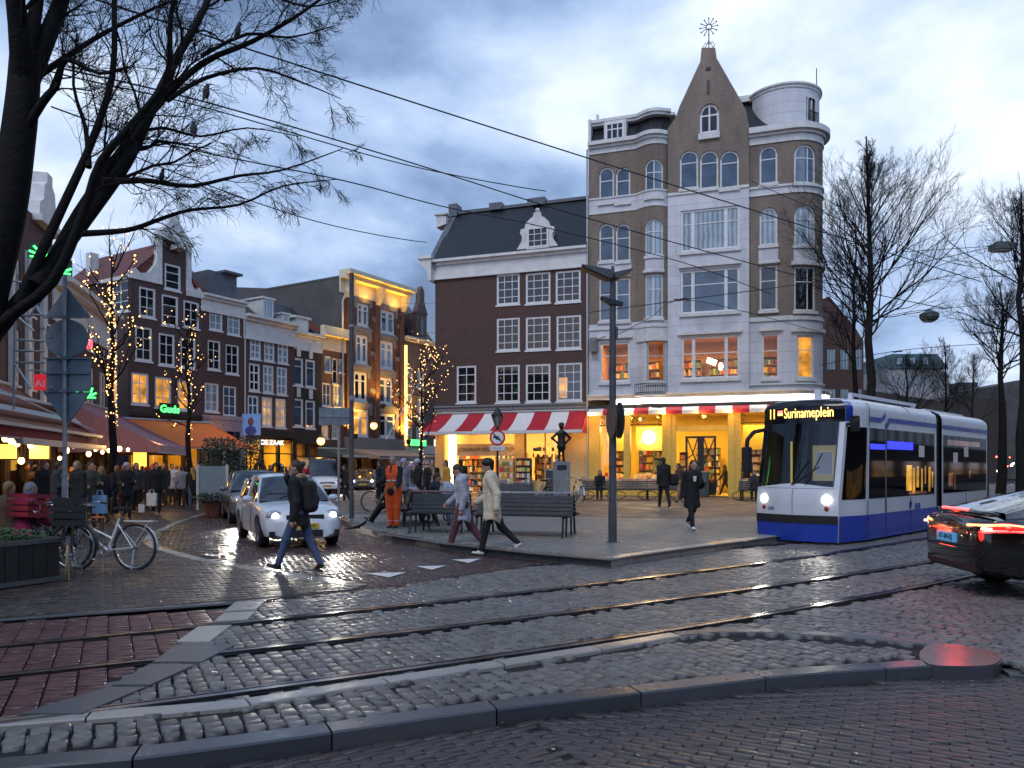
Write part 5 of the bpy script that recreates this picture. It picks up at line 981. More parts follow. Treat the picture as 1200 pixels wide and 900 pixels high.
# --- seventh: brown revival house behind the second lit tree
t7, F7, L7, z7 = row_house('row_house', 'brown stone house with stepped dormer partly behind the lit tree beside the bookshop', 473.5, 512, 400, [((478, 431, 484, 452), 'd', dict(nz=2)), ((489, 434, 497, 456), 'c', dict(nz=2)), ((477, 462, 483, 492), 'd', dict(nz=2)), ((489, 465, 497, 494), 'c', dict(nz=2)), ((476, 500, 483, 520), 'd', dict(nz=2)), ((488, 500, 497, 520), 'b', dict(nz=2))], M_brick('brownstone', (.13, .085, .068), (.17, .115, .09), (.10, .08, .07), .25, .08, .85), vlow=535)
a = F7.rect(487, 372, 499, 396); mb = MB(); mb.box(a[0], a[1], -.1, 2.5, z7, a[3] + .3); mb.prism([(a[0] - .1, a[3] + .3), (a[1] + .1, a[3] + .3), (a[1] - .3, a[3] + 1.1), ((a[0] + a[1]) / 2 + .3, a[3] + 1.4), ((a[0] + a[1]) / 2 + .3, a[3] + 2.2), ((a[0] + a[1]) / 2, a[3] + 2.6), ((a[0] + a[1]) / 2 - .3, a[3] + 2.2), ((a[0] + a[1]) / 2 - .3, a[3] + 1.4), (a[0] + .3, a[3] + 1.1)], -.15, .3); dmm = mb.build('dormer', MATS['brownstone'], t7); mb = MB(); mb.box(a[0] + .5, a[1] - .5, -.14, -.11, z7 + .5, a[3]); mb.build('pane', m_pd, dmm)
mb = MB(); mb.quad((0, .1, z7), (L7, .1, z7), (L7, 3.0, z7 + 3.6), (0, 3, z7 + 3.6)); mb.quad((0, .1, z7), (0, 3, z7 + 3.6), (0, 6, z7 + 3.6), (0, 6, z7)); mb.quad((0, 3, z7 + 3.6), (L7, 3, z7 + 3.6), (L7, 6, z7 + 3.6), (0, 6, z7 + 3.6)); mb.build('roof', m_tile, t7); mb = MB(); cornice(mb, 0, L7, z7 - .2, [(0, .2, .2), (.2, .35, .4)]); mb.build('cornice', m_wst, t7); mb = MB(); mb.box(0, L7, -.1, 0, F7.z_of(492, 532), F7.z_of(492, 522)); mb.build('fascia', m_wst, t7)
shopfront(t7, F7, L7, 474, 512, 535, 2, m_wst, 70, (1, .62, .25), .4)
# --- houses behind the row (only roofs and walls show above it)
def back_block(name, label, pts, Yd, mat, roofm=None, d=10):
 us = [p[0] for p in pts]; X0, X1 = [(u - 600) / FPX * Yd for u in (min(us), max(us))]; t = thing(name, label, 'building', (X0, Yd, 0)); mb = MB()
 pl = [((u - 600) / FPX * Yd - X0, CH - (v - HOR) / FPX * Yd) for u, v in pts]; mb.prism([(pl[0][0], 0)] + pl + [(pl[-1][0], 0)], 0, d); mb.build('wall', mat, t); return t
bb = back_block('flat_roofed_block', 'grey rendered block with flat roof rising behind the row of houses', [(262, 336), (320, 338), (378, 335), (378, 326), (404, 326)], 72, M('grey_cement_wall')); mb = MB()
for x in (5.5, 7.0, 9.4): mb.box(x, x + 1.1, 2, 4, 17.5, 18.9)
mb.build('roof_box', m_lead, bb)
# ================================================================== LEFT FRONT ROW (cafes)
CE = Vector((-.243, .97)).normalized(); FC = Fac((-18.5, 30.0), CE, 0.0)
sN, sA, sB = -13.0, FC.s_of(62), FC.s_of(127)
def cafe_house(name, label, sa, sb, zt, brick, wz, nwin, look, wm=None):
 o = FC.world(sa, 0); F = Fac(o, CE, 0.0); t = F.empty(name, label, 'house'); Lh = sb - sa; rs = []
 for z0, z1 in wz:
  for i in range(nwin): w_ = Lh / nwin; rs.append((w_ * i + w_ * .22, w_ * i + w_ * .78, z0, z1))
 mb = MB(); wall_grid(mb, 0, Lh, 3.3, zt, rs, depth=.15); mb.quad((0, 0, 0), (0, 8, 0), (0, 8, zt), (0, 0, zt)); mb.quad((Lh, 0, 0), (Lh, 0, zt), (Lh, 8, zt), (Lh, 8, 0)); mb.quad((0, 0, zt), (Lh, 0, zt), (Lh, 8, zt), (0, 8, zt)); mb.build('wall', brick, t)
 for k, r in enumerate(rs): window(t, F, r, look[k % len(look)], 2, 2, y=.05, fw=.12, mw=.05, fm=wm)
 return t, F, Lh
zpc = FC.z_of(105, 325) - 1.5
c2, F2c, L2c = cafe_house('cafe_house', 'dark brick cafe house with broad white cornice behind the traffic signs', sA, sB, zpc, m_brk, ((4.6, 6.4), (7.2, 8.9)), 4, 'dbdd')
mb = MB(); cornice(mb, -.1, L2c, zpc - 1.5, [(0, 1.4, .08), (1.4, 1.6, .45), (1.6, 1.8, .75)]); mb.build('cornice', m_wood, c2)
c1_, F1c, L1c = cafe_house('ornate_house', 'red brick house with carved pale gable at the edge behind the big bare tree', FC.s_of(8), sA - .05, 11.3, m_brk, ((4.6, 6.6), (7.4, 9.2)), 3, 'dbd')
gx = L1c * .80; mb = MB(); mb.prism([(gx - 1.2, 11.3), (gx + 1.2, 11.3), (gx + 1.1, 11.9), (gx + .7, 12.1), (gx + .6, 12.7), (gx + .3, 12.9), (gx + .3, 13.3), (gx - .3, 13.3), (gx - .3, 12.9), (gx - .6, 12.7), (gx - .7, 12.1), (gx - 1.1, 11.9)], -.2, .6); mb.box(gx - 1.35, gx + 1.35, -.35, .3, 11.1, 11.35); mb.build('gable', m_wst, c1_)
mb = MB()
for z0, z1 in ((4.6, 6.6), (7.4, 9.2)):
 for i in range(3): mb.box(L1c / 3 * i + .1, L1c / 3 * i + .42, -.15, -.003, z0 - .4, z1 + .5)
mb.build('pilaster', m_wst, c1_)
c0_, F0c, L0c = cafe_house('near_cafe_house', 'near cafe house at the left edge above the brown awning', sN, FC.s_of(8) - .05, 10.4, m_brk2, ((4.6, 6.4), (7.2, 8.9)), 4, 'dbdl')
for (t, Lh) in ((c0_, L0c), (c1_, L1c), (c2, L2c)):
 mb = MB(); n = max(3, int(Lh / 1.5))
 for i in range(n + 1): x = (Lh - .18) * i / n; mb.box(x, x + .18, -.03, .2, 0, 3.3)
 mb.box(0, Lh, -.1, .2, 3.0, 3.3); mb.box(0, Lh, -.02, .15, 0, .6); mb.build('shop_front', M('dark_brown_paint', (.05, .028, .018), .5), t)
 mb = MB(); mb.box(.1, Lh - .1, .05, .07, .6, 3.0); mb.build('shop_glass', m_glass, t)
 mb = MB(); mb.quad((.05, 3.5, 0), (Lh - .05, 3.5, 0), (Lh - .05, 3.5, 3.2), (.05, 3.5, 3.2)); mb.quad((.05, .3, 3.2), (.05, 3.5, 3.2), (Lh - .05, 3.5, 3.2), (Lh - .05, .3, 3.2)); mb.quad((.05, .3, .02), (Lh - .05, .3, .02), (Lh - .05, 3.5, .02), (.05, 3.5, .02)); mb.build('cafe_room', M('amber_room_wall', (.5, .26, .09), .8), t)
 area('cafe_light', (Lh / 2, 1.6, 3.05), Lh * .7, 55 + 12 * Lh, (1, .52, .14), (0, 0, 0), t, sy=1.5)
m_aw1 = M('brown_awning_cloth', (.22, .075, .045), .8, var=.1); m_aw1l = M('pale_awning_cloth', (.45, .36, .32), .8); m_awr = M('dark_red_valance', (.25, .03, .04), .8); m_aw2 = M('mauve_awning_cloth', (.34, .17, .19), .8); m_aw2l = M('pale_mauve_cloth', (.48, .30, .32), .8); m_awo = M('orange_awning_cloth', (.75, .17, .04), .8); m_awt = M('taupe_awning_cloth', (.26, .20, .16), .8); m_awg = M('green_awning_cloth', (.04, .07, .065), .8); m_awc = M('crimson_awning_cloth', (.20, .015, .03), .8)
awning(c0_, 1.0, L0c + .8, 4.5, 2.75, 2.7, 7, [m_aw1, m_aw1, m_awr], val=.35)
mb = MB()
for f in (.42, .72):
 za_ = lambda q: 4.53 - 1.75 * q + .175 * math.sin(math.pi * q); mb.quad((1.0, -2.7 * f, za_(f)), (L0c + .8, -2.7 * f, za_(f)), (L0c + .8, -2.7 * f - .25, za_(f + .09)), (1.0, -2.7 * f - .25, za_(f + .09)))
mb.box(1.0, L0c + .9, -2.85, -2.7, 2.70, 2.80); mb.box(3.0, L0c + 1.6, -2.8, -2.62, 2.25, 2.43); mb.tube([(3.5, -.2, 4.62), (10.5, -2.6, 2.95)], .035, 5); mb.build('awning_rail', m_wfg, c0_)
text_obj('lettering', 'CAFÉ', .24, M('faded_letter', (.55, .42, .40), .7), c0_, (7.0, -2.73, 2.57)); text_obj('lettering', 'CAFÉ', .24, M('faded_letter'), c0_, (L0c - .2, -2.73, 2.57))
awning(c2, .6, L2c - .2, 4.6, 2.6, 3.9, 28, [m_aw2, m_aw2, m_aw2l], val=.35)
awo_ = awning(g1, -.6, L1 * 1.12, F1.z_of(190, 493), 2.75, 3.4, 6, [m_awo, m_awo, m_awo], val=.1, xl=.3, xr=.5)
for x in (L1 * .15, L1 * .6): pointl('awning_lamp', (x, -.6, 2.7), 45, (1, .55, .12), .1, g1)
awning(t5, -.4, L5 + .1, F5.z_of(392, 526), 2.5, 2.4, 4, [m_awg, m_awg, m_wfg], val=.15)
awning(t6, .0, L6, F6.z_of(438, 526), 2.45, 3.4, 6, [m_awt, m_awt, m_awt], val=.2)
awning(t7, .0, L7 + .4, F7.z_of(492, 534), 2.4, 3.0, 4, [m_awc, m_awc, m_wht], val=.15)
# ================================================================== TREES, WIRES
m_bark = M('wet_bark', (.013, .012, .012), .85, var=.4, scale=7, bump=1, bscale=16, spec=.15); m_twig = M('twig_bark', (.012, .011, .011), .8, var=.3, spec=.15); m_bark2 = M('mossy_bark', (.016, .015, .014), .85, var=.4, scale=5, bump=.8, bscale=12, spec=.2)
class Tree:
 """a bare crown: limbs are tapered tubes, each carrying ever finer twigs"""
 def __init__(s, seed): s.r = random.Random(seed); s.big = MB(); s.fine = MB()
 def limb(s, pts, r0, r1, n=7):
  k = len(pts); (s.big if r0 > .02 else s.fine).tube(pts, [r0 + (r1 - r0) * i / (k - 1) for i in range(k)], n if r0 > .05 else (5 if r0 > .018 else 3), cap=r0 > .05)
 def grow(s, p, d, ln, rad, lev, maxlev, spread=.5, up=.12, curl=.16, kids=5, shrink=.58, start=.25, wig=1.0):
  r = s.r; n = 6 if lev < 2 else (5 if lev < maxlev else 4); pts = [Vector(p)]; d = Vector(d).normalized()
  for i in range(n):
   d = (d + Vector((r.gauss(0, curl), r.gauss(0, curl), r.gauss(0, curl) + up)) * wig).normalized(); pts.append(pts[-1] + d * ln / n)
  s.limb(pts, rad, max(.0028, rad * .35))
  if lev >= maxlev: return
  s.fork(pts, ln, rad, lev, maxlev, spread, up, curl, kids, shrink, start, wig)
 def fork(s, pts, ln, rad, lev, maxlev, spread, up, curl, kids, shrink, start, wig):
  r = s.r; n = len(pts) - 1
  for i in range(kids):
   t = start + (1 - start) * (i + r.random()) / kids; f = t * n; j = min(int(f), n - 1); p = pts[j].lerp(pts[j + 1], f - j); d = (pts[j + 1] - pts[j]).normalized()
   ax = d.orthogonal().normalized(); ax.rotate(Matrix.Rotation(r.uniform(0, math.tau), 3, d)); a = spread * r.uniform(.6, 1.35); q = d.copy(); q.rotate(Matrix.Rotation(a, 3, ax))
   s.grow(p, q, ln * shrink * (1.15 - .5 * t) * r.uniform(.75, 1.25), max(.0042, rad * (1 - .62 * t) * .58), lev + 1, maxlev, spread, up, curl, min(kids, 7), shrink, .2, wig)
 def done(s, name, label, origin, group=None, bark=None, trunk=True):
  o = Vector(origin); t = thing(name, label, 'tree', o, 0, group)
  for mb, nm, mt in ((s.big, 'trunk', bark or m_bark), (s.fine, 'twigs', m_twig)):
   mb.v = [tuple(Vector(v) - o) for v in mb.v]; mb.build(nm, mt, t, smooth=True)
  return t
def pl(lst, Y0, Y1=None):
 n = len(lst); Y1 = Y1 or Y0; return [P(u, v, Y0 + (Y1 - Y0) * i / (n - 1)) for i, (u, v) in enumerate(lst)]
def smooth(pts, k=3):
 out = []; n = len(pts)
 for i in range(n - 1):
  p0, p1, p2, p3 = pts[max(i - 1, 0)], pts[i], pts[i + 1], pts[min(i + 2, n - 1)]
  for j in range(k): t = j / k; out.append(.5 * ((2 * p1) + (p2 - p0) * t + (2 * p0 - 5 * p1 + 4 * p2 - p3) * t * t + (3 * p1 - p0 - 3 * p2 + p3) * t ** 3))
 return out + [pts[-1]]
T = Tree(5); YT = 12.0
base = Vector(((-48 - 600) / FPX * YT, YT, -.05))
def limb(lst, Y0, Y1, r0, r1, kids, ln, lev=1, spread=.55, up=.03, start=.2, mx=4, pre=None):
 p = smooth(([pre] if pre else []) + pl(lst, Y0, Y1)); T.limb(p, r0, r1, 9); T.fork(p, ln, r0 * .5, lev, mx, spread, up, .2, kids, .62, start, 1.0); return p
trunk = smooth([base, P(-44, 470, YT), P(-18, 360, YT), P(8, 250, YT), P(20, 170, YT), P(27, 110, YT), P(30, 60, YT)]); T.limb(trunk, .31, .21, 12)
limb([(27, 110), (48, 60), (72, 0), (92, -70), (110, -160)], YT, YT + 1, .17, .06, 9, 2.6); limb([(28, 100), (22, 30), (10, -60), (5, -150)], YT, YT - 1, .19, .06, 8, 2.6); limb([(30, 70), (44, 0), (50, -80)], YT, YT + .5, .13, .05, 6, 2.3)
limb([(-26, 430), (-8, 392), (50, 322), (105, 250), (148, 190), (176, 132), (208, 66), (232, 25), (256, -30), (280, -90)], YT, YT + 1.5, .15, .03, 13, 2.6, start=.35)
limb([(40, 334), (62, 304), (92, 250), (130, 194), (178, 131), (236, 75), (297, 48), (352, 16), (400, -20)], YT + .1, YT + 2.5, .11, .018, 13, 2.3, start=.3)
limb([(22, 356), (44, 306), (82, 224), (108, 165), (132, 88), (134, 0), (136, -60)], YT + .1, YT + .4, .085, .03, 9, 2.2, start=.35)
limb([(-8, 394), (10, 372), (62, 330), (98, 250), (118, 190), (160, 140), (196, 90), (200, 20), (214, -40)], YT, YT - 1.2, .095, .025, 10, 2.2, start=.4)
limb([(92, 274), (128, 272), (157, 268), (190, 256), (224, 246), (280, 240), (332, 218), (396, 210)], YT + .3, YT + 2.2, .055, .008, 11, 1.25, 1, .6, -.08, .15)
limb([(120, 212), (150, 212), (176, 212), (224, 218), (280, 206), (332, 199), (402, 174)], YT + .3, YT + 1.8, .06, .008, 12, 1.35, 1, .6, -.05, .15)
limb([(196, 118), (240, 92), (300, 80), (352, 96), (400, 116)], YT + 1, YT + 2.6, .045, .008, 9, 1.2, 1, .6, -.03, .2)
limb([(236, 66), (290, 40), (340, 44), (392, 30)], YT + 1.4, YT + 2.4, .04, .008, 9, 1.3, 1, .6, .0, .2); limb([(262, 0), (310, -6), (360, 8), (398, 0)], YT + 1.4, YT + 2, .035, .008, 8, 1.2, 1, .6, -.08, .2)
limb([(24, 161), (50, 120), (66, 100), (78, 70), (116, 86), (150, 78)], YT, YT - .8, .075, .014, 9, 1.4); limb([(150, 160), (190, 150), (235, 160), (290, 150), (350, 160)], YT + .8, YT + 2, .035, .007, 9, 1.1, 1, .6, -.06, .2)
limb([(104, 196), (100, 150), (86, 100), (90, 40)], YT + .2, YT + 1, .05, .012, 8, 1.5); limb([(30, 100), (70, 72), (120, 40), (180, 10), (230, -10)], YT + .4, YT + 1.4, .06, .012, 9, 1.5)
bigtree = T.done('bare_tree', 'huge dark bare tree leaning over the left corner, birds among its branches', base)
def column_tree(u, vtop, Y, wid, label, seed, trunk_r=.28, vfork=430, nb=34, maxlev=3, lean=0, group='bare street trees beyond the tram', twl=1.0, zb=0.0, up=.16):
 t = Tree(seed); r = t.r; b = P(u, HOR, Y); b.z = zb; top = P(u + lean, vtop, Y); H = top.z; pts = [Vector((b.x + (top.x - b.x) * k / 9 + r.gauss(0, .07), b.y + r.gauss(0, .07), zb + (H - zb) * k / 9)) for k in range(10)]
 t.limb(pts, trunk_r, .025, 9); zf = P(u, vfork, Y).z
 for i in range(nb):
  f = (i + r.random()) / nb; z = zf + (H * .96 - zf) * f; k = (z - zb) / (H - zb) * 9; j = min(int(k), 8); p = pts[j].lerp(pts[j + 1], k - j); a = r.uniform(0, math.tau); prof = math.sin(math.pi * min(1, .22 + .78 * f) ** .8) ** .8
  ln = max(.7, wid * 1.3 * prof * (1 - .6 * f) * r.uniform(.6, 1.15)); el = .62 + .5 * f + r.gauss(0, .1); d = Vector((math.cos(a) * math.cos(el), math.sin(a) * math.cos(el), math.sin(el)))
  t.grow(p, d, ln, trunk_r * .15 * (1 - .7 * f) + .008, 1, 4, .55, up * .5, .12, 6 if f < .8 else 5, .52, .1)
 return t.done('bare_tree', label, b, group, m_bark2)
column_tree(1018, 160, 34, 4.3, 'tall bare tree with tapering crown right of the round corner turret', 3, .27, 400, 58)
column_tree(1001, 262, 42, 3.0, 'thin bare tree standing behind the tall one at the corner turret', 4, .2, 430, 24)
column_tree(1198, 226, 30, 4.0, 'dark bare tree at the frame edge above the black car', 7, .24, 400, 38)
column_tree(1174, 330, 44, 3.6, 'bare tree with dense low twigs above the end of the tram', 8, .28, 450, 30)
column_tree(1108, 395, 62, 3.4, 'small far bare tree over the middle of the tram roof', 9, .18, 490, 20)
column_tree(1062, 415, 58, 4.2, 'bushy far bare tree before the old mansard house', 10, .2, 500, 24)
column_tree(1140, 415, 70, 4.5, 'far bare tree between the tower block and the twiggy street tree', 12, .2, 500, 20)
def lit_tree(u, vb, vtop, Y, wid, label, llabel, nl, seed, r=.16, fork=.45, dens=1.0):
 t = Tree(seed); b = Vector(((u - 600) / FPX * Y, Y, 0.0)); H = CH - (vtop - HOR) / FPX * Y; pts = [Vector((b.x + t.r.gauss(0, .05), Y + t.r.gauss(0, .05), H * k / 8)) for k in range(9)]; t.limb(pts, r, .02, 8)
 for i in range(16):
  f = fork + (1 - fork) * (i + t.r.random()) / 16; k = f * 8; j = min(int(k), 7); a = t.r.uniform(0, math.tau); t.grow(pts[j].lerp(pts[j + 1], k - j), (math.cos(a) * .75, math.sin(a) * .75, .7), wid * (1.1 - .6 * abs(f - .6)) * t.r.uniform(.7, 1.2), .035, 1, 3, .5, .08, .15, 4, .55, .2)
 vb_ = [Vector(v) for v in t.big.v] + [Vector(v) for v in t.fine.v]; tr_ = t.done('lit_tree', label, b, 'small trees wound with lights')
 mb = MB(); wire = MB(); L_ = []
 for i in range(nl):
  if t.r.random() < dens * .5: z = H * t.r.uniform(fork * .75, .9); a = t.r.uniform(0, math.tau); q = r * (1.25 - z / H) + .03; p = Vector((b.x + q * math.cos(a), Y + q * math.sin(a), z))
  else: p = t.r.choice(vb_) + Vector((t.r.gauss(0, .04), t.r.gauss(0, .04), t.r.gauss(0, .04)))
  p = p - b
  if p.z < .8: continue
  mb.ball(p, t.r.uniform(.011, .032), 5); L_.append(p)
 L_.sort(key=lambda p: p.z)
 lt = thing('string_lights', llabel, 'string lights', b, 0, 'strings of warm lights in the trees'); o = mb.build('bulbs', M_emit('fairy_bulb', (1, .48, .12), 4.5), lt); o['kind'] = 'stuff'
 wv = [Vector((math.cos(k * .9) * (r + .01), math.sin(k * .9) * (r + .01), .9 + (H * .8 - .9) * k / 60)) for k in range(61)]; wire.tube(wv, .006, 3); wire.build('wire', m_dk, lt); return tr_
lit_tree(131, 560, 300, 27, 1.7, 'small bare tree thick with warm lights beside the traffic signs', 'dense warm string lights wound round the tree beside the traffic signs', 330, 21, .17, .45, 1.0)
lit_tree(221, 560, 385, 33, 1.5, 'small bare tree sparsely lit before the orange awning', 'sparse warm string lights in the tree before the orange awning', 120, 22, .16, .4, .6)
lit_tree(494, 560, 425, 40, 1.9, 'small lit tree beside the bookshop awning corner', 'warm string lights in the small tree at the bookshop corner', 230, 23, .12, .4, .6)
m_wire = M('wire_black', (.012, .012, .014), .5); WG = 'overhead tram wires'
def wire(lst, Y0, Y1, label, r=.013, sag=.15, knob=None):
 p = pl(lst, Y0, Y1); q = smooth(p, 6); o = q[0]; n = len(q); mb = MB(); mb.tube([x - o - Vector((0, 0, sag * math.sin(math.pi * i / (n - 1)))) for i, x in enumerate(q)], r, 4)
 if knob:
  k = P(*knob) - o; mb.tube([k - Vector((.28, 0, 0)), k - Vector((.1, 0, .02)), k + Vector((.1, 0, .02)), k + Vector((.28, 0, 0))], [.02, .045, .045, .02], 6)
 ob = mb.build('overhead_wire', m_wire); ob.location = o; tag(ob, label, 'wire', WG)
wire([(40, -25), (345, 70), (690, 180), (975, 272), (1150, 330)], 14, 34, 'topmost thick wire crossing the gable of the corner building', .022)
wire([(38, 72), (245, 116), (480, 184), (690, 251), (965, 328), (1110, 362)], 13, 33, 'upper wire of the close pair running below the topmost wire', .018)
wire([(60, 84), (245, 120), (480, 188), (640, 224)], 13.3, 22, 'lower wire of the close pair ending over the roof of the brick house', .014)
wire([(60, 125), (200, 166), (400, 205), (520, 236), (640, 262), (800, 305), (905, 345)], 14, 30, 'wire crossing from the big tree to the middle windows of the white storeys', .016)
wire([(150, 180), (365, 251), (500, 284)], 15, 24, 'short wire ending at the brick house cornice', .013)
wire([(690, 366), (800, 350), (1000, 322), (1160, 290)], 24, 32, 'taut wire with insulator over the white wall', .014, .05, knob=(799, 351, 26.4))
wire([(716, 396), (760, 372), (800, 350), (880, 366), (1000, 400)], 20, 33, 'bent wire hung from the bracket beside the lamp post', .012, .05)
wire([(880, 212), (1000, 260), (1100, 300), (1180, 318)], 28, 31, 'wire from the round turret to the hanging street lamps', .014)
wire([(960, 428), (1040, 412), (1105, 405), (1210, 400)], 38, 40, 'low wire with insulator in the right hand trees', .016, .05, knob=(1051, 412, 38.6))
wire([(1060, 295), (1176, 287), (1230, 284)], 30, 30, 'span wire carrying the square hanging lamp', .013, .02); wire([(1030, 372), (1090, 362), (1230, 352)], 36, 36, 'span wire carrying the round hanging lamp', .013, .02)
wire([(470, 355), (512, 356)], 60, 60, 'thin far wire beside the brown stone house', .014, .02); wire([(478, 388), (512, 390)], 60, 60, 'lower thin far wire beside the brown stone house', .014, .02)
for (u, v, Y, sz, lb, kd) in ((1174, 292, 30, .34, 'square grey lamp hanging on the wire beside the frame edge', 0), (1089, 369, 36, .42, 'round grey lamp hanging on the lower wire before the tree', 1)):
 p = P(u, v, Y); t = thing('hanging_lamp', lb, 'street lamp', p, 0, 'lamps hanging on wires'); mb = MB()
 if kd: mb.lathe([(.06, .25), (.12, .22), (sz, .05), (sz, -.12), (sz * .8, -.25), (0, -.28)], 14)
 else: mb.obox((0, 0, .08), (.78, .5, .22)); mb.obox((0, 0, .22), (.5, .3, .10)); mb.tube([(0, 0, .2), (0, 0, .5)], .03, 6)
 mb.build('housing', M('lamp_grey_green', (.10, .13, .13), .5), t); mb = MB(); mb.obox((0, 0, -.06 if not kd else -.31), (.66, .4, .06) if not kd else (.4, .4, .04)); mb.build('diffuser', M('lamp_diffuser', (.4, .42, .42), .4), t)
m_bird = M('bird_black', (.010, .010, .012), .6)
for k, (u, v, Y, a, lb) in enumerate(((279, 36, 13.3, .3, 'highest dark bird perched in the big bare tree'), (242, 108, 12.6, 1.2, 'dark bird perched below the close pair of wires in the tree'), (227, 152, 12.4, 2.0, 'dark bird perched upright on the middle twigs of the tree'), (190, 206, 12.5, -.4, 'small dark bird on the lower drooping branch'))):
 s = .75 if k == 3 else 1.0
 t = blob('bird', [('e', (0, 0, 0), (.055, .06, .10)), ('c', (0, 0, .05), (.02, 0, .12), .04, .036), ('e', (.03, 0, .145), (.036, .032, .034)), ('c', (.055, 0, .145), (.085, 0, .138), .012, .004), ('c', (-.03, 0, -.06), (-.09, 0, -.2), .03, .014), ('c', (-.02, .045, .02), (-.06, .03, -.14), .022, .008), ('c', (-.02, -.045, .02), (-.06, -.03, -.14), .022, .008), ('c', (.01, .02, -.08), (.02, .02, -.13), .008, .006), ('c', (.01, -.02, -.08), (.02, -.02, -.13), .008, .006)], m_bird, None, .009, .025)
 t.location = P(u, v, Y); t.rotation_euler = (0, 0, a); t.scale = (s * .85,) * 3; tag(t, lb, 'bird', 'birds in the bare tree')
# ================================================================== FAR BUILDINGS ON THE RIGHT
f1 = back_block('brick_warehouse', 'dark brick house with sloping roof directly right of the corner building', [(960, 352), (972, 347), (1003, 385), (1012, 400)], 58, m_brk, d=14)
mb = MB()
for z in (2.5, 6.0, 9.0):
 for x in (.6, 1.6, 2.6): mb.box(x, x + .6, -.04, .02, z, z + 1.5)
mb.build('window', m_pc, f1)
f2 = back_block('mansard_house', 'far pale house with green grey mansard roof between the bare trees', [(1040, 432), (1100, 432), (1112, 440)], 120, M('pale_plaster', (.34, .33, .33), .8), d=14); X0 = (1040 - 600) / FPX * 120
mb = MB(); h0 = CH - (432 - HOR) / 7.5; h1 = CH - (415 - HOR) / 7.5; mb.prism([(0, h0), (9.4, h0), (7.6, h1), (.6, h1)], -.3, 13); mb.build('roof', M('copper_roof', (.06, .11, .11), .6), f2); mb = MB()
for x in (1.2, 3.2, 5.2): mb.box(x, x + .8, -.6, 0, h0 + .6, h0 + 1.6)
for x in (1, 2.6, 4.2, 5.8): mb.box(x, x + .8, -.06, .02, h0 - 3, h0 - 1)
mb.build('window', m_pc, f2)
back_block('office_block', 'dark far office block with flat roof beyond the tram', [(1124, 448), (1146, 448)], 150, M('dark_cladding', (.05, .05, .055), .6))
back_block('low_terrace', 'long dark low terrace of houses beyond the tram roof', [(1000, 455), (1050, 462), (1100, 470), (1126, 462), (1180, 470)], 95, M('sooty_brick', (.045, .036, .034), .85), d=10)
back_block('grey_terrace', 'grey far houses at the frame edge behind the twiggy tree', [(1168, 452), (1190, 446), (1240, 440), (1300, 430)], 110, M('grey_cement_wall'), d=10)
for k in range(14):
 u = random.uniform(1165, 1200); v = random.uniform(535, 552); mb = MB(); mb.ball((0, 0, 0), random.uniform(.08, .16), 6); o = mb.build('far_lamp', M_emit('far_red_light', (1, .05, .02), 12) if k % 3 == 0 else M_emit('far_white_light', (1, .8, .55), 14)); o.location = P(u, v, 80 + k); tag(o, 'distant street light beside the black car roof', 'light', 'distant lights down the street')
def far_row(name, label, p, q, h, n, mat, seed):  # unseen house rows, added to darken glass reflections and warm them with lit windows
 r = random.Random(seed); d = Vector((q[0] - p[0], q[1] - p[1], 0)); Ld = d.length; t = thing(name, label, 'building', (p[0], p[1], -.1), math.atan2(d.y, d.x)); mb = MB(); wm = MB(); lm = MB(); w = Ld / n
 for i in range(n):
  hh = h * r.uniform(.8, 1.15); mb.box(w * i, w * (i + 1) - .03, 0, 9, 0, hh); lm.box(w * i + 1.4, w * (i + 1) - 2.4, -.06, .0, .9, 2.3)
  for z in np.arange(4, hh - 2, 3.2):
   for k in range(3): x = w * i + w * (k + .5) / 3; wm.box(x - w * .1, x + w * .1, -.05, .02, z, z + 1.9)
 mb.build('wall', mat, t); wm.build('window', m_pd, t); lm.build('shop_window', M_pane('added_warm_shop_window', (.2, .1, .03), (1, .5, .1), .9), t)
far_row('terrace', 'dark row of houses with lit shops across the tracks, outside the view at right', (118, 94), (20, 7), 19, 14, m_brk, 1)
far_row('terrace', 'dark row of houses behind the photographer, outside the view', (34, -24), (-34, -24), 12, 9, m_brk2, 2)
# ================================================================== TRAM
m_tw = M('tram_white', (.62, .64, .68), .25, var=.05, scale=1.5, coat=.4); m_tb = M('tram_blue', (.012, .045, .36), .28, var=.06, scale=1.5, coat=.4); m_blk = M('gloss_black', (.008, .008, .009), .12, var=.05); m_rub = M('black_rubber', (.012, .012, .012), .7); m_tg = M_pane('tram_window_glass', (.004, .005, .006)); m_tg.node_tree.nodes['Principled BSDF'].inputs['Coat Weight'].default_value = .0; m_tg.node_tree.nodes['Principled BSDF'].inputs['Specular IOR Level'].default_value = .3; m_sil = M('silver_metal', (.45, .45, .47), .3, 1)
tram = thing('tram', 'white and blue articulated tram with lit yellow destination display arriving along the rails', 'tram', (5.945, 16.3, .0), R(45))
WF, WS, ZT, LT = .90, 1.06, 3.08, 23.0
def t_xf(z):
 x = 0 if z < 1.0 else .36 * min(1, (z - 1.0) / 1.6) ** .9
 return x + (.16 * max(0, (z - 2.9) / .18) ** 2) + (.05 * (.5 - z) if z < .5 else 0)
def t_in(z): return .22 * max(0, (z - 2.88) / .2) ** 2 + (.05 * max(0, .5 - z))
def SF(a, z, off=0):  # the front, a from the near corner to the far one
 q = 2 * a - 1; return (t_xf(z) + .20 * q * q - off, (WF - t_in(z)) * q, z)
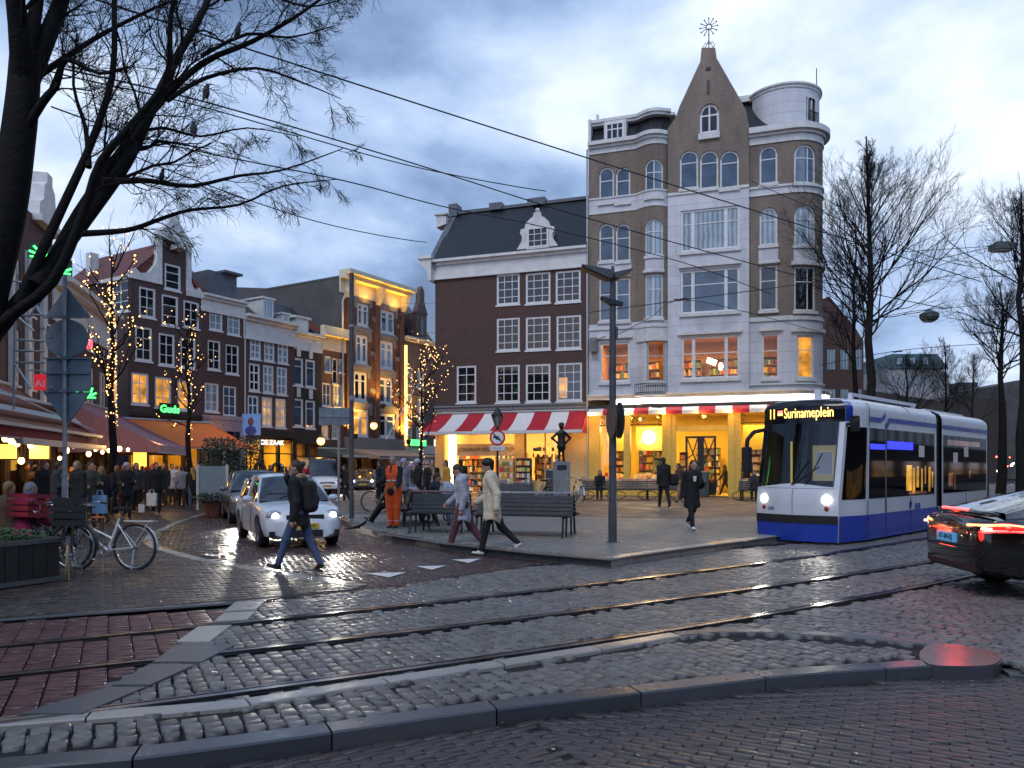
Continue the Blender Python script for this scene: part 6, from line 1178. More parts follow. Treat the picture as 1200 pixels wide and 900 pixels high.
def SD(l, z, off=0, sg=-1):
 if l > 11.2:
  p = SD(11.2, z, off, sg); a = R(32); dl = l - 11.2; px, py = 11.2, -WS; qx, qy = p[0] + dl - px, p[1] - py; return (px + qx * math.cos(a) - qy * math.sin(a), py + qx * math.sin(a) + qy * math.cos(a), z)
 k = min(1, max(0, l / 1.3)); k = k * k * (3 - 2 * k); return (t_xf(z) * max(0, 1 - l / 1.6) ** 1 + .20 * max(0, 1 - l / 1.6) + l, sg * (WF + (WS - WF) * k - t_in(z) + off), z)
zs = [.05, .2, .42, .6, .8, 1.0, 1.18, 1.4, 1.7, 2.0, 2.3, 2.55, 2.62, 2.75, 2.85, 2.95, 3.03, ZT]; aa = [i / 14 for i in range(15)]
def panel(name, fn, us, vs_, mat, off, par=tram, flip=False, smooth=True):
 mb = MB(); mb.grid(lambda u, v: fn(u, v, off), us, vs_, 0, flip); return mb.build(name, mat, par, smooth)
def rng(a, b, n): return [a + (b - a) * i / n for i in range(n + 1)]
def section(l0, l1, name='body'):
 mb = MB(); ls = rng(l0, l1, max(2, int((l1 - l0) / .25)))
 mb.grid(lambda l, z: SD(l, z), ls, zs); mb.grid(lambda l, z: SD(l, z, 0, 1), ls, zs, 0, True)
 mb.grid(lambda l, y: (lambda p: (p[0], y * -p[1], ZT + .015 * (1 - y * y)))(SD(l, ZT)) if l <= 11.2 else (lambda p, q: ((p[0] + q[0]) / 2 + (p[0] - q[0]) / 2 * -y, (p[1] + q[1]) / 2 + (p[1] - q[1]) / 2 * -y, ZT + .015 * (1 - y * y)))(SD(l, ZT), SD(l, ZT, 0, 1)), ls, [-1, -.5, 0, .5, 1], 0, True); return mb
mb = section(0, 6.0)
for i in range(14):
 for j in range(len(zs) - 1):
  if .05 < (aa[i] + aa[i + 1]) / 2 < .95 and 1.18 <= zs[j] < 2.55: continue
  mb.quad(SF(aa[i], zs[j]), SF(aa[i], zs[j + 1]), SF(aa[i + 1], zs[j + 1]), SF(aa[i + 1], zs[j]))
mb.grid(lambda a, k: SF(a, ZT) if k == 0 else (SF(a, ZT)[0] + .9, SF(a, ZT)[1], ZT + .015), aa, [0, 1]); mb.build('body', m_tw, tram, smooth=True, weld=True)
for l0, l1 in ((6.45, 10.85), (11.3, LT)):
 section(l0, l1).build('body', m_tw, tram, smooth=True, weld=True)
for l0, l1 in ((6.0, 6.45), (10.85, 11.25)): mb = MB(); mb.box(l0 - .02, l1 + .02, -WS + .07, WS - .07, .25, ZT - .07); mb.build('bellows', m_rub, tram)
panel('windscreen', SF, rng(.055, .945, 14), rng(1.19, 2.56, 8), M_glass('dark_windscreen', (.35, .40, .42), .02, .10), .004, flip=True)
panel('windscreen_surround', SF, rng(.0, 1.0, 14), rng(2.56, ZT - .03, 6), m_blk, .008, flip=True)
mb = MB(); mb.grid(lambda a, k: SF(a, 1.17 + k * (.02 + .075 * math.sin(math.pi * a) ** 2), .012), rng(.05, .95, 16), [0, 1], 0, True); mb.build('front_panel_edge', m_tw, tram)
panel('bumper', SF, rng(0, 1, 14), rng(.43, .60, 2), m_rub, .03, flip=True); panel('front_skirt', SF, rng(0, 1, 14), rng(.05, .43, 3), m_tb, .02, flip=True)
for k, a in enumerate((0, 1)): panel('corner_pillar', SF, rng(0, .055, 2) if a == 0 else rng(.945, 1, 2), rng(1.18, 2.56, 6), m_tw if a == 0 else m_blk, .007, flip=True)
panel('roof_corner', lambda l, z, off: SD(l, z, off), rng(.0, .42, 3), rng(2.58, ZT - .02, 5), m_tb, .006)
for l0, l1 in ((0, 5.98), (6.47, 10.83), (11.32, LT - .02)): panel('side_skirt', SD, rng(l0, l1, 24), rng(.05, .59, 4), m_tb, .02)
wz = (.93, 2.46)
for l0, l1 in ((.14, 1.16), (1.36, 2.36), (2.42, 5.8), (6.56, 10.72), (11.4, 15.9), (16.2, 22.5)):
 w_ = panel('side_window', SD, rng(l0, l1, 8), rng(wz[0] if l0 > .2 else .93, wz[1], 3), m_tg, .007)
for l0, l1, z0, z1 in ((2.47, 4.2, 2.02, 2.2), (1.40, 2.33, 2.0, 2.12)): panel('blue_lamp', SD, rng(l0, l1, 4), rng(z0, z1, 1), M_emit('blue_glow', (.03, .04, 1.0), 1.6, (.02, .02, .2)), .010)
for l0, l1, z0, z1, q in ((3.72, 4.12, 1.05, 1.66, 1), (4.16, 4.34, .98, 1.60, 1), (4.44, 4.62, 1.12, 1.64, 1), (4.78, 4.9, 1.0, 1.58, 1), (5.06, 5.14, 1.2, 1.64, 1), (5.34, 5.5, 1.0, 1.62, 1), (5.6, 5.7, 1.1, 1.5, 1), (3.9, 5.2, .96, 1.03, 0), (7.0, 7.4, 1.1, 1.46, 0), (7.5, 7.62, 1.0, 1.4, 0), (8.9, 9.1, 1.3, 1.52, 0), (6.9, 10, 2.2, 2.34, 0)): panel('painted_reflection', SD, rng(l0, l1, 2), rng(z0, z1, 2), M_pane('reflection_glow', (.1, .05, .02), (1, .50, .06), 1.3) if q else M_pane('reflection_dim', (.06, .03, .02), (1, .35, .15), .25), .010)  # glowing panels laid on the glass, painted in for reflected cafe lights
for l, z in ((4.6, 1.88), (7.4, 1.75), (8.4, 1.92)): panel('notice', SD, rng(l, l + .42, 1), rng(z - .02, z + .26, 1), m_wht, .012)
for l in (1.26, 2.39, 5.85): panel('window_post', SD, rng(l - .035, l + .035, 1), rng(.6, 2.6, 3), m_sil if l == 2.39 else m_tw, .010)
def side_poly(pts, off, mat, name): mb = MB(); mb.add([SD(l, z, off) for l, z in pts], [tuple(range(len(pts)))]); mb.build(name, mat, tram)
side_poly([(1.36, 2.60), (2.12, 2.60), (2.36, 2.72), (2.36, 2.84), (2.12, 2.70), (1.36, 2.70)], .016, m_tb, 'stripe'); side_poly([(2.34, 2.47), (2.46, 2.47), (2.66, 2.64), (2.60, 2.72), (2.50, 2.68)], .018, m_tb, 'stripe')
for l0, l1 in ((2.60, 5.98), (6.47, 10.83), (11.32, 22.9)): panel('stripe', SD, rng(l0, l1, 8), rng(2.62, 2.72, 1), m_tb, .012)
def tram_text(name, txt, fn, x0, z0, size, mat, off, sx=1, n=1, bold=0):
 o = text_obj(name, txt, size, mat, tram, (0, 0, 0), (0, 0, 0), .002, 'LEFT', 1, 0, bold)
 for v in o.data.vertices: v.co = fn(x0 + v.co.x * sx, z0 + v.co.y, off + v.co.z)
 return o
m_led = M_emit('led_yellow', (1, .60, .03), 2.6); fa = lambda a, z, off: SF(1 - a, z, off)
tram_text('display_text', '11', fa, .075, 2.77, .31, m_led, .02, .36, bold=.002); tram_text('display_text', 'Surinameplein', fa, .30, 2.77, .31, m_led, .02, .335, bold=.001)
for z0, z1, mt in ((2.80, 2.85, M_emit('led_red', (1, .06, .02), 3)), (2.74, 2.795, m_led)): panel('display_flag', SF, rng(1 - .285, 1 - .215, 2), rng(z0, z1, 1), mt, .03, flip=True)
for a in (.13, .87):
 p = SF(a, .93); mb = MB(); mb.ball((p[0] - .0, p[1], p[2]), .105, 12, 0, (.35, 1, .9)); mb.build('headlight', M_emit('headlight_glow', (1, .93, .80), 12), tram); p = SF(a * 1.02 - .01, .745); mb = MB(); mb.ball(p, .055, 10, 0, (.35, 1, 1)); mb.build('tail_light', M('red_lens', (.35, .02, .02), .2), tram)
 l = bpy.data.lights.new('tram_beam', 'SPOT'); l.energy = 45; l.color = (1, .93, .8); l.spot_size = R(70); l.spot_blend = .7; l.shadow_soft_size = .08; o = bpy.data.objects.new('tram_beam', l); COL.objects.link(o); o.parent = tram; q = SF(a, .93); o.location = (q[0] - .25, q[1], .93); o.rotation_euler = (R(78), 0, R(90))
mb = MB()
for a0, z0, a1, z1 in ((.52, 1.24, .34, 1.75), (.50, 1.24, .22, 1.62), (.35, 1.24, .20, 1.9)): mb.tube([SF(a0, z0, .03), SF(a1, z1, .03)], .012, 4)
mb.build('wiper', m_rub, tram)
p = SF(1, 2.45); q = SD(.1, 2.5, .0)
mb = MB(); mb.tube([p, (p[0] - .25, p[1] + .12, 2.40), (p[0] - .35, p[1] + .22, 2.22), (p[0] - .35, p[1] + .24, 2.05)], .05, 8); mb.obox((p[0] - .35, p[1] + .24, 1.78), (.14, .2, .56)); mb.obox((p[0] - .35, p[1] + .24, 1.44), (.12, .14, .16)); mb.build('mirror', m_rub, tram, bevel=.02)
mb = MB(); mb.tube([q, (q[0] - .12, q[1] - .16, 2.52), (q[0] + .02, q[1] - .24, 2.62)], .035, 6); mb.obox((q[0] + .18, q[1] - .10, 2.52), (.14, .16, .34)); mb.build('mirror', m_rub, tram, bevel=.02)
mb = MB(); mb.box(1.4, 5.6, -.7, -.62, ZT + .1, ZT + .16); mb.box(1.4, 1.5, -.7, -.62, ZT, ZT + .1); mb.box(5.4, 5.5, -.7, -.62, ZT, ZT + .1); mb.box(1.6, 5.4, -.4, .6, ZT, ZT + .07); mb.box(7, 10.5, -.5, .5, ZT, ZT + .12); mb.box(.72, .8, -.3, -.16, ZT, ZT + .22); mb.build('roof_equipment', m_tw, tram)
mb = MB(); mb.box(1.5, 1.55, -.85, .85, .6, 2.6); mb.box(.25, 1.5, -.85, .85, .95, 1.0); mb.box(.3, .6, -.7, .7, 1.0, 1.18); mb.build('cab_wall', M('cab_grey', (.05, .05, .055), .7), tram)
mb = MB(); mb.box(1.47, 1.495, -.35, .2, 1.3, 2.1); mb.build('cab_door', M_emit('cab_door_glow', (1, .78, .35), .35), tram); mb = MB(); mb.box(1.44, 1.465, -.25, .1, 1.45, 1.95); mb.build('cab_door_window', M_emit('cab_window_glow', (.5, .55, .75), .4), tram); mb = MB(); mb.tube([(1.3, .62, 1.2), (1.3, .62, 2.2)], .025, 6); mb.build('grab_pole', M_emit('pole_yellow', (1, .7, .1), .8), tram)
tram_text('lettering', 'GVB', SD, 4.3, .66, .20, m_tb, .012, 1.1, bold=.006); tram_text('lettering', '2085', SD, 4.5, .26, .16, M('pale_blue_letter', (.45, .55, .75), .5), .012)
mb = MB()
for k in range(3): a = k * 2.09; mb.obox((SD(4.02 + .06 * math.cos(a), .73 + .06 * math.sin(a), .012)), (.09, .006, .09), (0, a, 0))
mb.build('emblem', m_tb, tram)
tram_text('lettering', '2085', fa, .17, .72, .10, m_tb, .006, .5)
for l, z0, z1 in ((1.26, .1, .9), (2.39, .1, .9), (4.0, .1, .9), (1.26, 2.5, 3.0), (3.9, 2.9, 3.06), (8.6, .1, .9)): mb = MB(); mb.tube([SD(l, z0 + (z1 - z0) * k / 6, .021) for k in range(7)], .006, 4); mb.build('panel_seam', m_rub, tram)
mb = MB(); mb.tube([SF(.5, z, .004) for z in (.62, .8, 1.0, 1.15)], .005, 4); mb.build('panel_seam', m_rub, tram)
for l in (1.9, 4.9, 8.3): mb = MB(); mb.box(l - .8, l + .8, -.85, .85, .02, .3); mb.build('bogie', m_rub, tram)
# ================================================================== CARS
m_tyre = M('tyre', (.012, .012, .013), .75); m_rim = M('rim', (.30, .30, .32), .3, 1); m_cg = M_pane('car_glass', (.010, .013, .016)); m_hl = M_emit('car_headlight_glow', (1, .95, .85), 16); m_pl_y = M('yellow_plate', (.75, .50, .04), .45); m_chr = M('chrome', (.6, .6, .62), .15, 1)
def interp(tab, x): return [float(np.interp(x, [r[0] for r in tab], [r[k] for r in tab])) for k in range(1, len(tab[0]))]
def apply_bool(o, cutters):
 for c in cutters: md = o.modifiers.new('b', 'BOOLEAN'); md.operation = 'DIFFERENCE'; md.object = c; md.solver = 'EXACT'
 bpy.context.view_layer.update(); me = bpy.data.meshes.new_from_object(o.evaluated_get(bpy.context.evaluated_depsgraph_get())); o.modifiers.clear(); old = o.data; o.data = me; bpy.data.meshes.remove(old)
 for c in cutters: bpy.data.objects.remove(c)
def car(name, label, loc, rot, body, prof, roof, wheels, wr=.31, roofmat=None, group=None, cat='car', pillars=(), solid_roof_to=None):
 """prof rows: x, underside, shoulder height, top height, half width; roof rows: x, roof height, half width at the roof"""
 t = thing(name, label, cat, loc, rot, group); mb = MB(); xs = []; P_ = prof; n = 44; x0, x1 = P_[0][0], P_[-1][0]
 xs = [x0 + (x1 - x0) * (.5 - .5 * math.cos(math.pi * i / n)) for i in range(n + 1)]; rings = []
 for x in xs:
  zb, zsn, ztp, w = interp(P_, x); zm = zb + (zsn - zb) * .5
  half = [(0, zb), (w * .75, zb), (w * .93, zb + .05), (w * .99, zm - .1), (w, zm + .02), (w * .985, zsn - .07), (w * .955, zsn - .012), (w * .90, zsn + .004), (w * .55, (zsn + 2 * ztp) / 3 if ztp > zsn else ztp), (0, ztp)]
  rings.append([(x, -y, z) for y, z in half] + [(x, y, z) for y, z in half[-2:0:-1]])
 k = len(rings[0])
 for a, b in zip(rings[:-1], rings[1:]): mb.add(a + b, [(i, k + i, k + (i + 1) % k, (i + 1) % k) for i in range(k)])
 mb.add(rings[0], [tuple(range(k))]); mb.add(rings[-1], [tuple(range(k - 1, -1, -1))]); bo = mb.build('body', body, t, smooth=True, weld=True)
 cut = []
 for wx in wheels:
  c = MB(); w = interp(P_, wx)[3]; c.tube([(wx, -w - .3, wr + .01), (wx, -w + .26, wr + .01)], wr + .055, 28); c.tube([(wx, w - .26, wr + .01), (wx, w + .3, wr + .01)], wr + .055, 28); co = c.build('cut', m_rub); co.parent = t; cut.append(co)
 apply_bool(bo, cut); bo.data.polygons.foreach_set('use_smooth', [True] * len(bo.data.polygons)); bo.data.set_sharp_from_angle(angle=R(35))
 # greenhouse of glass with a painted roof skin and pillars
 gx = [roof[0][0] + (roof[-1][0] - roof[0][0]) * i / 30 for i in range(31)]; R_ = []
 for x in gx:
  zr, wrf = interp(roof, x); zb, zsn, ztp, w = interp(P_, x); zr = max(zr, zsn); f = min(1, max(0, (zr - zsn) / .4)); wb = w * .90; wt = wb + (wrf - wb) * f
  half = [(wb, zsn - .02), (wb + (wt - wb) * .5, zsn + (zr - zsn) * .5), (wt, zr - .045 * f), (wt - .06, zr - .012 * f), (wt * .5, zr + .012 * f), (0, zr + .02 * f)]; R_.append([(x, -y, z) for y, z in half] + [(x, y, z) for y, z in half[-2::-1]])
 k = len(R_[0]); mb = MB()
 for a, b in zip(R_[:-1], R_[1:]): mb.add(a + b, [(i, k + i, k + i + 1, i + 1) for i in range(k - 1)])
 g = mb.build('window', m_cg, t, smooth=True, weld=True)
 zmx = max(r[1] for r in roof); ra, rb = solid_roof_to or (min(x for x in gx if interp(roof, x)[0] > zmx - .09), max(x for x in gx if interp(roof, x)[0] > zmx - .09)); mb = MB()
 rr = [q for q, x in zip(R_, gx) if ra - 1e-6 <= x <= rb + 1e-6]
 for a, b in zip(rr[:-1], rr[1:]): a = [(p[0], p[1] * 1.004, p[2] + .006) for p in a[2:9]]; b = [(p[0], p[1] * 1.004, p[2] + .006) for p in b[2:9]]; mb.add(a + b, [(i, 7 + i, 8 + i, i + 1) for i in range(6)])
 mb.build('roof', roofmat or body, t, smooth=True, weld=True); mb = MB()
 for sg in (-1, 1):
  for xa, xb in pillars:
   mb = MB(); za_, wa_ = interp(roof, xa); w0 = interp(P_, xb)[3] * .90; z0 = interp(P_, xb)[1]; mb.tube([(xb, sg * (w0 + .0), z0 - .03), ((xa + xb) / 2, sg * (w0 + wa_) / 2 * 1.012, (za_ + z0) / 2), (xa, sg * (wa_ + .005), za_ - .03)], .035, 6); mb.build('pillar', body, t, smooth=True)
 for wx in wheels:
  w = interp(P_, wx)[3]
  for sg in (-1, 1):
   wt = MB(); y0, y1 = sg * (w - .20), sg * (w - .01); wt.tube([(wx, y0, wr), (wx, y0 + (y1 - y0) * .1, wr), (wx, y0 + (y1 - y0) * .9, wr), (wx, y1, wr)], [wr - .03, wr, wr, wr - .03], 24); wo = wt.build('wheel', m_tyre, t, smooth=True); rm = MB(); rm.tube([(wx, y1 - sg * .02, wr), (wx, y1 + sg * .004, wr)], [wr * .66, wr * .6], 20)
   for q in range(5): a = q * math.tau / 5; rm.obox((wx + math.cos(a) * wr * .32, y1 + sg * .008, wr + math.sin(a) * wr * .32), (wr * .55, .016, .05), (0, -a, 0))
   rm.build('rim', m_rim, wo)
 return t
def beam(par, loc, e, rot=(R(84), 0, R(-90)), col=(1, .93, .80), ang=60):
 l = bpy.data.lights.new('headlight_beam', 'SPOT'); l.energy = e; l.color = col; l.spot_size = R(ang); l.spot_blend = .6; l.shadow_soft_size = .06; o = bpy.data.objects.new('headlight_beam', l); COL.objects.link(o); o.parent = par; o.location = loc; o.rotation_euler = rot
def front_kit(t, xf, w, zl, zp, lightsize=(.10, .17, .11), plate=True, e=500, grille=True, yl=None, on=True):
 yl = yl or w - .24
 for sg in (-1, 1):
  mb = MB(); mb.ball((xf - .15, sg * yl, zl), 1, 14, 0, lightsize); hl = mb.build('headlight', M('headlamp_glass', (.35, .37, .40), .08), t, smooth=True)
  if on: mb = MB(); mb.ball((xf - .15 + lightsize[0] * .75, sg * (yl - .01), zl - .01), 1, 10, 0, (.045, .075, .07)); mb.build('lamp', m_hl, hl); beam(t, (xf + .12, sg * yl, zl), e)
 if plate: mb = MB(); mb.box(xf - .06, xf + .045, -.26, .26, zp - .055, zp + .055); pt = mb.build('number_plate', m_pl_y, t); text_obj('lettering', '37-TB-NK', .10, m_blk, pt, (xf + .048, 0, zp), (R(90), 0, R(90)), .002)
 if grille: mb = MB(); mb.box(xf - .1, xf + .012, -w * .45, w * .45, zp + .12, zp + .22); mb.box(xf - .12, xf + .028, -w * .42, w * .42, zp - .22, zp - .08); mb.box(xf - .2, xf - .0, -w * .84, -w * .52, zp - .2, zp - .09); mb.box(xf - .2, xf - .0, w * .52, w * .84, zp - .2, zp - .09); mb.build('grille', m_rub, t)
def mirrors(t, x, w, z, mat):
 for sg in (-1, 1): mb = MB(); mb.ball((x, sg * (w + .06), z), 1, 10, 0, (.07, .12, .075)); mb.build('wing_mirror', mat, t, smooth=True)
m_cw = M('white_car_paint', (.68, .69, .70), .25, var=.03, coat=.8); m_cgr = M('graphite_car_paint', (.10, .11, .12), .25, var=.04, coat=.8); m_cbk = M('black_car_paint', (.005, .005, .006), .16, var=.03, coat=1)
hatch = [(-1.93, .34, .80, .92, .62), (-1.86, .28, .86, .98, .74), (-1.6, .22, .90, .98, .81), (-.6, .19, .91, .98, .825), (.6, .19, .90, .97, .825), (1.0, .19, .88, .93, .82), (1.5, .20, .80, .84, .80), (1.80, .19, .71, .77, .74), (1.90, .20, .60, .66, .66), (1.95, .22, .54, .59, .54)]
hroof = [(-1.82, .95, .60), (-1.55, 1.36, .56), (-1.1, 1.45, .57), (-.2, 1.47, .57), (.25, 1.40, .56), (.62, 1.20, .60), (.98, .92, .64)]
wc_ = car('white_hatchback', 'white hatchback with yellow number plate and glaring headlights behind the walking man', (-5.02, 17.0, -.012), R(-62), m_cw, hatch, hroof, (-1.2, 1.22), .30, pillars=((.25, .98), (-.35, -.38), (-1.5, -1.75)), group='cars with lit headlights')
front_kit(wc_, 1.93, .82, .66, .45, e=70); mirrors(wc_, .62, .84, .96, m_cw)
mb = MB()
for x in (.55, -.55):
 for sg in (-1, 1): mb.tube([(x, sg * .829, .30), (x + .02, sg * .832, .55), (x, sg * .80, .90)], .006, 4)
mb.build('door_seam', m_rub, wc_); mb = MB()
for sg in (-1, 1): mb.obox((-.35, sg * .83, .78), (.16, .03, .03))
mb.build('door_handle', m_cw, wc_); mb = MB(); mb.obox((.80, 0, 1.06), (.02, 1.0, .02), (0, .7, 0)); mb.tube([(.93, -.3, .97), (.72, .2, 1.14)], .008, 4); mb.build('wiper', m_rub, wc_)
mb = MB(); mb.tube([(1.955 + .01 * 0, .055 * math.cos(a), .635 + .055 * math.sin(a)) for a in np.linspace(0, math.tau, 13)[:-1]], .010, 5, closed=True); mb.build('badge', m_chr, wc_)
estate = [(-2.2, .36, .82, .95, .66), (-2.1, .28, .90, 1.0, .78), (-1.7, .22, .93, 1.0, .86), (.6, .20, .92, .99, .87), (1.1, .20, .89, .95, .86), (1.7, .21, .80, .86, .83), (2.05, .26, .70, .76, .74), (2.2, .34, .56, .62, .58)]
eroof = [(-2.05, 1.0, .62), (-1.75, 1.40, .60), (-1.2, 1.50, .61), (-.2, 1.52, .61), (.3, 1.45, .60), (.7, 1.24, .64), (1.1, .95, .68)]
gc = car('grey_estate_car', 'dark grey car with lit headlights partly hidden behind the white hatchback', (-7.95, 23.7, -.012), R(-66), m_cgr, estate, eroof, (-1.35, 1.38), .32, pillars=((.3, 1.1), (-.3, -.34)), group='cars with lit headlights'); front_kit(gc, 2.18, .86, .70, .48, e=520); mirrors(gc, .7, .88, .99, m_cgr)
van = [(-2.4, .4, 1.0, 1.05, .86), (-2.3, .3, 1.1, 1.12, .94), (.6, .26, 1.1, 1.12, .95), (1.2, .26, 1.08, 1.15, .94), (1.8, .28, .98, 1.04, .90), (2.15, .32, .80, .88, .82), (2.3, .4, .6, .66, .66)]
vroof = [(-2.35, 2.05, .84), (-2.2, 2.18, .84), (.2, 2.2, .84), (.6, 2.08, .82), (1.0, 1.62, .80), (1.35, 1.12, .78)]
vn = car('delivery_van', 'white delivery van with dark windscreen coming up the street behind the cars', (-11.6, 46.5, -.012), R(-66), m_cw, van, vroof, (-1.5, 1.5), .34, group='cars with lit headlights', cat='van', solid_roof_to=(-2.35, .35)); front_kit(vn, 2.26, .93, .80, .55, e=40); mirrors(vn, 1.0, .98, 1.25, m_rub)
mb = MB(); mb.box(-2.38, .1, -.90, -.84, 1.05, 2.1); mb.box(-2.38, .1, .84, .90, 1.05, 2.1); mb.build('cargo_side', m_cw, vn)
c3 = car('grey_estate_car', 'small grey car with lit headlights coming out of the far side street', (-10.2, 53.5, -.012), R(-84), m_cgr, estate, eroof, (-1.35, 1.38), .32, pillars=((.3, 1.1),), group='cars with lit headlights'); front_kit(c3, 2.18, .86, .72, .48, e=40)
lift = [(-2.50, .46, .84, .90, .60), (-2.46, .36, .92, .99, .74), (-2.36, .30, .97, 1.04, .86), (-2.0, .24, 1.0, 1.08, .94), (-1.2, .20, 1.0, 1.06, .965), (.6, .18, .96, 1.02, .96), (1.2, .18, .93, .99, .96), (1.9, .19, .82, .88, .92), (2.3, .22, .70, .76, .82), (2.48, .32, .56, .62, .62)]
lroof = [(-2.18, 1.06, .70), (-1.7, 1.20, .66), (-1.0, 1.37, .62), (-.3, 1.45, .60), (.2, 1.44, .60), (.7, 1.28, .64), (1.45, .98, .70)]
bc = car('black_liftback_car', 'black liftback car with glowing red tail lights and light blue plate at the frame edge', (8.22, 9.85, -.01), R(-6), m_cbk, lift, lroof, (-1.5, 1.46), .35, pillars=((-1.0, -1.9), (.2, 1.4)))
m_tl = M_emit('tail_light_red', (1, .025, .012), 3.5); m_tly = M_emit('tail_light_amber', (1, .28, .03), 3.2)
for sg in (-1, 1):
 pts = [(-2.445, sg * .50, .845), (-2.37, sg * .76, .865), (-2.20, sg * .925, .885), (-1.98, sg * .955, .87)]; q = smooth([Vector(p) for p in pts], 4); mb = MB(); mb.tube(q, [.055] * 4 + [.06] * 5 + [.05, .042, .032, .012][:len(q) - 9], 8); tl = mb.build('tail_light', M('tail_lens', (.25, .01, .01), .15, emit=(1, .02, .01), estr=.9), bc, smooth=True)
 for dz, mt in ((.052, m_tly), (-.045, m_tl)): mb = MB(); mb.tube([p + Vector((-.045, sg * .018, dz * (1 - .5 * i / len(q)))) for i, p in enumerate(q[:-1])], .017, 6); mb.build('light_bar', mt, tl)
 mb = MB(); mb.obox((-2.39, sg * .80, .868), (.10, .12, .03), (0, 0, -sg * .9)); mb.build('light_bar', M_emit('reverse_white', (1, .6, .45), 2.2), tl)
 pointl('tail_glow', (-2.75, sg * .75, .80), 4, (1, .04, .02), .1, bc)
def lip(y): return (-2.40 + .13 * (y / .84) ** 2, y, 1.06 - .03 * (y / .84) ** 2)
mb = MB(); mb.tube([lip(y) for y in rng(-.84, .84, 14)], [.02] + [.034] * 13 + [.02], 8); mb.build('spoiler', m_cbk, bc, smooth=True)
mb = MB(); mb.tube([Vector(lip(y)) + Vector((-.022, 0, .018)) for y in rng(-.36, .36, 6)], .020, 6); mb.build('brake_light', m_tl, bc)
mb = MB(); mb.box(-2.50, -2.44, -.48, .48, .80, .825); mb.tube([(-2.49, -.25, .59), (-2.49, .25, .59)], .012, 6); mb.build('chrome_bar', m_chr, bc)
mb = MB(); mb.box(-2.525, -2.46, -.26, .26, .65, .77); pt = mb.build('number_plate', M('blue_plate', (.05, .35, .62), .4, emit=(.05, .45, .85), estr=.25), bc); text_obj('lettering', 'RT-84-KJ', .10, m_blk, pt, (-2.53, 0, .71), (R(90), 0, R(-90)), .002)
mb = MB(); mb.box(-2.47, -2.2, -.70, .70, .30, .46); mb.build('rear_bumper', m_rub, bc, bevel=.03); mirrors(bc, 1.1, .98, 1.0, m_cbk)
for sg in (-1, 1): mb = MB(); mb.obox((-2.44, sg * .66, .50), (.02, .18, .035), (0, 0, -sg * .25)); mb.build('reflector', M('red_reflector', (.3, .02, .02), .2), bc)
mb = MB(); mb.tube([(-2.515, -.04, .905), (-2.515, -.02, .885), (-2.515, .02, .885), (-2.515, .04, .905)], .006, 4); mb.tube([(-2.515, 0, .89), (-2.51, 0, .86)], .007, 4); mb.build('badge', m_chr, bc)
# ================================================================== STREET FURNITURE
m_pole = M('pole_grey_paint', (.055, .060, .066), .5, var=.2, scale=5); m_galv = M('galvanised_steel', (.26, .28, .30), .45, .6, var=.2, scale=9); m_sgb = M('sign_back', (.13, .175, .21), .45, var=.2, scale=3)
p = G(718, 636, PZ); t = thing('lamp_post', 'tall dark lamp post with two flat arms standing on the edge of the square', 'lamp post', p); H = CH + (HOR - 318) / FPX * p.y - PZ
mb = MB(); mb.lathe([(.16, 0), (.16, .02), (.085, .03), (.085, 1.1), (.075, 1.2), (.062, H - .9), (.05, H - .1), (.03, H + .1)], 14); mb.build('pole', m_pole, t, smooth=True)
for pts, mt in (([(-.02, .0), (-.62, .11), (-.62, .07), (-.1, -.17), (-.02, -.17)], None), ([(.02, -.05), (.38, .03), (.38, 0), (.1, -.16), (.02, -.16)], None)):
 mb = MB(); mb.prism([(x, H + z) for x, z in pts], -.16, .16); lh = mb.build('lamp_head', m_pole, t, bevel=.01)
mb = MB(); mb.add([(-.60, -.13, H + .062), (-.11, -.13, H - .165), (-.11, .13, H - .165), (-.60, .13, H + .062)], [(0, 1, 2, 3)]); mb.v = [(x - .012, y, z - .012) for x, y, z in mb.v]; mb.build('diffuser', M('amber_diffuser', (.30, .15, .06), .4), t)
mb = MB(); mb.prism([(-.24, H - .50), (.2, H - .62), (.2, H - .68), (-.06, H - .66), (-.24, H - .55)], -.09, .09); mb.build('spotlight', m_blk, t, bevel=.01); mb = MB(); mb.box(.06, .1, -.03, .03, H - 1.35, H - 1.1); mb.build('junction_box', m_pole, t)
zz = CH + (HOR - 493) / FPX * p.y - PZ
for k in range(2): mb = MB(); mb.tube([(.09 - .16 * k, -.12, zz), (.11 - .16 * k, -.12, zz)], .36, 24); mb.tube([(.02, 0, zz), (.09 - .16 * k, -.12, zz)], .02, 5); mb.build('round_sign', m_pole, t, rot=(0, 0, R(8)))
p = G(412, 608, PZ); t = thing('signal_pole', 'thin grey straight pole left of the orange sweeper', 'pole', p); mb = MB(); Hp = CH + (HOR - 320) / FPX * p.y - PZ; mb.lathe([(.14, 0), (.14, .015), (.07, .02), (.066, Hp), (.0, Hp + .02)], 10); mb.build('shaft', m_pole, t, smooth=True)
mb = MB(); mb.tube([(0, 0, Hp * .48), (.0, 0, Hp * .50)], .085, 8); mb.tube([(0, 0, Hp * .78), (0, 0, Hp * .79)], .08, 8); mb.build('collar', m_galv, t)
Yb = 34; p = P(397, HOR, Yb); p.z = 0; t = thing('direction_board', 'grey back of a direction board on a bent post before the tall brick house', 'sign', p); mb = MB(); zt_ = CH + (HOR - 489) / FPX * Yb; mb.tube([(0, 0, 0), (0, 0, zt_), (-.3, 0, zt_)], .06, 8); mb.build('post', m_galv, t); mb = MB(); z0, z1 = [CH + (HOR - v) / FPX * Yb for v in (498, 478)]; mb.box(-.85, .62, -.12, -.07, z0, z1); mb.build('board', m_sgb, t); mb = MB()
for k in range(1, 4): x = -.85 + 1.47 * k / 4; mb.box(x - .01, x + .01, -.13, -.121, z0, z1)
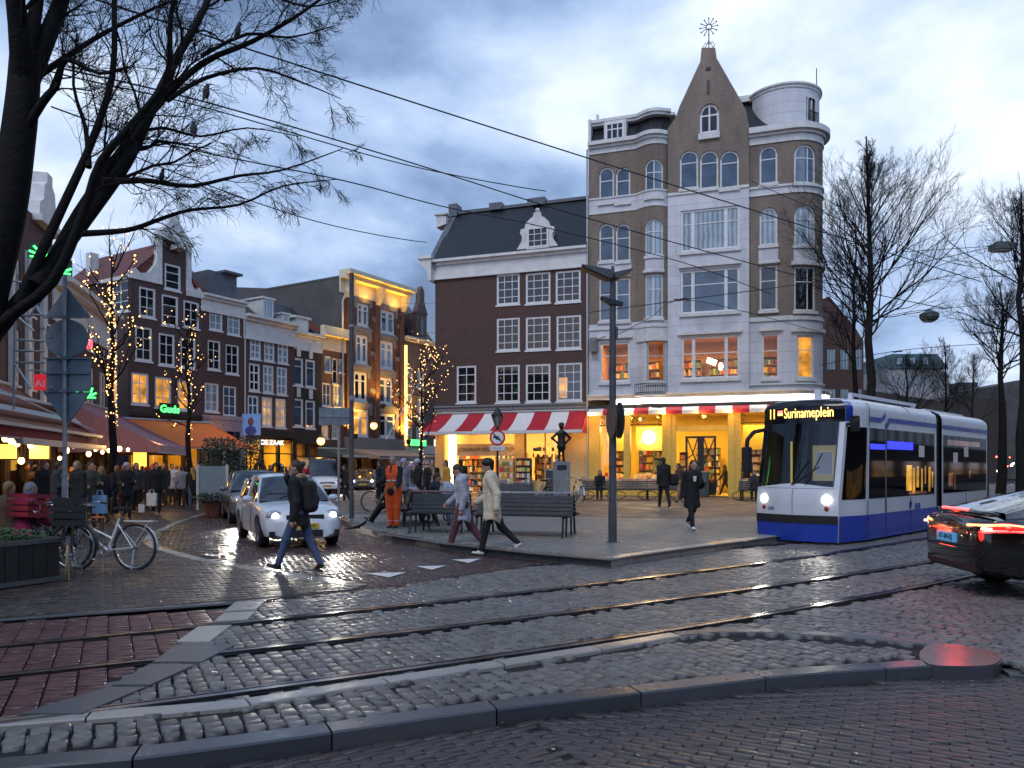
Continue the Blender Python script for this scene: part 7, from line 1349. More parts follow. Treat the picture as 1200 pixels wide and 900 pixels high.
mb.box(-.85, .62, -.15, -.121, (z0 + z1) / 2 - .03, (z0 + z1) / 2 + .03); mb.build('rib', m_galv, t)
Ys = 13.0; p = P(76, HOR, Ys); p.z = 0; t = thing('traffic_sign_post', 'grey backs of a triangle, a disc, a square and a downward triangle on one pole', 'traffic sign', p)
sz = lambda v: CH + (HOR - v) / FPX * Ys; mb = MB(); mb.lathe([(.05, 0), (.05, sz(560)), (.06, sz(560)), (.06, sz(556)), (.036, sz(555)), (.036, sz(322))], 10); mb.build('pole', m_galv, t, smooth=True); sw_ = lambda px: px / FPX * Ys
def plate(name, pts, mat=m_sgb, y0=.05, y1=.075): mb = MB(); mb.prism(pts, y0, y1); o = mb.build(name, mat, t, bevel=.006); return o
plate('triangle_sign', [(sw_(-26), sz(371)), (sw_(28), sz(371)), (sw_(0), sz(335))]); plate('round_sign', [(sw_(25.5) * math.cos(a), sz(396) + sw_(22.5) * math.sin(a)) for a in np.linspace(0, math.tau, 33)[:-1]])
plate('square_sign', [(sw_(-24), sz(457)), (sw_(28), sz(457)), (sw_(28), sz(419)), (sw_(-24), sz(419))]); plate('yield_sign', [(sw_(-28), sz(459)), (sw_(28), sz(459)), (sw_(2), sz(497)), (sw_(-2), sz(497))])
for v in (371.5, 419.5, 437, 458): mb = MB(); mb.box(sw_(-27), sw_(27), .02, .05, sz(v) - .012, sz(v) + .012); mb.box(-.06, .06, -.05, .06, sz(v) - .03, sz(v) + .03); mb.build('clamp', m_sgb, t)
for v, x in ((366, 20), (394, -22), (430, -20), (453, -20)): mb = MB(); mb.box(sw_(x), sw_(x + 5), .04, .049, sz(v) - .02, sz(v) + .02); mb.build('sticker', m_galv, t)
Yl = 33.0; p = P(583, HOR, Yl); p.z = PZ; t = thing('lantern_post', 'old black lantern on a post with a red ringed round sign before the bookshop', 'street lamp', p); sz = lambda v: CH + (HOR - v) / FPX * Yl - PZ
mb = MB(); mb.lathe([(.14, 0), (.12, .5), (.07, .6), (.05, 1.2), (.045, sz(503)), (.09, sz(502)), (.04, sz(500))], 12); mb.build('post', m_iron, t, smooth=True); mb = MB(); z0, z1, z2 = sz(500), sz(487), sz(478)
mb.lathe([(.10, z0), (.24, z1)], 6); mb.build('lantern_glass', M('lantern_glass', (.25, .24, .22), .1), t); mb = MB()
for k in range(6): a = k * math.tau / 6; mb.tube([(.10 * math.cos(a), .10 * math.sin(a), z0), (.25 * math.cos(a), .25 * math.sin(a), z1)], .016, 4)
mb.lathe([(.28, z1), (.28, z1 + .03), (.14, z1 + .18), (.12, z2 - .08), (.05, z2), (.0, z2 + .1)], 12); mb.build('lantern_frame', m_iron, t)
m_srd = M('sign_red', (.55, .02, .03), .4); mb = MB(); zc = sz(513); mb.tube([(0, -.10, zc), (0, -.07, zc)], .34, 28); sg = mb.build('round_sign', m_srd, t); mb = MB(); mb.tube([(0, -.107, zc), (0, -.101, zc)], .26, 28); mb.build('sign_face', m_wf, sg); mb = MB(); mb.obox((-.06, -.11, zc + .02), (.24, .004, .09)); mb.obox((.03, -.11, zc - .06), (.2, .004, .06)); mb.obox((0, -.112, zc), (.5, .004, .05), (0, R(45), 0)); mb.build('sign_symbol', m_dk, sg)
mb = MB(); mb.box(-.32, .32, -.10, -.07, sz(528), sz(522.5)); mb.build('sub_plate', m_wf, t); text_obj('lettering', 'ma - zo', .11, m_dk, t, (0, -.105, sz(525)), ext=.002)
Yt = 28.0; p = P(658, HOR, Yt); p.z = PZ; k = Yt / FPX; t = thing('pedestal', 'grey stone pedestal carrying the bronze boy before the bookshop', 'pedestal', p); ht = CH + (HOR - 541) * k - PZ; mb = MB(); mb.box(-.34, .34, -.3, .3, 0, .06); mb.box(-.30, .30, -.27, .27, .06, ht); mb.build('block', M('pedestal_stone', (.20, .21, .21), .7, var=.2, scale=5, bump=.3), t, bevel=.012); mb = MB(); mb.box(-.17, .17, -.285, -.272, ht - .3, ht - .12); mb.build('plaque', m_dk, t)
sb = [('c', (.07, 0, .08), (.06, 0, .36), .045, .05), ('c', (.06, 0, .36), (.06, .0, .66), .05, .075), ('c', (-.09, 0, .08), (-.075, 0, .36), .045, .05), ('c', (-.075, 0, .36), (-.06, 0, .66), .05, .075), ('c', (.07, .02, .05), (.09, -.12, .04), .045, .035), ('c', (-.09, .02, .05), (-.12, -.12, .04), .045, .035),
      ('c', (0, 0, .66), (0, 0, 1.02), .13, .15, {'flat': ((0, 1, 0), .68)}), ('c', (0, 0, .55), (0, 0, .70), .17, .14, {'flat': ((0, 1, 0), .75)}), ('c', (0, 0, 1.05), (0, 0, 1.18), .05, .05), ('e', (0, -.01, 1.29), (.095, .105, .12)), ('e', (0, .01, 1.36), (.11, .115, .075)), ('c', (0, -.1, 1.28), (0, -.125, 1.265), .018, .014)]
for s_ in (-1, 1): sb += [('c', (s_ * .15, 0, 1.04), (s_ * .34, .06, .86), .05, .042), ('c', (s_ * .34, .06, .86), (s_ * .17, -.03, .70), .042, .034), ('e', (s_ * .165, -.03, .685), (.04, .035, .035))]
o = blob('statue', sb, M('dark_bronze', (.018, .017, .014), .35, .4), None, .012, .03); o.location = (p.x, p.y, PZ + ht); o.rotation_euler = (0, 0, R(8)); tag(o, 'small bronze boy with hands on hips standing on the pedestal', 'statue')
def bin_(u, v, h, r, label, mat): p = G(u, v, PZ); t = thing('litter_bin', label, 'bin', p, 0, 'grey litter bins'); mb = MB(); mb.lathe([(r * .92, 0), (r, .05), (r, h - .05), (r * 1.06, h - .04), (r * 1.06, h)], 16); mb.build('drum', mat, t, smooth=True); mb = MB(); mb.lathe([(r * 1.0, h + .002), (r * .8, h + .05), (0, h + .06)], 16); mb.build('lid', m_galv, t, smooth=True)
m_bin = M('bin_green_grey', (.09, .12, .12), .5); bin_(824, 582, 1.25, .30, 'green grey round litter bin before the door of the yellow shop', m_bin); bin_(645, 587, 1.35, .22, 'slim grey bin standing just beside the stone pedestal', m_pole)
# ------------------------------------------------------------------ benches
m_slat = M('bench_slat', (.028, .030, .032), .35, var=.3, scale=6); m_cap = M('bench_cap', (.30, .32, .36), .28, var=.1, scale=4)
def bench_double(label, loc, rot, L, cap=m_cap, loop=False, proto=None):
 t = thing('bench', label, 'bench', loc, rot, 'black double benches on the square')
 for s_ in (-1, 1):
  mb = MB()
  for k in range(5): y = s_ * (.18 + .085 * k); mb.box(0, L, min(y, y + s_ * .07), max(y, y + s_ * .07), .43 + .006 * k, .465 + .006 * k)
  mb.build('seat', m_slat, t, bevel=.004); mb = MB()
  for k in range(5): z = .50 + .085 * k; y = s_ * (.165 - .022 * k); mb.obox((L / 2, y, z), (L, .03, .072), (s_ * .25, 0, 0))
  mb.build('backrest', m_slat, t)
 mb = MB(); mb.box(-.03, L + .03, -.10, .10, .915, .955); mb.build('cap', cap, t, bevel=.01)
 n = max(2, int(L / 1.2) + 1)
 for i in range(n):
  x = .12 + (L - .24) * i / (n - 1); mb = MB()
  for s_ in (-1, 1): mb.tube([(x, s_ * .62, .43), (x, s_ * .05, .42)], .02, 5); mb.tube([(x, s_ * .50, .43), (x, s_ * .60, 0)], .024, 6); mb.tube([(x, s_ * .16, .42), (x, s_ * .05, .92)], .018, 5); mb.tube([(x, s_ * .2, .42), (x, s_ * .26, 0)], .022, 6)
  mb.build('leg', m_iron, t)
  if loop: mb = MB(); mb.tube([(x + .45 * math.cos(a), -.3, .21 + .2 * math.sin(a)) for a in np.linspace(0, math.tau, 17)[:-1]], .018, 4, closed=True); mb.build('scroll', m_iron, t)
 mb = MB(); z = .62
 for k in range(5):
  for s_ in (-1, 1): y = s_ * (.15 - .022 * k); mb.ball((L - .25, y + s_ * .02, .50 + .085 * k), .014, 5)
 mb.build('bolt', m_galv, t); return t
A = G(596, 629.5, PZ); B = G(648, 631, PZ); bl = Vector((.25, 16.05, PZ)); br = Vector((1.28, 15.75, PZ))
bench_double('long black bench with pale cap along the kerb behind the man in the cream coat', (-.72, 17.1, PZ), math.atan2(-.62, 2.0), 2.15); bench_double('short black bench with reddish cap behind the walking couple', (-2.25, 17.75, PZ), math.atan2(-.55, 2.0), 1.35, M('bench_cap_red', (.22, .13, .14), .3))
bench_double('black bench seen from its end beside the orange sweeper', (-2.40, 18.95, PZ), R(99), 2.4)
bench_double('dark bench with pale cap in front of the bookshop bicycles', (P(566, 0, 29).x, 29, PZ), R(-4), 1.9); bench_double('longest bench with curly iron legs before the yellow shop', (P(682, 0, 36).x, 36, PZ), R(-6), 4.6, loop=True); bench_double('bench end at the tram mirror before the right shop window', (P(866, 0, 35).x, 35, PZ), R(-10), 2.2, loop=True)
# ------------------------------------------------------------------ planters, terrace, signs at the left
p0 = G(0, 690); t = thing('planter_box', 'dark wooden planter box with leafy plants at the left edge', 'planter', (-7.42, 8.55, 0), R(65)); mb = MB()
for k in range(13): mb.box(.02 + k * .19, .20 + k * .19, -.015, .015, .08, .56)
for k in range(5): mb.box(2.47, 2.50, .02 + k * .19, .19 + k * .19, .08, .56)
mb.box(0, 2.5, .02, .95, .06, .52); mb.build('boards', M('dark_planter_wood', (.020, .018, .018), .55, var=.3, scale=8, bump=.3), t); mb = MB(); mb.box(-.02, 2.54, -.04, .04, .56, .62); mb.box(2.46, 2.54, .04, .98, .56, .62); mb.box(-.02, 2.54, -.045, .03, .02, .08); mb.box(-.02, 2.54, .9, .98, .56, .62); mb.build('rim', M('grey_planter_rim', (.09, .09, .09), .5), t)
mb = MB(); rr = random.Random(4)
for i in range(2600):
 x, y = rr.uniform(.0, 2.5), rr.uniform(.02, .95); z = .56 + rr.uniform(0, .34) * (1 - abs(x - 1.2) / 2.2); a = rr.uniform(0, math.tau); l = rr.uniform(.03, .07); d = Vector((math.cos(a), math.sin(a), rr.uniform(-.3, .5))).normalized() * l; n = d.cross(Vector((0, 0, 1))).normalized() * l * .45; c = Vector((x, y, z)); mb.add([c, c + d * .5 + n, c + d, c + d * .5 - n], [(0, 1, 2, 3)])
o = mb.build('leaves', M('leaf_green', (.035, .12, .025), .45, var=.4, scale=12), t); o['kind'] = 'stuff'; mb = MB(); mb.box(.04, 2.46, .04, .92, .5, .55); mb.build('soil', m_bed, t)
def bush(name, label, u, vb, Y, w, h, pot, n=1600, col=None, group=None):
 p = P(u, HOR, Y); p.z = 0; t = thing(name, label, 'plant', p, 0, group); r = random.Random(u); mb = MB(); mb.lathe([(.22 * w, 0), (.30 * w, .45), (.32 * w, .47), (0, .46)], 12); mb.build('pot', pot, t); mb = MB()
 for i in range(n):
  a, f = r.uniform(0, math.tau), r.random(); q = w * .5 * math.sqrt(r.random()) * (1.05 - .65 * abs(f - .45)); c = Vector((q * math.cos(a), q * math.sin(a), .5 + f * (h - .5))); d = Vector((r.gauss(0, 1), r.gauss(0, 1), r.gauss(.3, .7))).normalized() * r.uniform(.06, .13); nn = d.orthogonal().normalized() * .03; mb.add([c, c + d * .5 + nn, c + d, c + d * .5 - nn], [(0, 1, 2, 3)])
 o = mb.build('foliage', col or M('dark_leaf', (.018, .035, .018), .5, var=.4, scale=9), t); o['kind'] = 'stuff'; mb = MB(); mb.tube([(0, 0, .4), (.03, 0, h * .8)], .03, 5); mb.build('stem', m_bark, t)
m_terra = M('terracotta_pot', (.14, .05, .035), .7, var=.3); bush('potted_shrub', 'dark broad shrub beside the grey menu board', 259, 560, 27, 1.7, 2.6, m_dk, 2600); bush('potted_shrub', 'narrow dark shrub in front of the blue portrait sign', 293, 560, 33, 1.3, 2.9, m_dk, 1700); bush('potted_shrub', 'low plants spilling from a big terracotta tub by the cars', 254, 590, 25.5, 1.6, .75, m_terra, 700)
p = P(249, HOR, 25.5); p.z = 0; t = thing('menu_board', 'grey upright menu board standing on the terracotta tub', 'board', (p.x, p.y, .5), R(12)); mb = MB(); mb.box(-.42, .42, -.03, .03, 0, 1.15); mb.build('panel', M('board_grey', (.20, .23, .24), .45), t); mb = MB(); mb.box(.42, .50, -.05, .05, -.3, 1.2); mb.box(-.5, -.42, -.05, .05, -.3, 1.2); mb.build('post', M('board_pale', (.5, .46, .38), .5), t)
p = FR.px(287, 501); q = FR.world(p[0], -.6); t = thing('portrait_sign', 'small blue hanging sign with a portrait beside the yellow shop', 'sign', (q[0], q[1], p[1] - .5), FR.rot - R(75)); mb = MB(); mb.box(-.65, .65, -.06, .06, 0, 1.35); mb.build('panel', M('portrait_blue', (.10, .22, .50), .4, emit=(.25, .45, .9), estr=.15), t); mb = MB(); mb.ball((0, -.07, .85), .22, 12, 0, (1, .1, 1.25)); mb.build('portrait_head', M('portrait_brown', (.12, .06, .04), .6), t); mb = MB(); mb.ball((0, -.065, .28), .42, 12, 0, (1, .08, .75)); mb.build('portrait_coat', M('portrait_coat', (.03, .06, .25), .5), t)
def neon(label, u, v, Y, txt, size, col, name='neon_sign', rot=0, board=None, s=4):
 t = thing(name, label, 'sign', P(u, v, Y), rot); mb = MB(); w = size * .55 * max(2, len(txt)); mb.box(-w / 2, w / 2, .03, .06, -size * .6, size * .6); mb.build('board', board or m_dk, t); text_obj('lettering', txt, size, M_emit('neon_' + name + txt, col, s), t, (0, 0, 0), ext=.01, bold=.012); return t
gq = FR.px(196, 480); gqw = FR.world(gq[0], -.25); n_ = neon('green neon lettering above the orange awning', 0, 0, 1, 'Guds', .58, (.02, 1, .08), rot=FR.rot); n_.location = (gqw[0], gqw[1], gq[1])
def leafneon(label, u, v, Y):
 t = thing('neon_leaf', label, 'sign', P(u, v, Y), R(35), 'green neon leaves on the cafe fronts'); mb = MB()
 for k in range(5): a = R(20 + 35 * k); mb.tube([(0, 0, 0), (.16 * math.cos(a) + .05, 0, .16 * math.sin(a)), (.34 * math.cos(a), 0, .36 * math.sin(a))], .035, 5)
 mb.tube([(-.3, 0, -.05), (.3, 0, -.05)], .03, 5); mb.build('neon_tube', M_emit('neon_leaf_green', (.02, 1, .10), 3), t); mb = MB(); mb.box(-.35, .35, .05, .08, -.1, .4); mb.build('board', m_dk, t)
leafneon('green neon leaf behind the lowest fork of the big tree', 48, 300, 24); leafneon('green neon leaf at the top of the traffic sign pole', 70, 318, 24); leafneon('small green neon leaf low beside the lit tree', 101, 464, 27)
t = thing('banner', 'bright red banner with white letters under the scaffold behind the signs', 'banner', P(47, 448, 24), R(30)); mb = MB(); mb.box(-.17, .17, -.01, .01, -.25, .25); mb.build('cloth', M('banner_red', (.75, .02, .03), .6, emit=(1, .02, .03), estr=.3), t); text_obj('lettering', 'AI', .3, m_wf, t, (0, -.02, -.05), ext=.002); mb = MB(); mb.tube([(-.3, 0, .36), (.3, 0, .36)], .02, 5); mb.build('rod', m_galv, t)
t = thing('red_lantern', 'small glowing red lantern beside the round sign back', 'lamp', P(104, 403, 26)); mb = MB(); mb.lathe([(.06, -.16), (.12, -.1), (.12, .1), (.06, .16)], 10); mb.build('globe', M_emit('lantern_red', (1, .02, .03), 2.5), t); mb = MB(); mb.tube([(0, 0, .16), (0, 0, .5)], .012, 4); mb.build('hanger', m_dk, t)
sl_ = FR.px(487, 519); q = FR.world(sl_[0], -.3); t = thing('shop_sign', 'green lit shop sign on the brown stone house', 'sign', (q[0], q[1], sl_[1]), FR.rot); mb = MB(); mb.box(-1.0, 1.0, -.05, .05, -.26, .26); mb.build('light_box', M_emit('sign_green', (.03, .9, .12), 1.4), t); mb = MB(); mb.box(-1.05, 1.05, .06, .1, -.3, .3); mb.build('backing', m_dk, t)
t = thing('shop_sign', 'small square white lit sign at the corner of the bookshop awning', 'sign', P(514, 519, 52)); mb = MB(); mb.box(-.3, .3, -.06, .06, -.22, .22); mb.build('light_box', M_emit('sign_white', (1, .85, .65), 2.2), t); mb = MB(); mb.tube([(0, .06, .2), (0, .4, .3)], .03, 5); mb.build('bracket', m_dk, t)
for (u, v, Y, lb) in ((376, 517, 49, 'round warm wall lantern on the black house beside the yellow shop'), (260, 517, 47, 'amber wall lantern beside the orange awning tip'), (438, 499, 55, 'bright amber wall lantern on the tall red brick house')):
 t = thing('wall_lantern', lb, 'lamp', P(u, v, Y), 0, 'amber wall lanterns'); mb = MB(); mb.ball((0, 0, 0), .26, 10); mb.build('globe', M_emit('lantern_amber', (1, .45, .07), 4), t); mb = MB(); mb.lathe([(.28, .2), (.1, .36), (0, .4)], 10); mb.tube([(0, 0, .36), (.0, .6, .5)], .03, 5); mb.build('cap', m_dk, t); pointl('lantern_light', (0, -.45, 0), 40, (1, .45, .08), .2, t)
t = thing('scaffold', 'thin grey scaffold frame behind the traffic signs', 'scaffold', (0, 0, 0)); mb = MB()
def bar(u0, v0, u1, v1, Y=22, r=.035): mb.tube([P(u0, v0, Y), P(u1, v1, Y)], r, 5)
for q in ((16, 480, 17, 378), (17, 425, 52, 425), (17, 411, 52, 412), (17, 398, 52, 400), (22, 370, 52, 369), (17, 425, 36, 455), (10, 328, 30, 332), (19, 352, 20, 322), (22, 372, 40, 388), (40, 350, 48, 368), (30, 338, 46, 366), (56, 340, 34, 372)): bar(*q)
mb.build('tubes', m_galv, t); mb = MB(); mb.tube([P(22, 272, 24), P(32, 178, 24)], .05, 5); mb.tube([P(14, 270, 24), P(24, 180, 24)], .05, 5)
for f in (.2, .5, .8): mb.tube([P(22 + 10 * f, 272 - 94 * f, 24), P(14 + 10 * f, 270 - 90 * f, 24)], .03, 4)
mb.build('ladder', m_galv, t)
rb = random.Random(6); bulb = None
SPB = [(20, 520), (36, 522), (25, 540), (65, 520), (70, 537), (92, 521), (98, 521), (112, 526), (13, 517), (51, 522), (140, 526), (150, 527), (86, 522), (6, 514), (30, 516), (58, 516), (104, 532), (120, 530), (128, 528), (78, 528)]
for i, (u, v) in enumerate(SPB):
 Yb_ = 24 + (u / 150) * 7; pp = P(u, v, Yb_)
 if bulb is None:
  bulb = thing('terrace_bulb', 'warm glowing bulb hanging under the left cafe awnings', 'lamp', pp, 0, 'warm bulbs hanging over the cafe terraces'); mb = MB(); mb.ball((0, 0, 0), .085, 10, 0, (1, 1, 1.2)); mb.build('globe', M_emit('terrace_bulb', (1, .58, .2), 9), bulb); mb = MB(); mb.tube([(0, 0, .08), (0, 0, .45)], .012, 4); mb.lathe([(.04, .09), (.03, .16), (0, .17)], 8); mb.build('flex', m_dk, bulb)
 else: dup(bulb, pp, 0, scale=rb.uniform(.6, 1.25))
for u, v, Yb_, e in ((30, 515, 24, 90), (90, 515, 27, 90), (140, 518, 30, 60), (185, 515, 34, 60)): pointl('terrace_light', P(u, v, Yb_), e, (1, .52, .16), .3)
for (u, v, lb) in ((46, 527, 'glowing yellow menu card box under the first awning'), (8, 527, 'yellow lit menu box at the frame edge under the awning'), (164, 530, 'amber lit doorway panel below the mauve awning')):
 t = thing('light_box', lb, 'sign', P(u, v, 26 if u < 100 else 36), R(25)); mb = MB(); h = .3 if u < 100 else .85; mb.box(-.28, .28, -.04, .04, -h, h * .6); mb.build('panel', M_emit('menu_glow', (1, .50, .06), 2.0), t); mb = MB(); mb.box(-.32, .32, .05, .09, -h - .05, h * .6 + .05); mb.build('frame', m_dk, t)
tb = None
for i, (x, y) in enumerate(((-12.2, 17.5), (-13.4, 20.5), (-14.0, 23.2), (-15.2, 26.0), (-15.6, 29.5), (-16.6, 33))):
 if tb is None:
  tb = thing('terrace_table', 'small round cafe table on the terrace at the left', 'table', (x, y, 0), 0, 'cafe tables on the left terrace'); mb = MB(); mb.lathe([(.0, .72), (.36, .72), (.36, .75), (0, .75)], 16); mb.build('top', M('table_top', (.16, .07, .04), .4), tb); mb = MB(); mb.tube([(0, 0, 0), (0, 0, .72)], .03, 6); mb.lathe([(.22, 0), (.2, .02), (0, .03)], 12); mb.build('foot', m_iron, tb)
 else: dup(tb, (x, y, 0), i)
m_och = M('orange_chair', (.55, .10, .03), .5); cb = None
for i, (x, y, a) in enumerate(((-10.2, 17.2, .4), (-9.7, 17.8, 2.2), (-12.9, 20.0, 1.0), (-12.6, 21.2, 3.5), (-13.2, 23.8, .6), (-14.5, 26.6, 2.0), (-14.8, 29.0, .4))):
 if cb is None:
  cb = thing('terrace_chair', 'orange cafe chair on the left terrace', 'chair', (x, y, 0), a, 'orange cafe chairs on the left terrace'); mb = MB(); mb.box(-.2, .2, -.2, .2, .43, .46); mb.build('seat', m_och, cb, bevel=.01); mb = MB(); mb.box(-.2, .2, .17, .2, .55, .86); mb.build('backrest', m_och, cb, bevel=.01)
  for sx in (-1, 1):
   for sy in (-1, 1): mb = MB(); mb.tube([(sx * .18, sy * .18, .0), (sx * .18, sy * .18, .43 if sy < 0 else .86)], .014, 5); mb.build('leg', m_iron, cb)
 else: dup(cb, (x, y, 0), a)
# ------------------------------------------------------------------ bicycles
def bicycle(label, loc, rot, fm, rim, basket=None, crate=None, lean=0, rr=.34, tyre=None, grp='parked bicycles'):
 t = thing('bicycle', label, 'bicycle', loc, rot, grp); t.rotation_euler = (R(lean), 0, rot)
 W = ((-.54, 'rear'), (.56, 'front')); tyre = tyre or m_tyre
 for x, _ in W:
  mb = MB(); mb.tube([(x + rr * math.cos(a), 0, rr + rr * math.sin(a)) for a in np.linspace(0, math.tau, 33)[:-1]], .020, 6, closed=True); wo = mb.build('wheel', tyre, t, smooth=True); mb = MB(); q = rr - .03; mb.tube([(x + q * math.cos(a), 0, rr + q * math.sin(a)) for a in np.linspace(0, math.tau, 33)[:-1]], .013, 5, closed=True); mb.build('rim', rim, wo); mb = MB(); mb.tube([(x, -.05, rr), (x, .05, rr)], .03, 8)
  for k in range(14): a = k * math.tau / 14; s_ = .03 * (1 if k % 2 else -1); mb.tube([(x, s_, rr), (x + q * math.cos(a), 0, rr + q * math.sin(a))], .003, 3, cap=False)
  mb.build('spokes', m_galv, wo)
 mb = MB(); bb = (-.08, 0, .30); st = (-.26, 0, .80); hd = (.40, 0, .78); hb = (.43, 0, .62)
 for a, b, r_ in ((bb, st, .018), (hb, bb, .022), ((.40, 0, .72), (-.16, 0, .48), .018), (hd, hb, .02), (hb, (.48, .0, .45), .016)): mb.tube([a, b], r_, 7)
 for s_ in (-1, 1): mb.tube([bb, (-.54, s_ * .06, rr)], .010, 5); mb.tube([(-.23, 0, .72), (-.54, s_ * .06, rr)], .010, 5); mb.tube([(.47, s_ * .03, .50), (.56, s_ * .055, rr)], .012, 5)
 mb.build('frame', fm, t, smooth=True)
 for x, a0, a1 in ((-.54, .1, 3.2), (.56, .5, 2.7)):
  mb = MB(); an = np.linspace(a0, a1, 14); mb.grid(lambda a, y: (x + (rr + .035) * math.cos(a), y, rr + (rr + .035) * math.sin(a)), list(an), [-.028, .028]); mb.build('mudguard', fm, t)
 mb = MB(); mb.tube([(-.28, 0, .78), (-.31, 0, .92)], .013, 6); mb.tube([hd, (.37, 0, 1.0)], .014, 6); mb.build('post', m_chr, t); mb = MB(); mb.obox((-.32, 0, .955), (.25, .15, .06)); mb.obox((-.22, 0, .955), (.14, .07, .05)); mb.build('saddle', m_rub, t, bevel=.02)
 mb = MB(); mb.tube(smooth([Vector(p) for p in ((.16, -.30, 1.03), (.30, -.24, 1.06), (.38, -.08, 1.02), (.38, .08, 1.02), (.30, .24, 1.06), (.16, .30, 1.03))], 3), .013, 6); mb.build('handlebar', m_chr, t); mb = MB()
 for s_ in (-1, 1): mb.tube([(.15, s_ * .30, 1.03), (.27, s_ * .25, 1.055)], .019, 6)
 mb.build('grip', m_rub, t); mb = MB(); mb.box(-.88, -.38, -.07, .07, .755, .77)
 for s_ in (-1, 1): mb.tube([(-.8, s_ * .06, .755), (-.54, s_ * .065, rr)], .007, 4)
 mb.build('carrier', fm if rim is not m_rim else m_iron, t); mb = MB(); mb.tube([(bb[0] + .09 * math.cos(a), .045, bb[2] + .09 * math.sin(a)) for a in np.linspace(0, math.tau, 17)[:-1]], .008, 4, closed=True); mb.tube([(-.08, .05, .30), (.02, .06, .17)], .01, 4); mb.tube([(-.08, -.05, .30), (-.18, -.06, .43)], .01, 4); mb.obox((.03, .11, .165), (.09, .08, .025)); mb.obox((-.19, -.11, .435), (.09, .08, .025)); mb.tube([(bb[0], .045, bb[2] + .085), (-.54, .045, rr + .04)], .006, 3); mb.tube([(bb[0], .045, bb[2] - .085), (-.54, .045, rr - .04)], .006, 3); mb.build('crank', m_chr, t)
 mb = MB(); mb.tube([(-.54, .02, rr + .0), (-.60, .16, 0.01)], .010, 5); mb.build('kickstand', m_chr, t); mb = MB(); mb.obox((.50, 0, .86), (.07, .07, .08)); mb.build('lamp', m_chr, t)
 for cfg, nm in ((basket, 'basket'), (crate, 'crate')):
  if cfg:
   x0, w_, h_, mt = cfg; mb = MB(); z0 = .80
   for a in range(4): z = z0 + h_ * a / 3; mb.box(x0 - w_ / 2, x0 + w_ / 2, -.21, -.20, z, z + h_ * .24); mb.box(x0 - w_ / 2, x0 + w_ / 2, .20, .21, z, z + h_ * .24); mb.box(x0 - w_ / 2, x0 - w_ / 2 + .01, -.2, .2, z, z + h_ * .24); mb.box(x0 + w_ / 2 - .01, x0 + w_ / 2, -.2, .2, z, z + h_ * .24)
   mb.box(x0 - w_ / 2, x0 + w_ / 2, -.2, .2, z0 - .01, z0); mb.build(nm, mt, t)
 return t
m_bw = M('white_bike_paint', (.60, .61, .62), .35, coat=.4); m_bb = M('black_bike_paint', (.012, .012, .014), .35, coat=.3); m_crr = M('red_crate', (.26, .015, .03), .5); m_tan = M('tan_tyre', (.35, .26, .14), .7); m_bg = M('grey_bike_paint', (.12, .13, .15), .4)
p = G(112, 668); bicycle('white bicycle with broad white rear mudguard parked beside the planter', (-6.45, 12.1, 0), R(172), m_bw, m_galv, basket=(.60, .42, .26, m_rub), lean=3, rr=.35)
bicycle('black bicycle with tan tyre and black crate nearest the planter box', (-6.55, 11.35, 0), R(-62), m_bb, m_galv, crate=(.62, .45, .30, m_rub), tyre=m_tan, lean=-2, rr=.36); bicycle('dark bicycle with red crate standing behind the white one', (-7.35, 12.3, 0), R(160), m_bb, m_galv, crate=(.62, .5, .30, m_crr), lean=4)
bicycle('white bicycle parked at the far end of the square behind the thin pole', (-4.2, 26.0, PZ), R(185), m_bw, m_galv, grp='bicycles on the square'); bicycle('pale bicycle leaning before the bookshop shelves', (P(628, 0, 31).x, 31, PZ), R(172), m_bg, m_galv, grp='bicycles on the square'); bicycle('black bicycle close to the pedestal by the bookshop window', (P(641, 0, 31.6).x, 31.6, PZ), R(80), m_bb, m_galv, grp='bicycles on the square'); bicycle('pale bicycle standing right of the pedestal', (P(678, 0, 33).x, 33, PZ), R(100), m_bw, m_galv, grp='bicycles on the square')
# ================================================================== PEOPLE
def ramp_col(n, c, **k): return M(n, c, k.pop('rough', .85), var=k.pop('var', .18), scale=k.pop('scale', 14), bump=.25, bscale=60, **k)
m_skin = M('skin', (.42, .24, .17), .55, var=.06); m_skind = M('dark_skin', (.10, .055, .035), .55, var=.06); HAIR = {n: M('hair_' + n, c, .6, var=.3, scale=30) for n, c in (('black', (.008, .007, .006)), ('brown', (.035, .02, .012)), ('fair', (.20, .12, .05)), ('grey', (.22, .21, .20)))}
CLO = {n: ramp_col('cloth_' + n, c) for n, c in (('black', (.008, .008, .009)), ('navy', (.012, .016, .03)), ('charcoal', (.03, .03, .032)), ('jeans', (.055, .085, .16)), ('maroon', (.10, .035, .05)), ('cream', (.60, .52, .38)), ('white', (.62, .62, .62)), ('grey', (.20, .20, .22)), ('palegrey', (.36, .36, .42)), ('olive', (.05, .05, .03)), ('brown', (.08, .045, .025)), ('magenta', (.30, .015, .08)), ('mustard', (.50, .26, .03)), ('red', (.45, .02, .03)), ('teal', (.03, .12, .14)), ('tan', (.28, .18, .10)), ('lilac', (.32, .26, .46)), ('hiorange', (.85, .10, .015)), ('blue', (.05, .12, .32)))}
m_shoe = M('dark_shoe', (.012, .011, .011), .5); m_shoew = M('white_shoe', (.62, .62, .60), .5); m_eye = M('eye', (.02, .015, .012), .2); m_lip = M('lip', (.30, .12, .10), .5)
V3 = lambda *a: np.array(a, float)
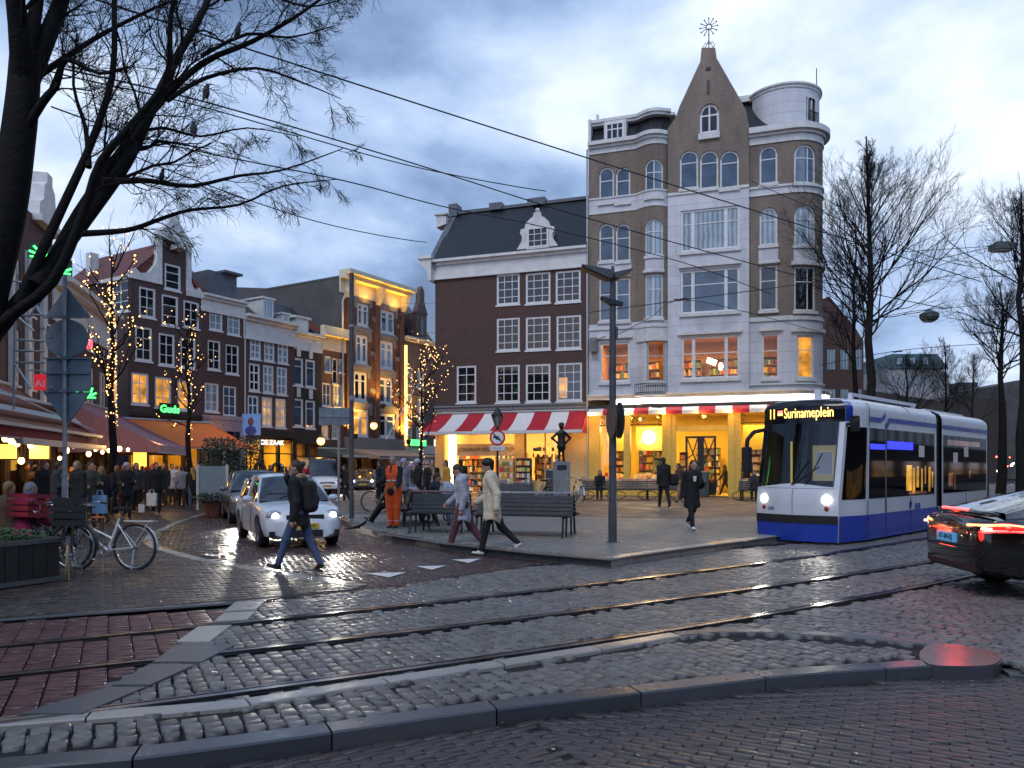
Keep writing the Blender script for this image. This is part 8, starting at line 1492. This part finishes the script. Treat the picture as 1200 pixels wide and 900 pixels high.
def skeleton(H=1.75, thigh=(.35, -.3), knee=(.1, .35), arm=((-.35, .08, .35), (.35, .08, .45)), lean=.03, turn=0, nod=0, seated=False, sw=1.0, wrist=None):
 """forward is +x, left is +y; angles in radians, positive swings forward; arm = (swing, outwards, elbow bend)"""
 J = {}; hip = .53 * H; J['pelvis'] = V3(0, 0, hip); J['chest'] = V3(math.sin(lean) * .22 * H, 0, hip + .22 * H * math.cos(lean)); J['neck'] = V3(math.sin(lean) * .30 * H, 0, hip + .305 * H * math.cos(lean)); J['head'] = J['neck'] + V3(.02 * H + .05 * H * math.sin(nod), 0, .085 * H)
 for k, s in ((0, 1), (1, -1)):
  n = 'lr'[k]; h = V3(0, s * .052 * H, hip - .01 * H); a = thigh[k]; kn = h + .245 * H * V3(math.sin(a), 0, -math.cos(a)); b = a - knee[k]; an = kn + .245 * H * V3(math.sin(b), 0, -math.cos(b)); J['hip' + n], J['kne' + n], J['ank' + n], J['pit' + n] = h, kn, an, b
  sh = J['neck'] + V3(-.005 * H, s * .100 * H * sw, -.034 * H); aa, out, el = arm[k]; d = V3(math.sin(aa) * math.cos(out), s * math.sin(out), -math.cos(aa) * math.cos(out)); eb = sh + .178 * H * d; c = aa + el; inn = out - .5 * max(0, el - .8) * .6; d2 = V3(math.sin(c) * math.cos(inn), s * math.sin(inn), -math.cos(c) * math.cos(inn)); wr = eb + .15 * H * d2
  J['sho' + n], J['elb' + n], J['wri' + n], J['fd' + n] = sh, eb, wr, d2
 lo = min(J['ankl'][2], J['ankr'][2]) - .045 * H
 if seated: lo = hip - .53 * H
 for q in J:
  if not q.startswith('pit') and not q.startswith('fd'): J[q] = J[q] - V3(0, 0, lo)
 J['H'] = H; J['turn'] = turn; J['nod'] = nod; return J
def head_frame(J):
 a, n = J['turn'], J['nod']; f = V3(math.cos(a) * math.cos(n), math.sin(a) * math.cos(n), -math.sin(n)); l = V3(-math.sin(a), math.cos(a), 0); u = np.cross(f, l); return f, l, u
def body_prims(J, hands=True):
 H = J['H']; P_ = []; f, l, u = head_frame(J); c = J['head']; m = np.array([f, l, u]).T; mm = [[m[j][i] for i in range(3)] for j in range(3)]
 hd = lambda a, b, d: c + (a * f + b * l + d * u) * H
 P_ += [('e', hd(0, 0, .012), (.052 * H, .043 * H, .060 * H), {'m': mm}), ('c', hd(.012, 0, -.018), hd(.034, 0, -.044), .034 * H, .019 * H), ('c', hd(.048, 0, .010), hd(.060, 0, -.012), .007 * H, .010 * H, {'k': .012}), ('c', hd(.043, .015, .019), hd(.043, -.015, .019), .009 * H, .009 * H, {'k': .015}), ('c', hd(.046, .010, -.030), hd(.046, -.010, -.030), .006 * H, .006 * H, {'k': .01})]
 for s in (1, -1): P_ += [('e', hd(-.004, s * .044, .002), (.010 * H, .006 * H, .017 * H), {'k': .008}), ('e', hd(.043, s * .017, .006), (.007 * H, .010 * H, .006 * H), {'k': .006, 'sub': 1})]
 P_ += [('c', J['neck'] - V3(0, 0, .02 * H), hd(-.004, 0, -.03), .034 * H, .030 * H), ('c', J['chest'], J['neck'] - V3(0, 0, .03 * H), .075 * H, .06 * H), ('c', J['pelvis'], J['chest'], .075 * H, .07 * H)]
 for n in 'lr':
  P_ += [('c', J['neck'] - V3(0, 0, .035 * H), J['sho' + n], .04 * H, .033 * H), ('c', J['sho' + n], J['elb' + n], .030 * H, .023 * H), ('c', J['elb' + n], J['wri' + n], .024 * H, .016 * H), ('c', J['hip' + n], J['kne' + n], .050 * H, .032 * H), ('c', J['kne' + n], J['ank' + n], .032 * H, .021 * H), ('c', J['ank' + n], J['ank' + n] + V3(.05 * H, 0, -.025 * H), .02 * H, .014 * H)]
  if hands:
   s = 1 if n == 'l' else -1; d = J['fd' + n]; w = J['wri' + n]; side = np.cross(d, V3(0, 1, 0)); side = side / max(1e-6, np.linalg.norm(side)); pn = np.cross(d, side); fl = -V3(0, s, 0) * .5 + V3(0, 0, 0)
   P_ += [('c', w, w + d * .042 * H, .016 * H, .022 * H, {'k': .012, 'flat': (pn, .55)})]
   for q, (o, ln) in enumerate(((-.016, .036), (-.0055, .042), (.005, .039), (.015, .031))):
    a = w + d * .047 * H + side * o * H; b = a + (d * .9 + fl * .35) * ln * .55 * H; e = b + (d * .6 + fl * .9) * ln * .5 * H; P_ += [('c', a, b, .0058 * H, .0052 * H, {'k': .004}), ('c', b, e, .0052 * H, .0044 * H, {'k': .004})]
   a = w + d * .018 * H - side * .018 * H; b = a + (d * .6 - side * .6 + fl * .2) * .026 * H; P_ += [('c', a, b, .0075 * H, .006 * H, {'k': .008}), ('c', b, b + (d * .9 + fl * .3) * .02 * H, .006 * H, .005 * H, {'k': .004})]
 return P_
def jacket_prims(J, hem=.08, fat=1.0, flare=1.0, hood=False, collar=True):
 H = J['H']; c, p, nk = J['chest'], J['pelvis'], J['neck']; fl = {'flat': ((1, 0, 0), .74), 'k': .03}; b = p - V3(0, 0, hem * H); mid = (p + c) / 2
 P_ = [('c', c, nk - V3(0, 0, .045 * H), .098 * H * fat, .078 * H * fat, fl), ('c', mid, c, .092 * H * fat, .098 * H * fat, fl), ('c', b, mid, .104 * H * fat * flare, .092 * H * fat, fl), ('c', b + V3(0, .04 * H, 0), b - V3(0, .04 * H, 0), .07 * H * fat * flare, .07 * H * fat * flare), ('c', b - V3(0, .14 * H, .085 * H * fat), b + V3(0, .14 * H, -.085 * H * fat), .075 * H, .075 * H, {'sub': 1, 'k': .012})]
 if collar: P_ += [('c', nk - V3(0, 0, .03 * H), nk + V3(.006 * H, 0, .012 * H), .052 * H, .046 * H)]
 if hood: P_ += [('e', nk + V3(-.045 * H, 0, .0), (.05 * H, .075 * H, .05 * H))]
 for n in 'lr': P_ += [('c', nk - V3(0, 0, .04 * H), J['sho' + n], .050 * H * fat, .040 * H * fat), ('c', J['sho' + n], J['elb' + n], .041 * H * fat, .036 * H * fat), ('c', J['elb' + n], J['wri' + n], .038 * H * fat, .030 * H * fat)]
 return P_
def trouser_prims(J, fat=1.0):
 H = J['H']; P_ = [('c', J['pelvis'] - V3(0, .03 * H, .0), J['pelvis'] + V3(0, .03 * H, 0), .07 * H, .07 * H)]
 for n in 'lr': P_ += [('c', J['hip' + n], J['kne' + n], .058 * H * fat, .042 * H * fat), ('c', J['kne' + n], J['ank' + n] + V3(0, 0, .012 * H), .041 * H * fat, .030 * H * fat)]
 return P_
def shoe_prims(J, n):
 H = J['H']; a = J['ank' + n]; b = J['pit' + n]; f = V3(math.cos(b * .8), 0, math.sin(b * .8)); u = V3(-math.sin(b * .8), 0, math.cos(b * .8))
 return [('c', a - .022 * H * u - .012 * H * f, a - .028 * H * u + .085 * H * f, .021 * H, .017 * H, {'flat': (u, .75)}), ('c', a, a - .02 * H * u + .03 * H * f, .026 * H, .022 * H)]
def hair_prims(J, style):
 H = J['H']; f, l, u = head_frame(J); c = J['head']; hd = lambda a, b, d: c + (a * f + b * l + d * u) * H; m = np.array([f, l, u]).T; mm = [[m[j][i] for i in range(3)] for j in range(3)]
 P_ = [('e', hd(-.010, 0, .026), (.053 * H, .048 * H, .054 * H), {'m': mm}), ('c', hd(-.03, 0, .0), hd(-.03, 0, -.025), .036 * H, .03 * H), ('e', hd(.062, 0, -.018), (.05 * H, .06 * H, .050 * H), {'sub': 1, 'k': .012, 'm': mm})]
 if style == 'long': P_ += [('c', hd(-.025, .025, .0), hd(-.035, .03, -.11), .030 * H, .026 * H), ('c', hd(-.025, -.025, .0), hd(-.035, -.03, -.11), .030 * H, .026 * H)]
 if style == 'curly': P_ += [('e', hd(-.005, 0, .045), (.066 * H, .064 * H, .05 * H)), ('e', hd(.035, 0, .05), (.03 * H, .05 * H, .026 * H))]
 if style == 'bun': P_ += [('e', hd(-.068, 0, .04), (.024 * H,) * 3)]
 if style == 'hat': P_ = [('e', hd(-.006, 0, .034), (.058 * H, .052 * H, .052 * H), {'m': mm}), ('c', hd(.0, .03, .022), hd(.0, -.03, .022), .035 * H, .035 * H), ('e', hd(.07, 0, -.02), (.05 * H, .06 * H, .052 * H), {'sub': 1, 'k': .01})]
 return P_
def person(label, loc, heading, J, jacket, trousers, hair=('short', 'black'), shoes=None, skin=None, hem=.06, fat=1.0, flare=1.0, tfat=1.0, hood=False, scarf=None, hat=None, vox=.011, group=None, extra=(), cat='person', hairmat=None):
 t = thing('person', label, cat, loc, heading, group); g = vox
 blob('body', body_prims(J), skin or m_skin, t, g * .78, .022); blob('trousers', trouser_prims(J, tfat), trousers, t, g * 1.1, .03); blob('jacket', jacket_prims(J, hem, fat, flare, hood), jacket, t, g * 1.1, .03)
 for n in 'lr': blob('shoe', shoe_prims(J, n), shoes or m_shoe, t, g, .02)
 blob('hair' if not hat else 'hat', hair_prims(J, 'hat' if hat else hair[0]), hat or HAIR[hair[1]], t, g, .015)
 if hat: blob('hair', [p for p in hair_prims(J, 'short')[1:2]] + ([('c', J['head'] + V3(-.03, .05, -.02), J['neck'] + V3(-.04, .07, -.1), .03, .03), ('c', J['head'] + V3(-.03, -.05, -.02), J['neck'] + V3(-.04, -.07, -.1), .03, .03)] if hair[0] == 'long' else []), HAIR[hair[1]], t, g, .015)
 H = J['H']; f, l, u = head_frame(J); c = J['head']; mb = MB()
 for s in (1, -1): mb.ball(c + (.0405 * f + s * .017 * l + .007 * u) * H, .0062 * H, 6)
 mb.build('eyes', m_eye, t); mb = MB(); mb.tube([c + (.0495 * f + s * .012 * l - .0275 * u + .004 * (1 - abs(s)) * f) * H for s in (-1, 0, 1)], .0032 * H, 4); mb.build('mouth', m_lip, t)
 if scarf: nk = J['neck']; blob('scarf', [('c', nk + V3(.01, 0, -.01) * H, nk + V3(.012, 0, .03) * H, .056 * H, .052 * H), ('c', nk + V3(.05, .02, -.02) * H, nk + V3(.085, .03, -.14) * H, .03 * H, .028 * H)], scarf, t, g, .02)
 for nm, pr, mt in extra: blob(nm, pr, mt, t, g, .02)
 return t
# ---- the man crossing in front of the white car
p = G(351, 667); J = skeleton(1.76, (.42, -.30), (.10, .12), ((-.18, .10, .35), (.55, .30, 2.25)), .05, .25, .05); J['wrir'] = J['head'] + V3(.15, -.03, -.14); J['elbr'] = (J['shor'] + J['wrir']) / 2 + V3(.06, -.10, -.19); J['fdr'] = V3(-.10, .30, .95)
H = 1.76; bp = (J['chest'] + J['pelvis']) / 2
man = person('man in black parka, jeans and black backpack striding past the white car', (p.x, p.y, -.005), R(172), J, CLO['black'], CLO['jeans'], ('bun', 'brown'), None, hem=.09, fat=1.08, scarf=None, vox=.009, tfat=.92, extra=())
blob('fur_collar', [('c', J['neck'] + V3(.03, .05, -.01), J['neck'] + V3(-.05, .07, .02), .045, .045), ('c', J['neck'] + V3(.03, -.05, -.01), J['neck'] + V3(-.05, -.07, .02), .045, .045), ('c', J['neck'] + V3(-.06, .06, .03), J['neck'] + V3(-.06, -.06, .03), .05, .05)], CLO['tan'], man, .009, .03)
bk = thing('backpack', 'black backpack worn by the man crossing before the white car', 'backpack', (p.x, p.y, -.005), R(172)); blob('bag', [('c', bp + V3(-.19, .06, -.10), bp + V3(-.18, .06, .22), .10, .085, {'k': .05}), ('c', bp + V3(-.19, -.06, -.10), bp + V3(-.18, -.06, .22), .10, .085, {'k': .05}), ('c', bp + V3(-.25, .03, -.08), bp + V3(-.25, -.03, .02), .075, .075)], CLO['black'], bk, .011, .04); mb = MB()
for s in (1, -1): mb.tube(smooth([Vector(q) for q in (bp + V3(-.12, s * .10, .22), J['neck'] + V3(-.03, s * .10, .02), J['neck'] + V3(.09, s * .11, -.10), bp + V3(.10, s * .14, .0), bp + V3(-.10, s * .14, -.10))], 3), .018, 6)
mb.build('strap', CLO['charcoal'], bk, smooth=True)
mb = MB(); mb.obox(Vector(J['wrir'] + V3(-.01, .045, .10)), (.012, .07, .14), (0, .3, 0)); ph = mb.build('phone', m_blk, None, loc=(p.x, p.y, -.005), rot=(0, 0, R(172))); tag(ph, 'black phone held to the mouth of the man crossing the street', 'phone')
# ---- the walking couple
p = G(543, 643); J = skeleton(1.70, (.36, -.30), (.12, .32), ((-.3, .1, .5), (.3, .1, .6)), .10, .15, .45); cpl1 = person('person in pale grey coat and maroon trousers looking down, walking beside the cream coat', (p.x, p.y, -.008), R(176), J, CLO['palegrey'], CLO['maroon'], ('short', 'brown'), None, hem=.16, fat=1.12, flare=1.05, tfat=1.2, hood=True, vox=.010)
p = G(577, 650); J = skeleton(1.76, (.26, -.36), (.08, .42), ((-.45, .14, .45), (.15, .1, .9)), .07, .2, .1); cpl2 = person('man in fluffy cream coat, black trousers and white shoes walking with hand in pocket', (p.x, p.y, -.008), R(174), J, CLO['cream'], CLO['black'], ('curly', 'black'), m_shoew, hem=.13, fat=1.18, flare=1.04, vox=.010, hood=False)
nk, ch, pv = J['neck'], J['chest'], J['pelvis']; blob('sweater', [('c', nk + V3(.03, -.03, -.02), nk + V3(.02, -.02, .03), .055, .05), ('c', ch + V3(.075, -.045, .06), pv + V3(.085, -.06, .0), .085, .09), ('c', pv + V3(.09, -.07, .02), pv + V3(.09, -.075, -.05), .08, .085)], CLO['white'], cpl2, .011, .04); mb = MB(); mb.ball(Vector(ch + V3(.145, -.09, -.07)), .06, 10, 0, (.35, 1, 1.3)); mb.build('sweater_print', CLO['brown'], cpl2)
# ---- the sweeper
p = G(461, 619, PZ); J = skeleton(1.76, (.02, -.02), (.02, .02), ((.35, .15, .75), (.5, .1, .8)), .02, .35, .1); swp = person('street sweeper in red orange vest and trousers holding a long broom', (p.x, p.y, PZ), R(-110), J, CLO['black'], CLO['hiorange'], ('short', 'grey'), None, hem=.03, fat=1.08, tfat=1.35, vox=.010)
m_ref = M('reflective_grey', (.5, .5, .5), .35); fl = {'flat': ((1, 0, 0), .78), 'k': .03}; c_, q_, n_ = J['chest'], J['pelvis'], J['neck']; blob('vest', [('c', c_ - V3(0, 0, .02), n_ - V3(0, 0, .09), .212, .165, fl), ('c', q_ + V3(0, 0, .10), c_, .202, .212, fl)] + [('c', n_ + V3(0, s * .08, -.05), n_ + V3(.01, s * .13, -.09), .075, .075) for s in (1, -1)] + [('c', n_ + V3(.16, 0, .02), n_ + V3(.16, 0, -.16), .07, .02, {'sub': 1, 'k': .01})], CLO['hiorange'], swp, .011, .03)
for z0 in (.20,):
 mb = MB(); mb.tube([(q_[0] + .165 * math.cos(a), .21 * math.sin(a), q_[2] + z0) for a in np.linspace(0, math.tau, 25)[:-1]], .022, 4, closed=True); mb.build('reflective_band', m_ref, swp)
for n in 'lr':
 k_ = J['kne' + n]; a_ = J['ank' + n]
 for f in (.45, .75): c = k_ + (a_ - k_) * f; mb = MB(); mb.tube([(c[0] + .068 * math.cos(a), c[1] + .068 * math.sin(a), c[2]) for a in np.linspace(0, math.tau, 17)[:-1]], .018, 4, closed=True); mb.build('reflective_band', m_ref, swp)
t = thing('broom', 'long broom with dark twig head held by the orange sweeper', 'broom', (p.x, p.y, PZ), 0); a = Vector((-.02, -.32, 1.15)); b = Vector((-.55, -.38, .22)); mb = MB(); mb.tube([a + (a - b) * .12, b], .014, 6); mb.build('handle', M('broom_wood', (.30, .19, .10), .6), t); mb = MB(); rb = random.Random(2)
for i in range(90): mb.tube([b + Vector((0, 0, .02)), b + Vector((-.12 + rb.gauss(0, .02), rb.gauss(0, .04), -.10)), b + Vector((-.38 + rb.gauss(0, .07), rb.gauss(0, .09), -.20))], .005, 3, cap=False)
mb.build('bristles', m_rub, t)
# ---- seated people
def sit(label, loc, heading, jk, tr, hair=('short', 'black'), hat=None, knee=(1.35, 1.3), arm=((.45, .05, .75), (.45, .05, .75)), lean=.12, scarf=None, H=1.72, turn=0, nod=.25, hem=.02, thigh=(1.5, 1.45)):
 J = skeleton(H, thigh, knee, arm, lean, turn, nod, seated=True); dz = .50 - J['pelvis'][2] + .06
 for q in J:
  if isinstance(J[q], np.ndarray) and not q.startswith('fd'): J[q] = J[q] + V3(0, 0, dz)
 return person(label, loc, heading, J, jk, tr, hair, None, hem=hem, fat=1.1, hat=hat, scarf=scarf, vox=.012)
sit('man in dark blue jacket sitting hunched on the bench beside the sweeper', (-2.08, 19.5, PZ), R(8), CLO['navy'], CLO['jeans'], ('short', 'brown'), lean=.25)
sit('person in black sitting on the far side of the end bench with legs stretched', (-3.05, 20.3, PZ), R(184), CLO['black'], CLO['black'], ('short', 'brown'), knee=(.75, .8), thigh=(1.4, 1.35))
sit('woman in black coat sitting alone on the longest bench', (P(703, 0, 35.6).x, 35.55, PZ), R(-100), CLO['black'], CLO['black'], ('long', 'brown')); sit('person in dark coat sitting on the bench end by the tram mirror', (P(880, 0, 35).x, 34.5, PZ), R(-110), CLO['charcoal'], CLO['black'], ('short', 'black'))
# ---- walkers on the square
def walker(label, u, v, head, jk, tr, H=1.74, z=PZ, hair=('short', 'black'), st=.3, **k):
 p = G(u, v, z) if v else None; k.setdefault('vox', .013); arm = k.pop('arm', ((-st, .1, .35), (st, .1, .4))); th = k.pop('thigh', (st * 1.1, -st)); kn = k.pop('knee', (.08, .3)); J = skeleton(H, th, kn, arm, .04, k.pop('turn', 0), k.pop('nod', .08)); return person(label, (p.x, p.y, z), R(head), J, jk, tr, hair, **k)
w1 = walker('woman in long black coat and black trousers walking with a paper cup', 811, 621, -75, CLO['black'], CLO['black'], 1.66, hair=('long', 'brown'), shoes=m_shoew, hem=.17, fat=1.12, vox=.011, arm=((.25, .1, 1.7), (-.2, .1, .3)), thigh=(-.25, .28), knee=(.45, .1)); p = G(811, 621, PZ)
t = thing('paper_cup', 'pale paper cup held by the woman in the long black coat', 'cup', (p.x - .02, p.y - .36, PZ + 1.16)); mb = MB(); mb.lathe([(.03, 0), (.042, .11)], 12); mb.build('cup', m_wf, t); mb = MB(); mb.lathe([(.044, .11), (.044, .12), (.0, .125)], 12); mb.build('lid', m_wht, t)
walker('man in black seen from behind carrying a black shoulder bag on the square', 778, 594.5, 100, CLO['black'], CLO['black'], 1.86, hem=.09, fat=1.12, st=.22); p = G(778, 594.5, PZ); t = blob('shoulder_bag', [('c', (0, 0, -.1), (.02, 0, .12), .13, .11), ('c', (.1, 0, -.1), (.1, 0, .1), .11, .1), ('c', (-.02, 0, .12), (-.22, .08, .62), .015, .015)], CLO['black'], None, .015, .03); t.location = (p.x + .34, p.y + .02, PZ + 1.02); tag(t, 'black bag hanging at the side of the man walking away', 'bag')
walker('woman in patterned jacket half hidden behind the woman with the cup', 796, 589, 200, CLO['brown'], CLO['tan'], 1.66, hair=('long', 'brown'), st=.2); walker('man in brown jacket going in at the yellow shop door', 815, 584.5, 80, CLO['olive'], CLO['charcoal'], 1.76, st=.15, hem=.05)
walker('dark figure in a long black coat walking left of the tram mirror', 850, 580.5, 175, CLO['black'], CLO['black'], 1.68, hem=.16, st=.35, hair=('long', 'black')); walker('person in black with pale scarf standing before the right shop window', 869, 579, -80, CLO['black'], CLO['black'], 1.74, scarf=CLO['white'], hair=('long', 'black'), st=.05); walker('figure in charcoal behind the bench by the tram mirror', 876, 580, -120, CLO['charcoal'], CLO['black'], 1.70, st=.08)
# ---- the group behind the sweeper
for (lb, u, v, hd_, jk, tr, k) in (('person with lilac beanie and chequered coat behind the sweeper', 472, 605, -60, CLO['grey'], CLO['charcoal'], dict(hat=CLO['lilac'], hair=('long', 'brown'))), ('person with pale grey beanie and black coat in the group by the pram', 491, 604, 170, CLO['black'], CLO['black'], dict(hat=CLO['palegrey'])), ('man with dark hair and tan scarf between the beanie and the yellow coat', 506, 602, -80, CLO['black'], CLO['black'], dict(scarf=CLO['tan'])), ('woman in mustard yellow coat at the bookshop corner', 524, 596, 200, CLO['mustard'], CLO['black'], dict(hair=('long', 'brown'), hem=.12)), ('man in black jacket standing before the bright bookshop doorway', 540, 593, 95, CLO['black'], CLO['black'], dict(H=1.8)), ('small person in red brown jacket before the shelves', 571, 588, 60, CLO['brown'], CLO['charcoal'], dict(H=1.62)), ('person in white and black coat next to the lilac beanie', 480, 602, -30, CLO['charcoal'], CLO['black'], dict(hat=CLO['lilac'], H=1.6)), ('cyclist in black standing astride the white bicycle', 447, 600, 150, CLO['black'], CLO['black'], dict(hem=.03)), ('person in black walking on the street behind the thin pole', 405, 590, 200, CLO['black'], CLO['navy'], dict(H=1.72))):
 walker(lb, u, v, hd_, jk, tr, z=PZ if u > 410 else 0, st=.12, **k)
p = G(516, 612, PZ); t = thing('pram', 'grey pram with folded hood standing behind the short bench', 'pram', (p.x, p.y, PZ), R(200)); blob('hood', [('e', (-.15, 0, .85), (.30, .22, .26)), ('e', (.25, 0, .95), (.35, .3, .22), {'sub': 1, 'k': .02}), ('c', (-.2, 0, .6), (.35, 0, .62), .19, .17)], CLO['palegrey'], t, .014, .03)
for x in (-.3, .38):
 for s in (-1, 1): mb = MB(); mb.tube([(x + .14 * math.cos(a), s * .26, .15 + .14 * math.sin(a)) for a in np.linspace(0, math.tau, 17)[:-1]], .022, 5, closed=True); mb.tube([(x, s * .25, .15), (x, s * .27, .15)], .05, 8); mb.build('wheel', m_rub, t)
mb = MB()
for s in (-1, 1): mb.tube([(-.3, s * .25, .15), (.3, s * .2, .55), (.75, s * .2, 1.02)], .014, 5); mb.tube([(.38, s * .25, .15), (-.15, s * .2, .58)], .014, 5)
mb.tube([(.75, -.2, 1.02), (.75, .2, 1.02)], .018, 6); mb.build('chassis', m_galv, t)
# ---- the crowd on the left: a few figures modelled, the others are copies in other clothes
C_ = CLO
sit('woman in magenta coat with blue scarf sitting at the terrace behind the planter', (P(27, 0, 12.6).x, 12.6, 0), R(60), C_['magenta'], C_['black'], ('short', 'grey'), scarf=C_['blue'], hem=.05); sit('person with fair hair in brown sitting at the frame edge behind the planter', (P(9, 0, 13.4).x, 13.4, 0), R(75), C_['brown'], C_['black'], ('short', 'fair'), lean=.0, nod=0)
PR = []
Js = [skeleton(1.76, (.08, -.08), (.03, .08), ((.05, .1, .2), (-.05, .1, .3)), .03, .3, .05), skeleton(1.68, (.28, -.26), (.08, .32), ((-.3, .1, .4), (.3, .1, .5)), .05, -.2, .1), skeleton(1.74, (.03, -.05), (.03, .04), ((.3, .08, 1.4), (.25, .1, 1.2)), .02, .5, .1), skeleton(1.64, (-.24, .28), (.34, .08), ((.3, .1, .4), (-.3, .1, .3)), .04, 0, .05)]
SPEC = [('long', 0, 'black', .06), ('short', 1, 'brown', .05), ('short', 2, 'black', .1), ('long', 3, 'brown', .14)]
crowd = [ # u, Y, proto, heading, jacket, trousers, hat, label
 (226, 30, 3, -70, 'black', 'jeans', None, 'woman in black coat and jeans with a yellow scarf walking apart from the crowd'),
 (183, 26.5, 0, -60, 'black', 'black', None, 'man in long black coat at the front of the crowd with a pale bag'),
 (213, 31, 1, 110, 'grey', 'black', None, 'person in grey jacket walking behind the yellow scarf'), (202, 33, 2, -80, 'white', 'charcoal', None, 'person in white jacket under the orange awning'),
 (148, 24, 2, -50, 'black', 'black', 'palegrey', 'person with pale woolly hat and black coat near the lit tree'), (160, 27, 0, -70, 'charcoal', 'black', None, 'man in charcoal coat behind the pale woolly hat'), (138, 26, 1, 150, 'black', 'charcoal', None, 'person in black between the lit tree and the pale hat'), (120, 22, 3, 160, 'black', 'black', None, 'woman in black with a light blue bag right of the sign pole'), (105, 21, 2, -40, 'olive', 'black', None, 'person in dark olive jacket beside the light blue bag'), (92, 20, 0, -110, 'black', 'navy', None, 'tall man in black just right of the sign pole'),
 (66, 20, 2, 30, 'charcoal', 'black', None, 'person in charcoal left of the sign pole'), (52, 22, 0, -30, 'black', 'black', None, 'man in black under the warm bulbs at the terrace'), (40, 24, 1, 80, 'brown', 'black', None, 'person in brown coat below the lit menu box'), (172, 30, 3, 130, 'black', 'black', 'red', 'person with red hat in the middle of the crowd'), (181, 31, 2, -90, 'charcoal', 'black', 'red', 'second red hat in the crowd, further right'), (193, 32, 0, -100, 'black', 'charcoal', None, 'man in black jacket before the amber doorway'), (166, 32, 1, 90, 'navy', 'black', None, 'person in navy walking away under the mauve awning'), (154, 31, 3, 60, 'black', 'black', None, 'woman in black deep in the crowd beneath the striped valance'), (144, 33, 2, -60, 'brown', 'black', None, 'person in brown beneath the mauve awning'), (208, 36, 1, -100, 'tan', 'black', None, 'person in tan coat far back under the orange awning'), (220, 37, 0, 100, 'black', 'black', None, 'man in black far back at the lit doorway'), (236, 33, 2, -60, 'charcoal', 'charcoal', None, 'person in charcoal beside the broad dark shrub'), (244, 36, 0, 20, 'olive', 'black', None, 'person in olive half behind the menu board'), (129, 31, 0, -80, 'black', 'black', None, 'man in black behind the lit tree trunk'), (112, 29, 1, -120, 'charcoal', 'black', None, 'person in charcoal deep under the first awning'), (84, 28, 3, -60, 'brown', 'black', None, 'woman in brown at the lit cafe window'), (99, 32, 2, 40, 'black', 'black', None, 'person in black under the awning end'), (30, 27, 2, -20, 'black', 'black', None, 'person in black below the lamps at the left edge'), (176, 36, 3, -90, 'teal', 'black', None, 'person in dark teal far back in the crowd'), (187, 38, 1, 80, 'grey', 'black', None, 'person in grey far back below the amber lamp'),
 (316, 44, 2, -40, 'black', 'black', None, 'person in black before the yellow shop window'), (330, 45, 0, 30, 'black', 'charcoal', 'palegrey', 'person with pale hat before the yellow shop'), (300, 42, 3, 60, 'charcoal', 'black', None, 'woman in charcoal at the narrow shrub'), (355, 46, 0, -90, 'red', 'black', None, 'person in bright red jacket behind the walking man')]
protos = {}
for (u, Y, pi, hd_, jk, tr, hat, lb) in crowd:
 hk = (pi, bool(hat)); p = P(u, HOR, Y); loc = (p.x, p.y, 0); hs, ji, hc, hem = SPEC[pi]
 if hk not in protos:
  protos[hk] = person(lb, loc, R(hd_), Js[ji], C_[jk], C_[tr], (hs, hc), None, hem=hem, fat=1.1, hat=C_[hat] if hat else None, vox=.015, group='people in the crowd on the left')
 else:
  o = dup(protos[hk], loc, R(hd_), lb, mats={'jacket': C_[jk], 'trousers': C_[tr], **({'hat': C_[hat]} if hat else {}), 'hair': HAIR[random.choice(('black', 'brown', 'fair', 'brown'))]})
p = P(226, HOR, 30); nk = Js[SPEC[3][1]]['neck']; t = blob('scarf', [('c', nk + V3(0, 0, -.03), nk + V3(.02, 0, .05), .10, .09), ('c', nk + V3(.09, .03, -.03), nk + V3(.13, .05, -.22), .055, .05)], C_['mustard'], None, .014, .03); t.location = (p.x, p.y, 0); t.rotation_euler = (0, 0, R(-70)); tag(t, 'yellow scarf of the woman walking apart from the crowd', 'scarf')
for (u, Y, z, mt, lb, s) in ((178, 26, .62, CLO['white'], 'white carrier bag held at the front of the crowd', 1.0), (117, 20.5, .72, M('light_blue_bag', (.25, .42, .62), .5), 'light blue carrier bag right of the sign pole', 1.1), (166, 25.5, .35, CLO['white'], 'small white bag standing low in the crowd', .6)):
 mb = MB(); mb.add([(x * (.17 if zz else .15), y * (.035 if zz else .075), .22 if zz else -.22) for zz in (0, 1) for x, y in ((-1, -1), (1, -1), (1, 1), (-1, 1))], [(0, 3, 2, 1), (4, 5, 6, 7), (0, 1, 5, 4), (1, 2, 6, 5), (2, 3, 7, 6), (3, 0, 4, 7)])
 for y in (-.03, .03): mb.tube([(-.08, y, .21), (-.05, y * .4, .34), (.05, y * .4, .34), (.08, y, .21)], .010, 5)
 t = mb.build('carrier_bag', mt, None, bevel=.012); q = P(u, HOR, Y); t.location = (q.x, q.y, z - .1); t.scale = (s,) * 3; tag(t, lb, 'bag', 'carrier bags in the crowd')
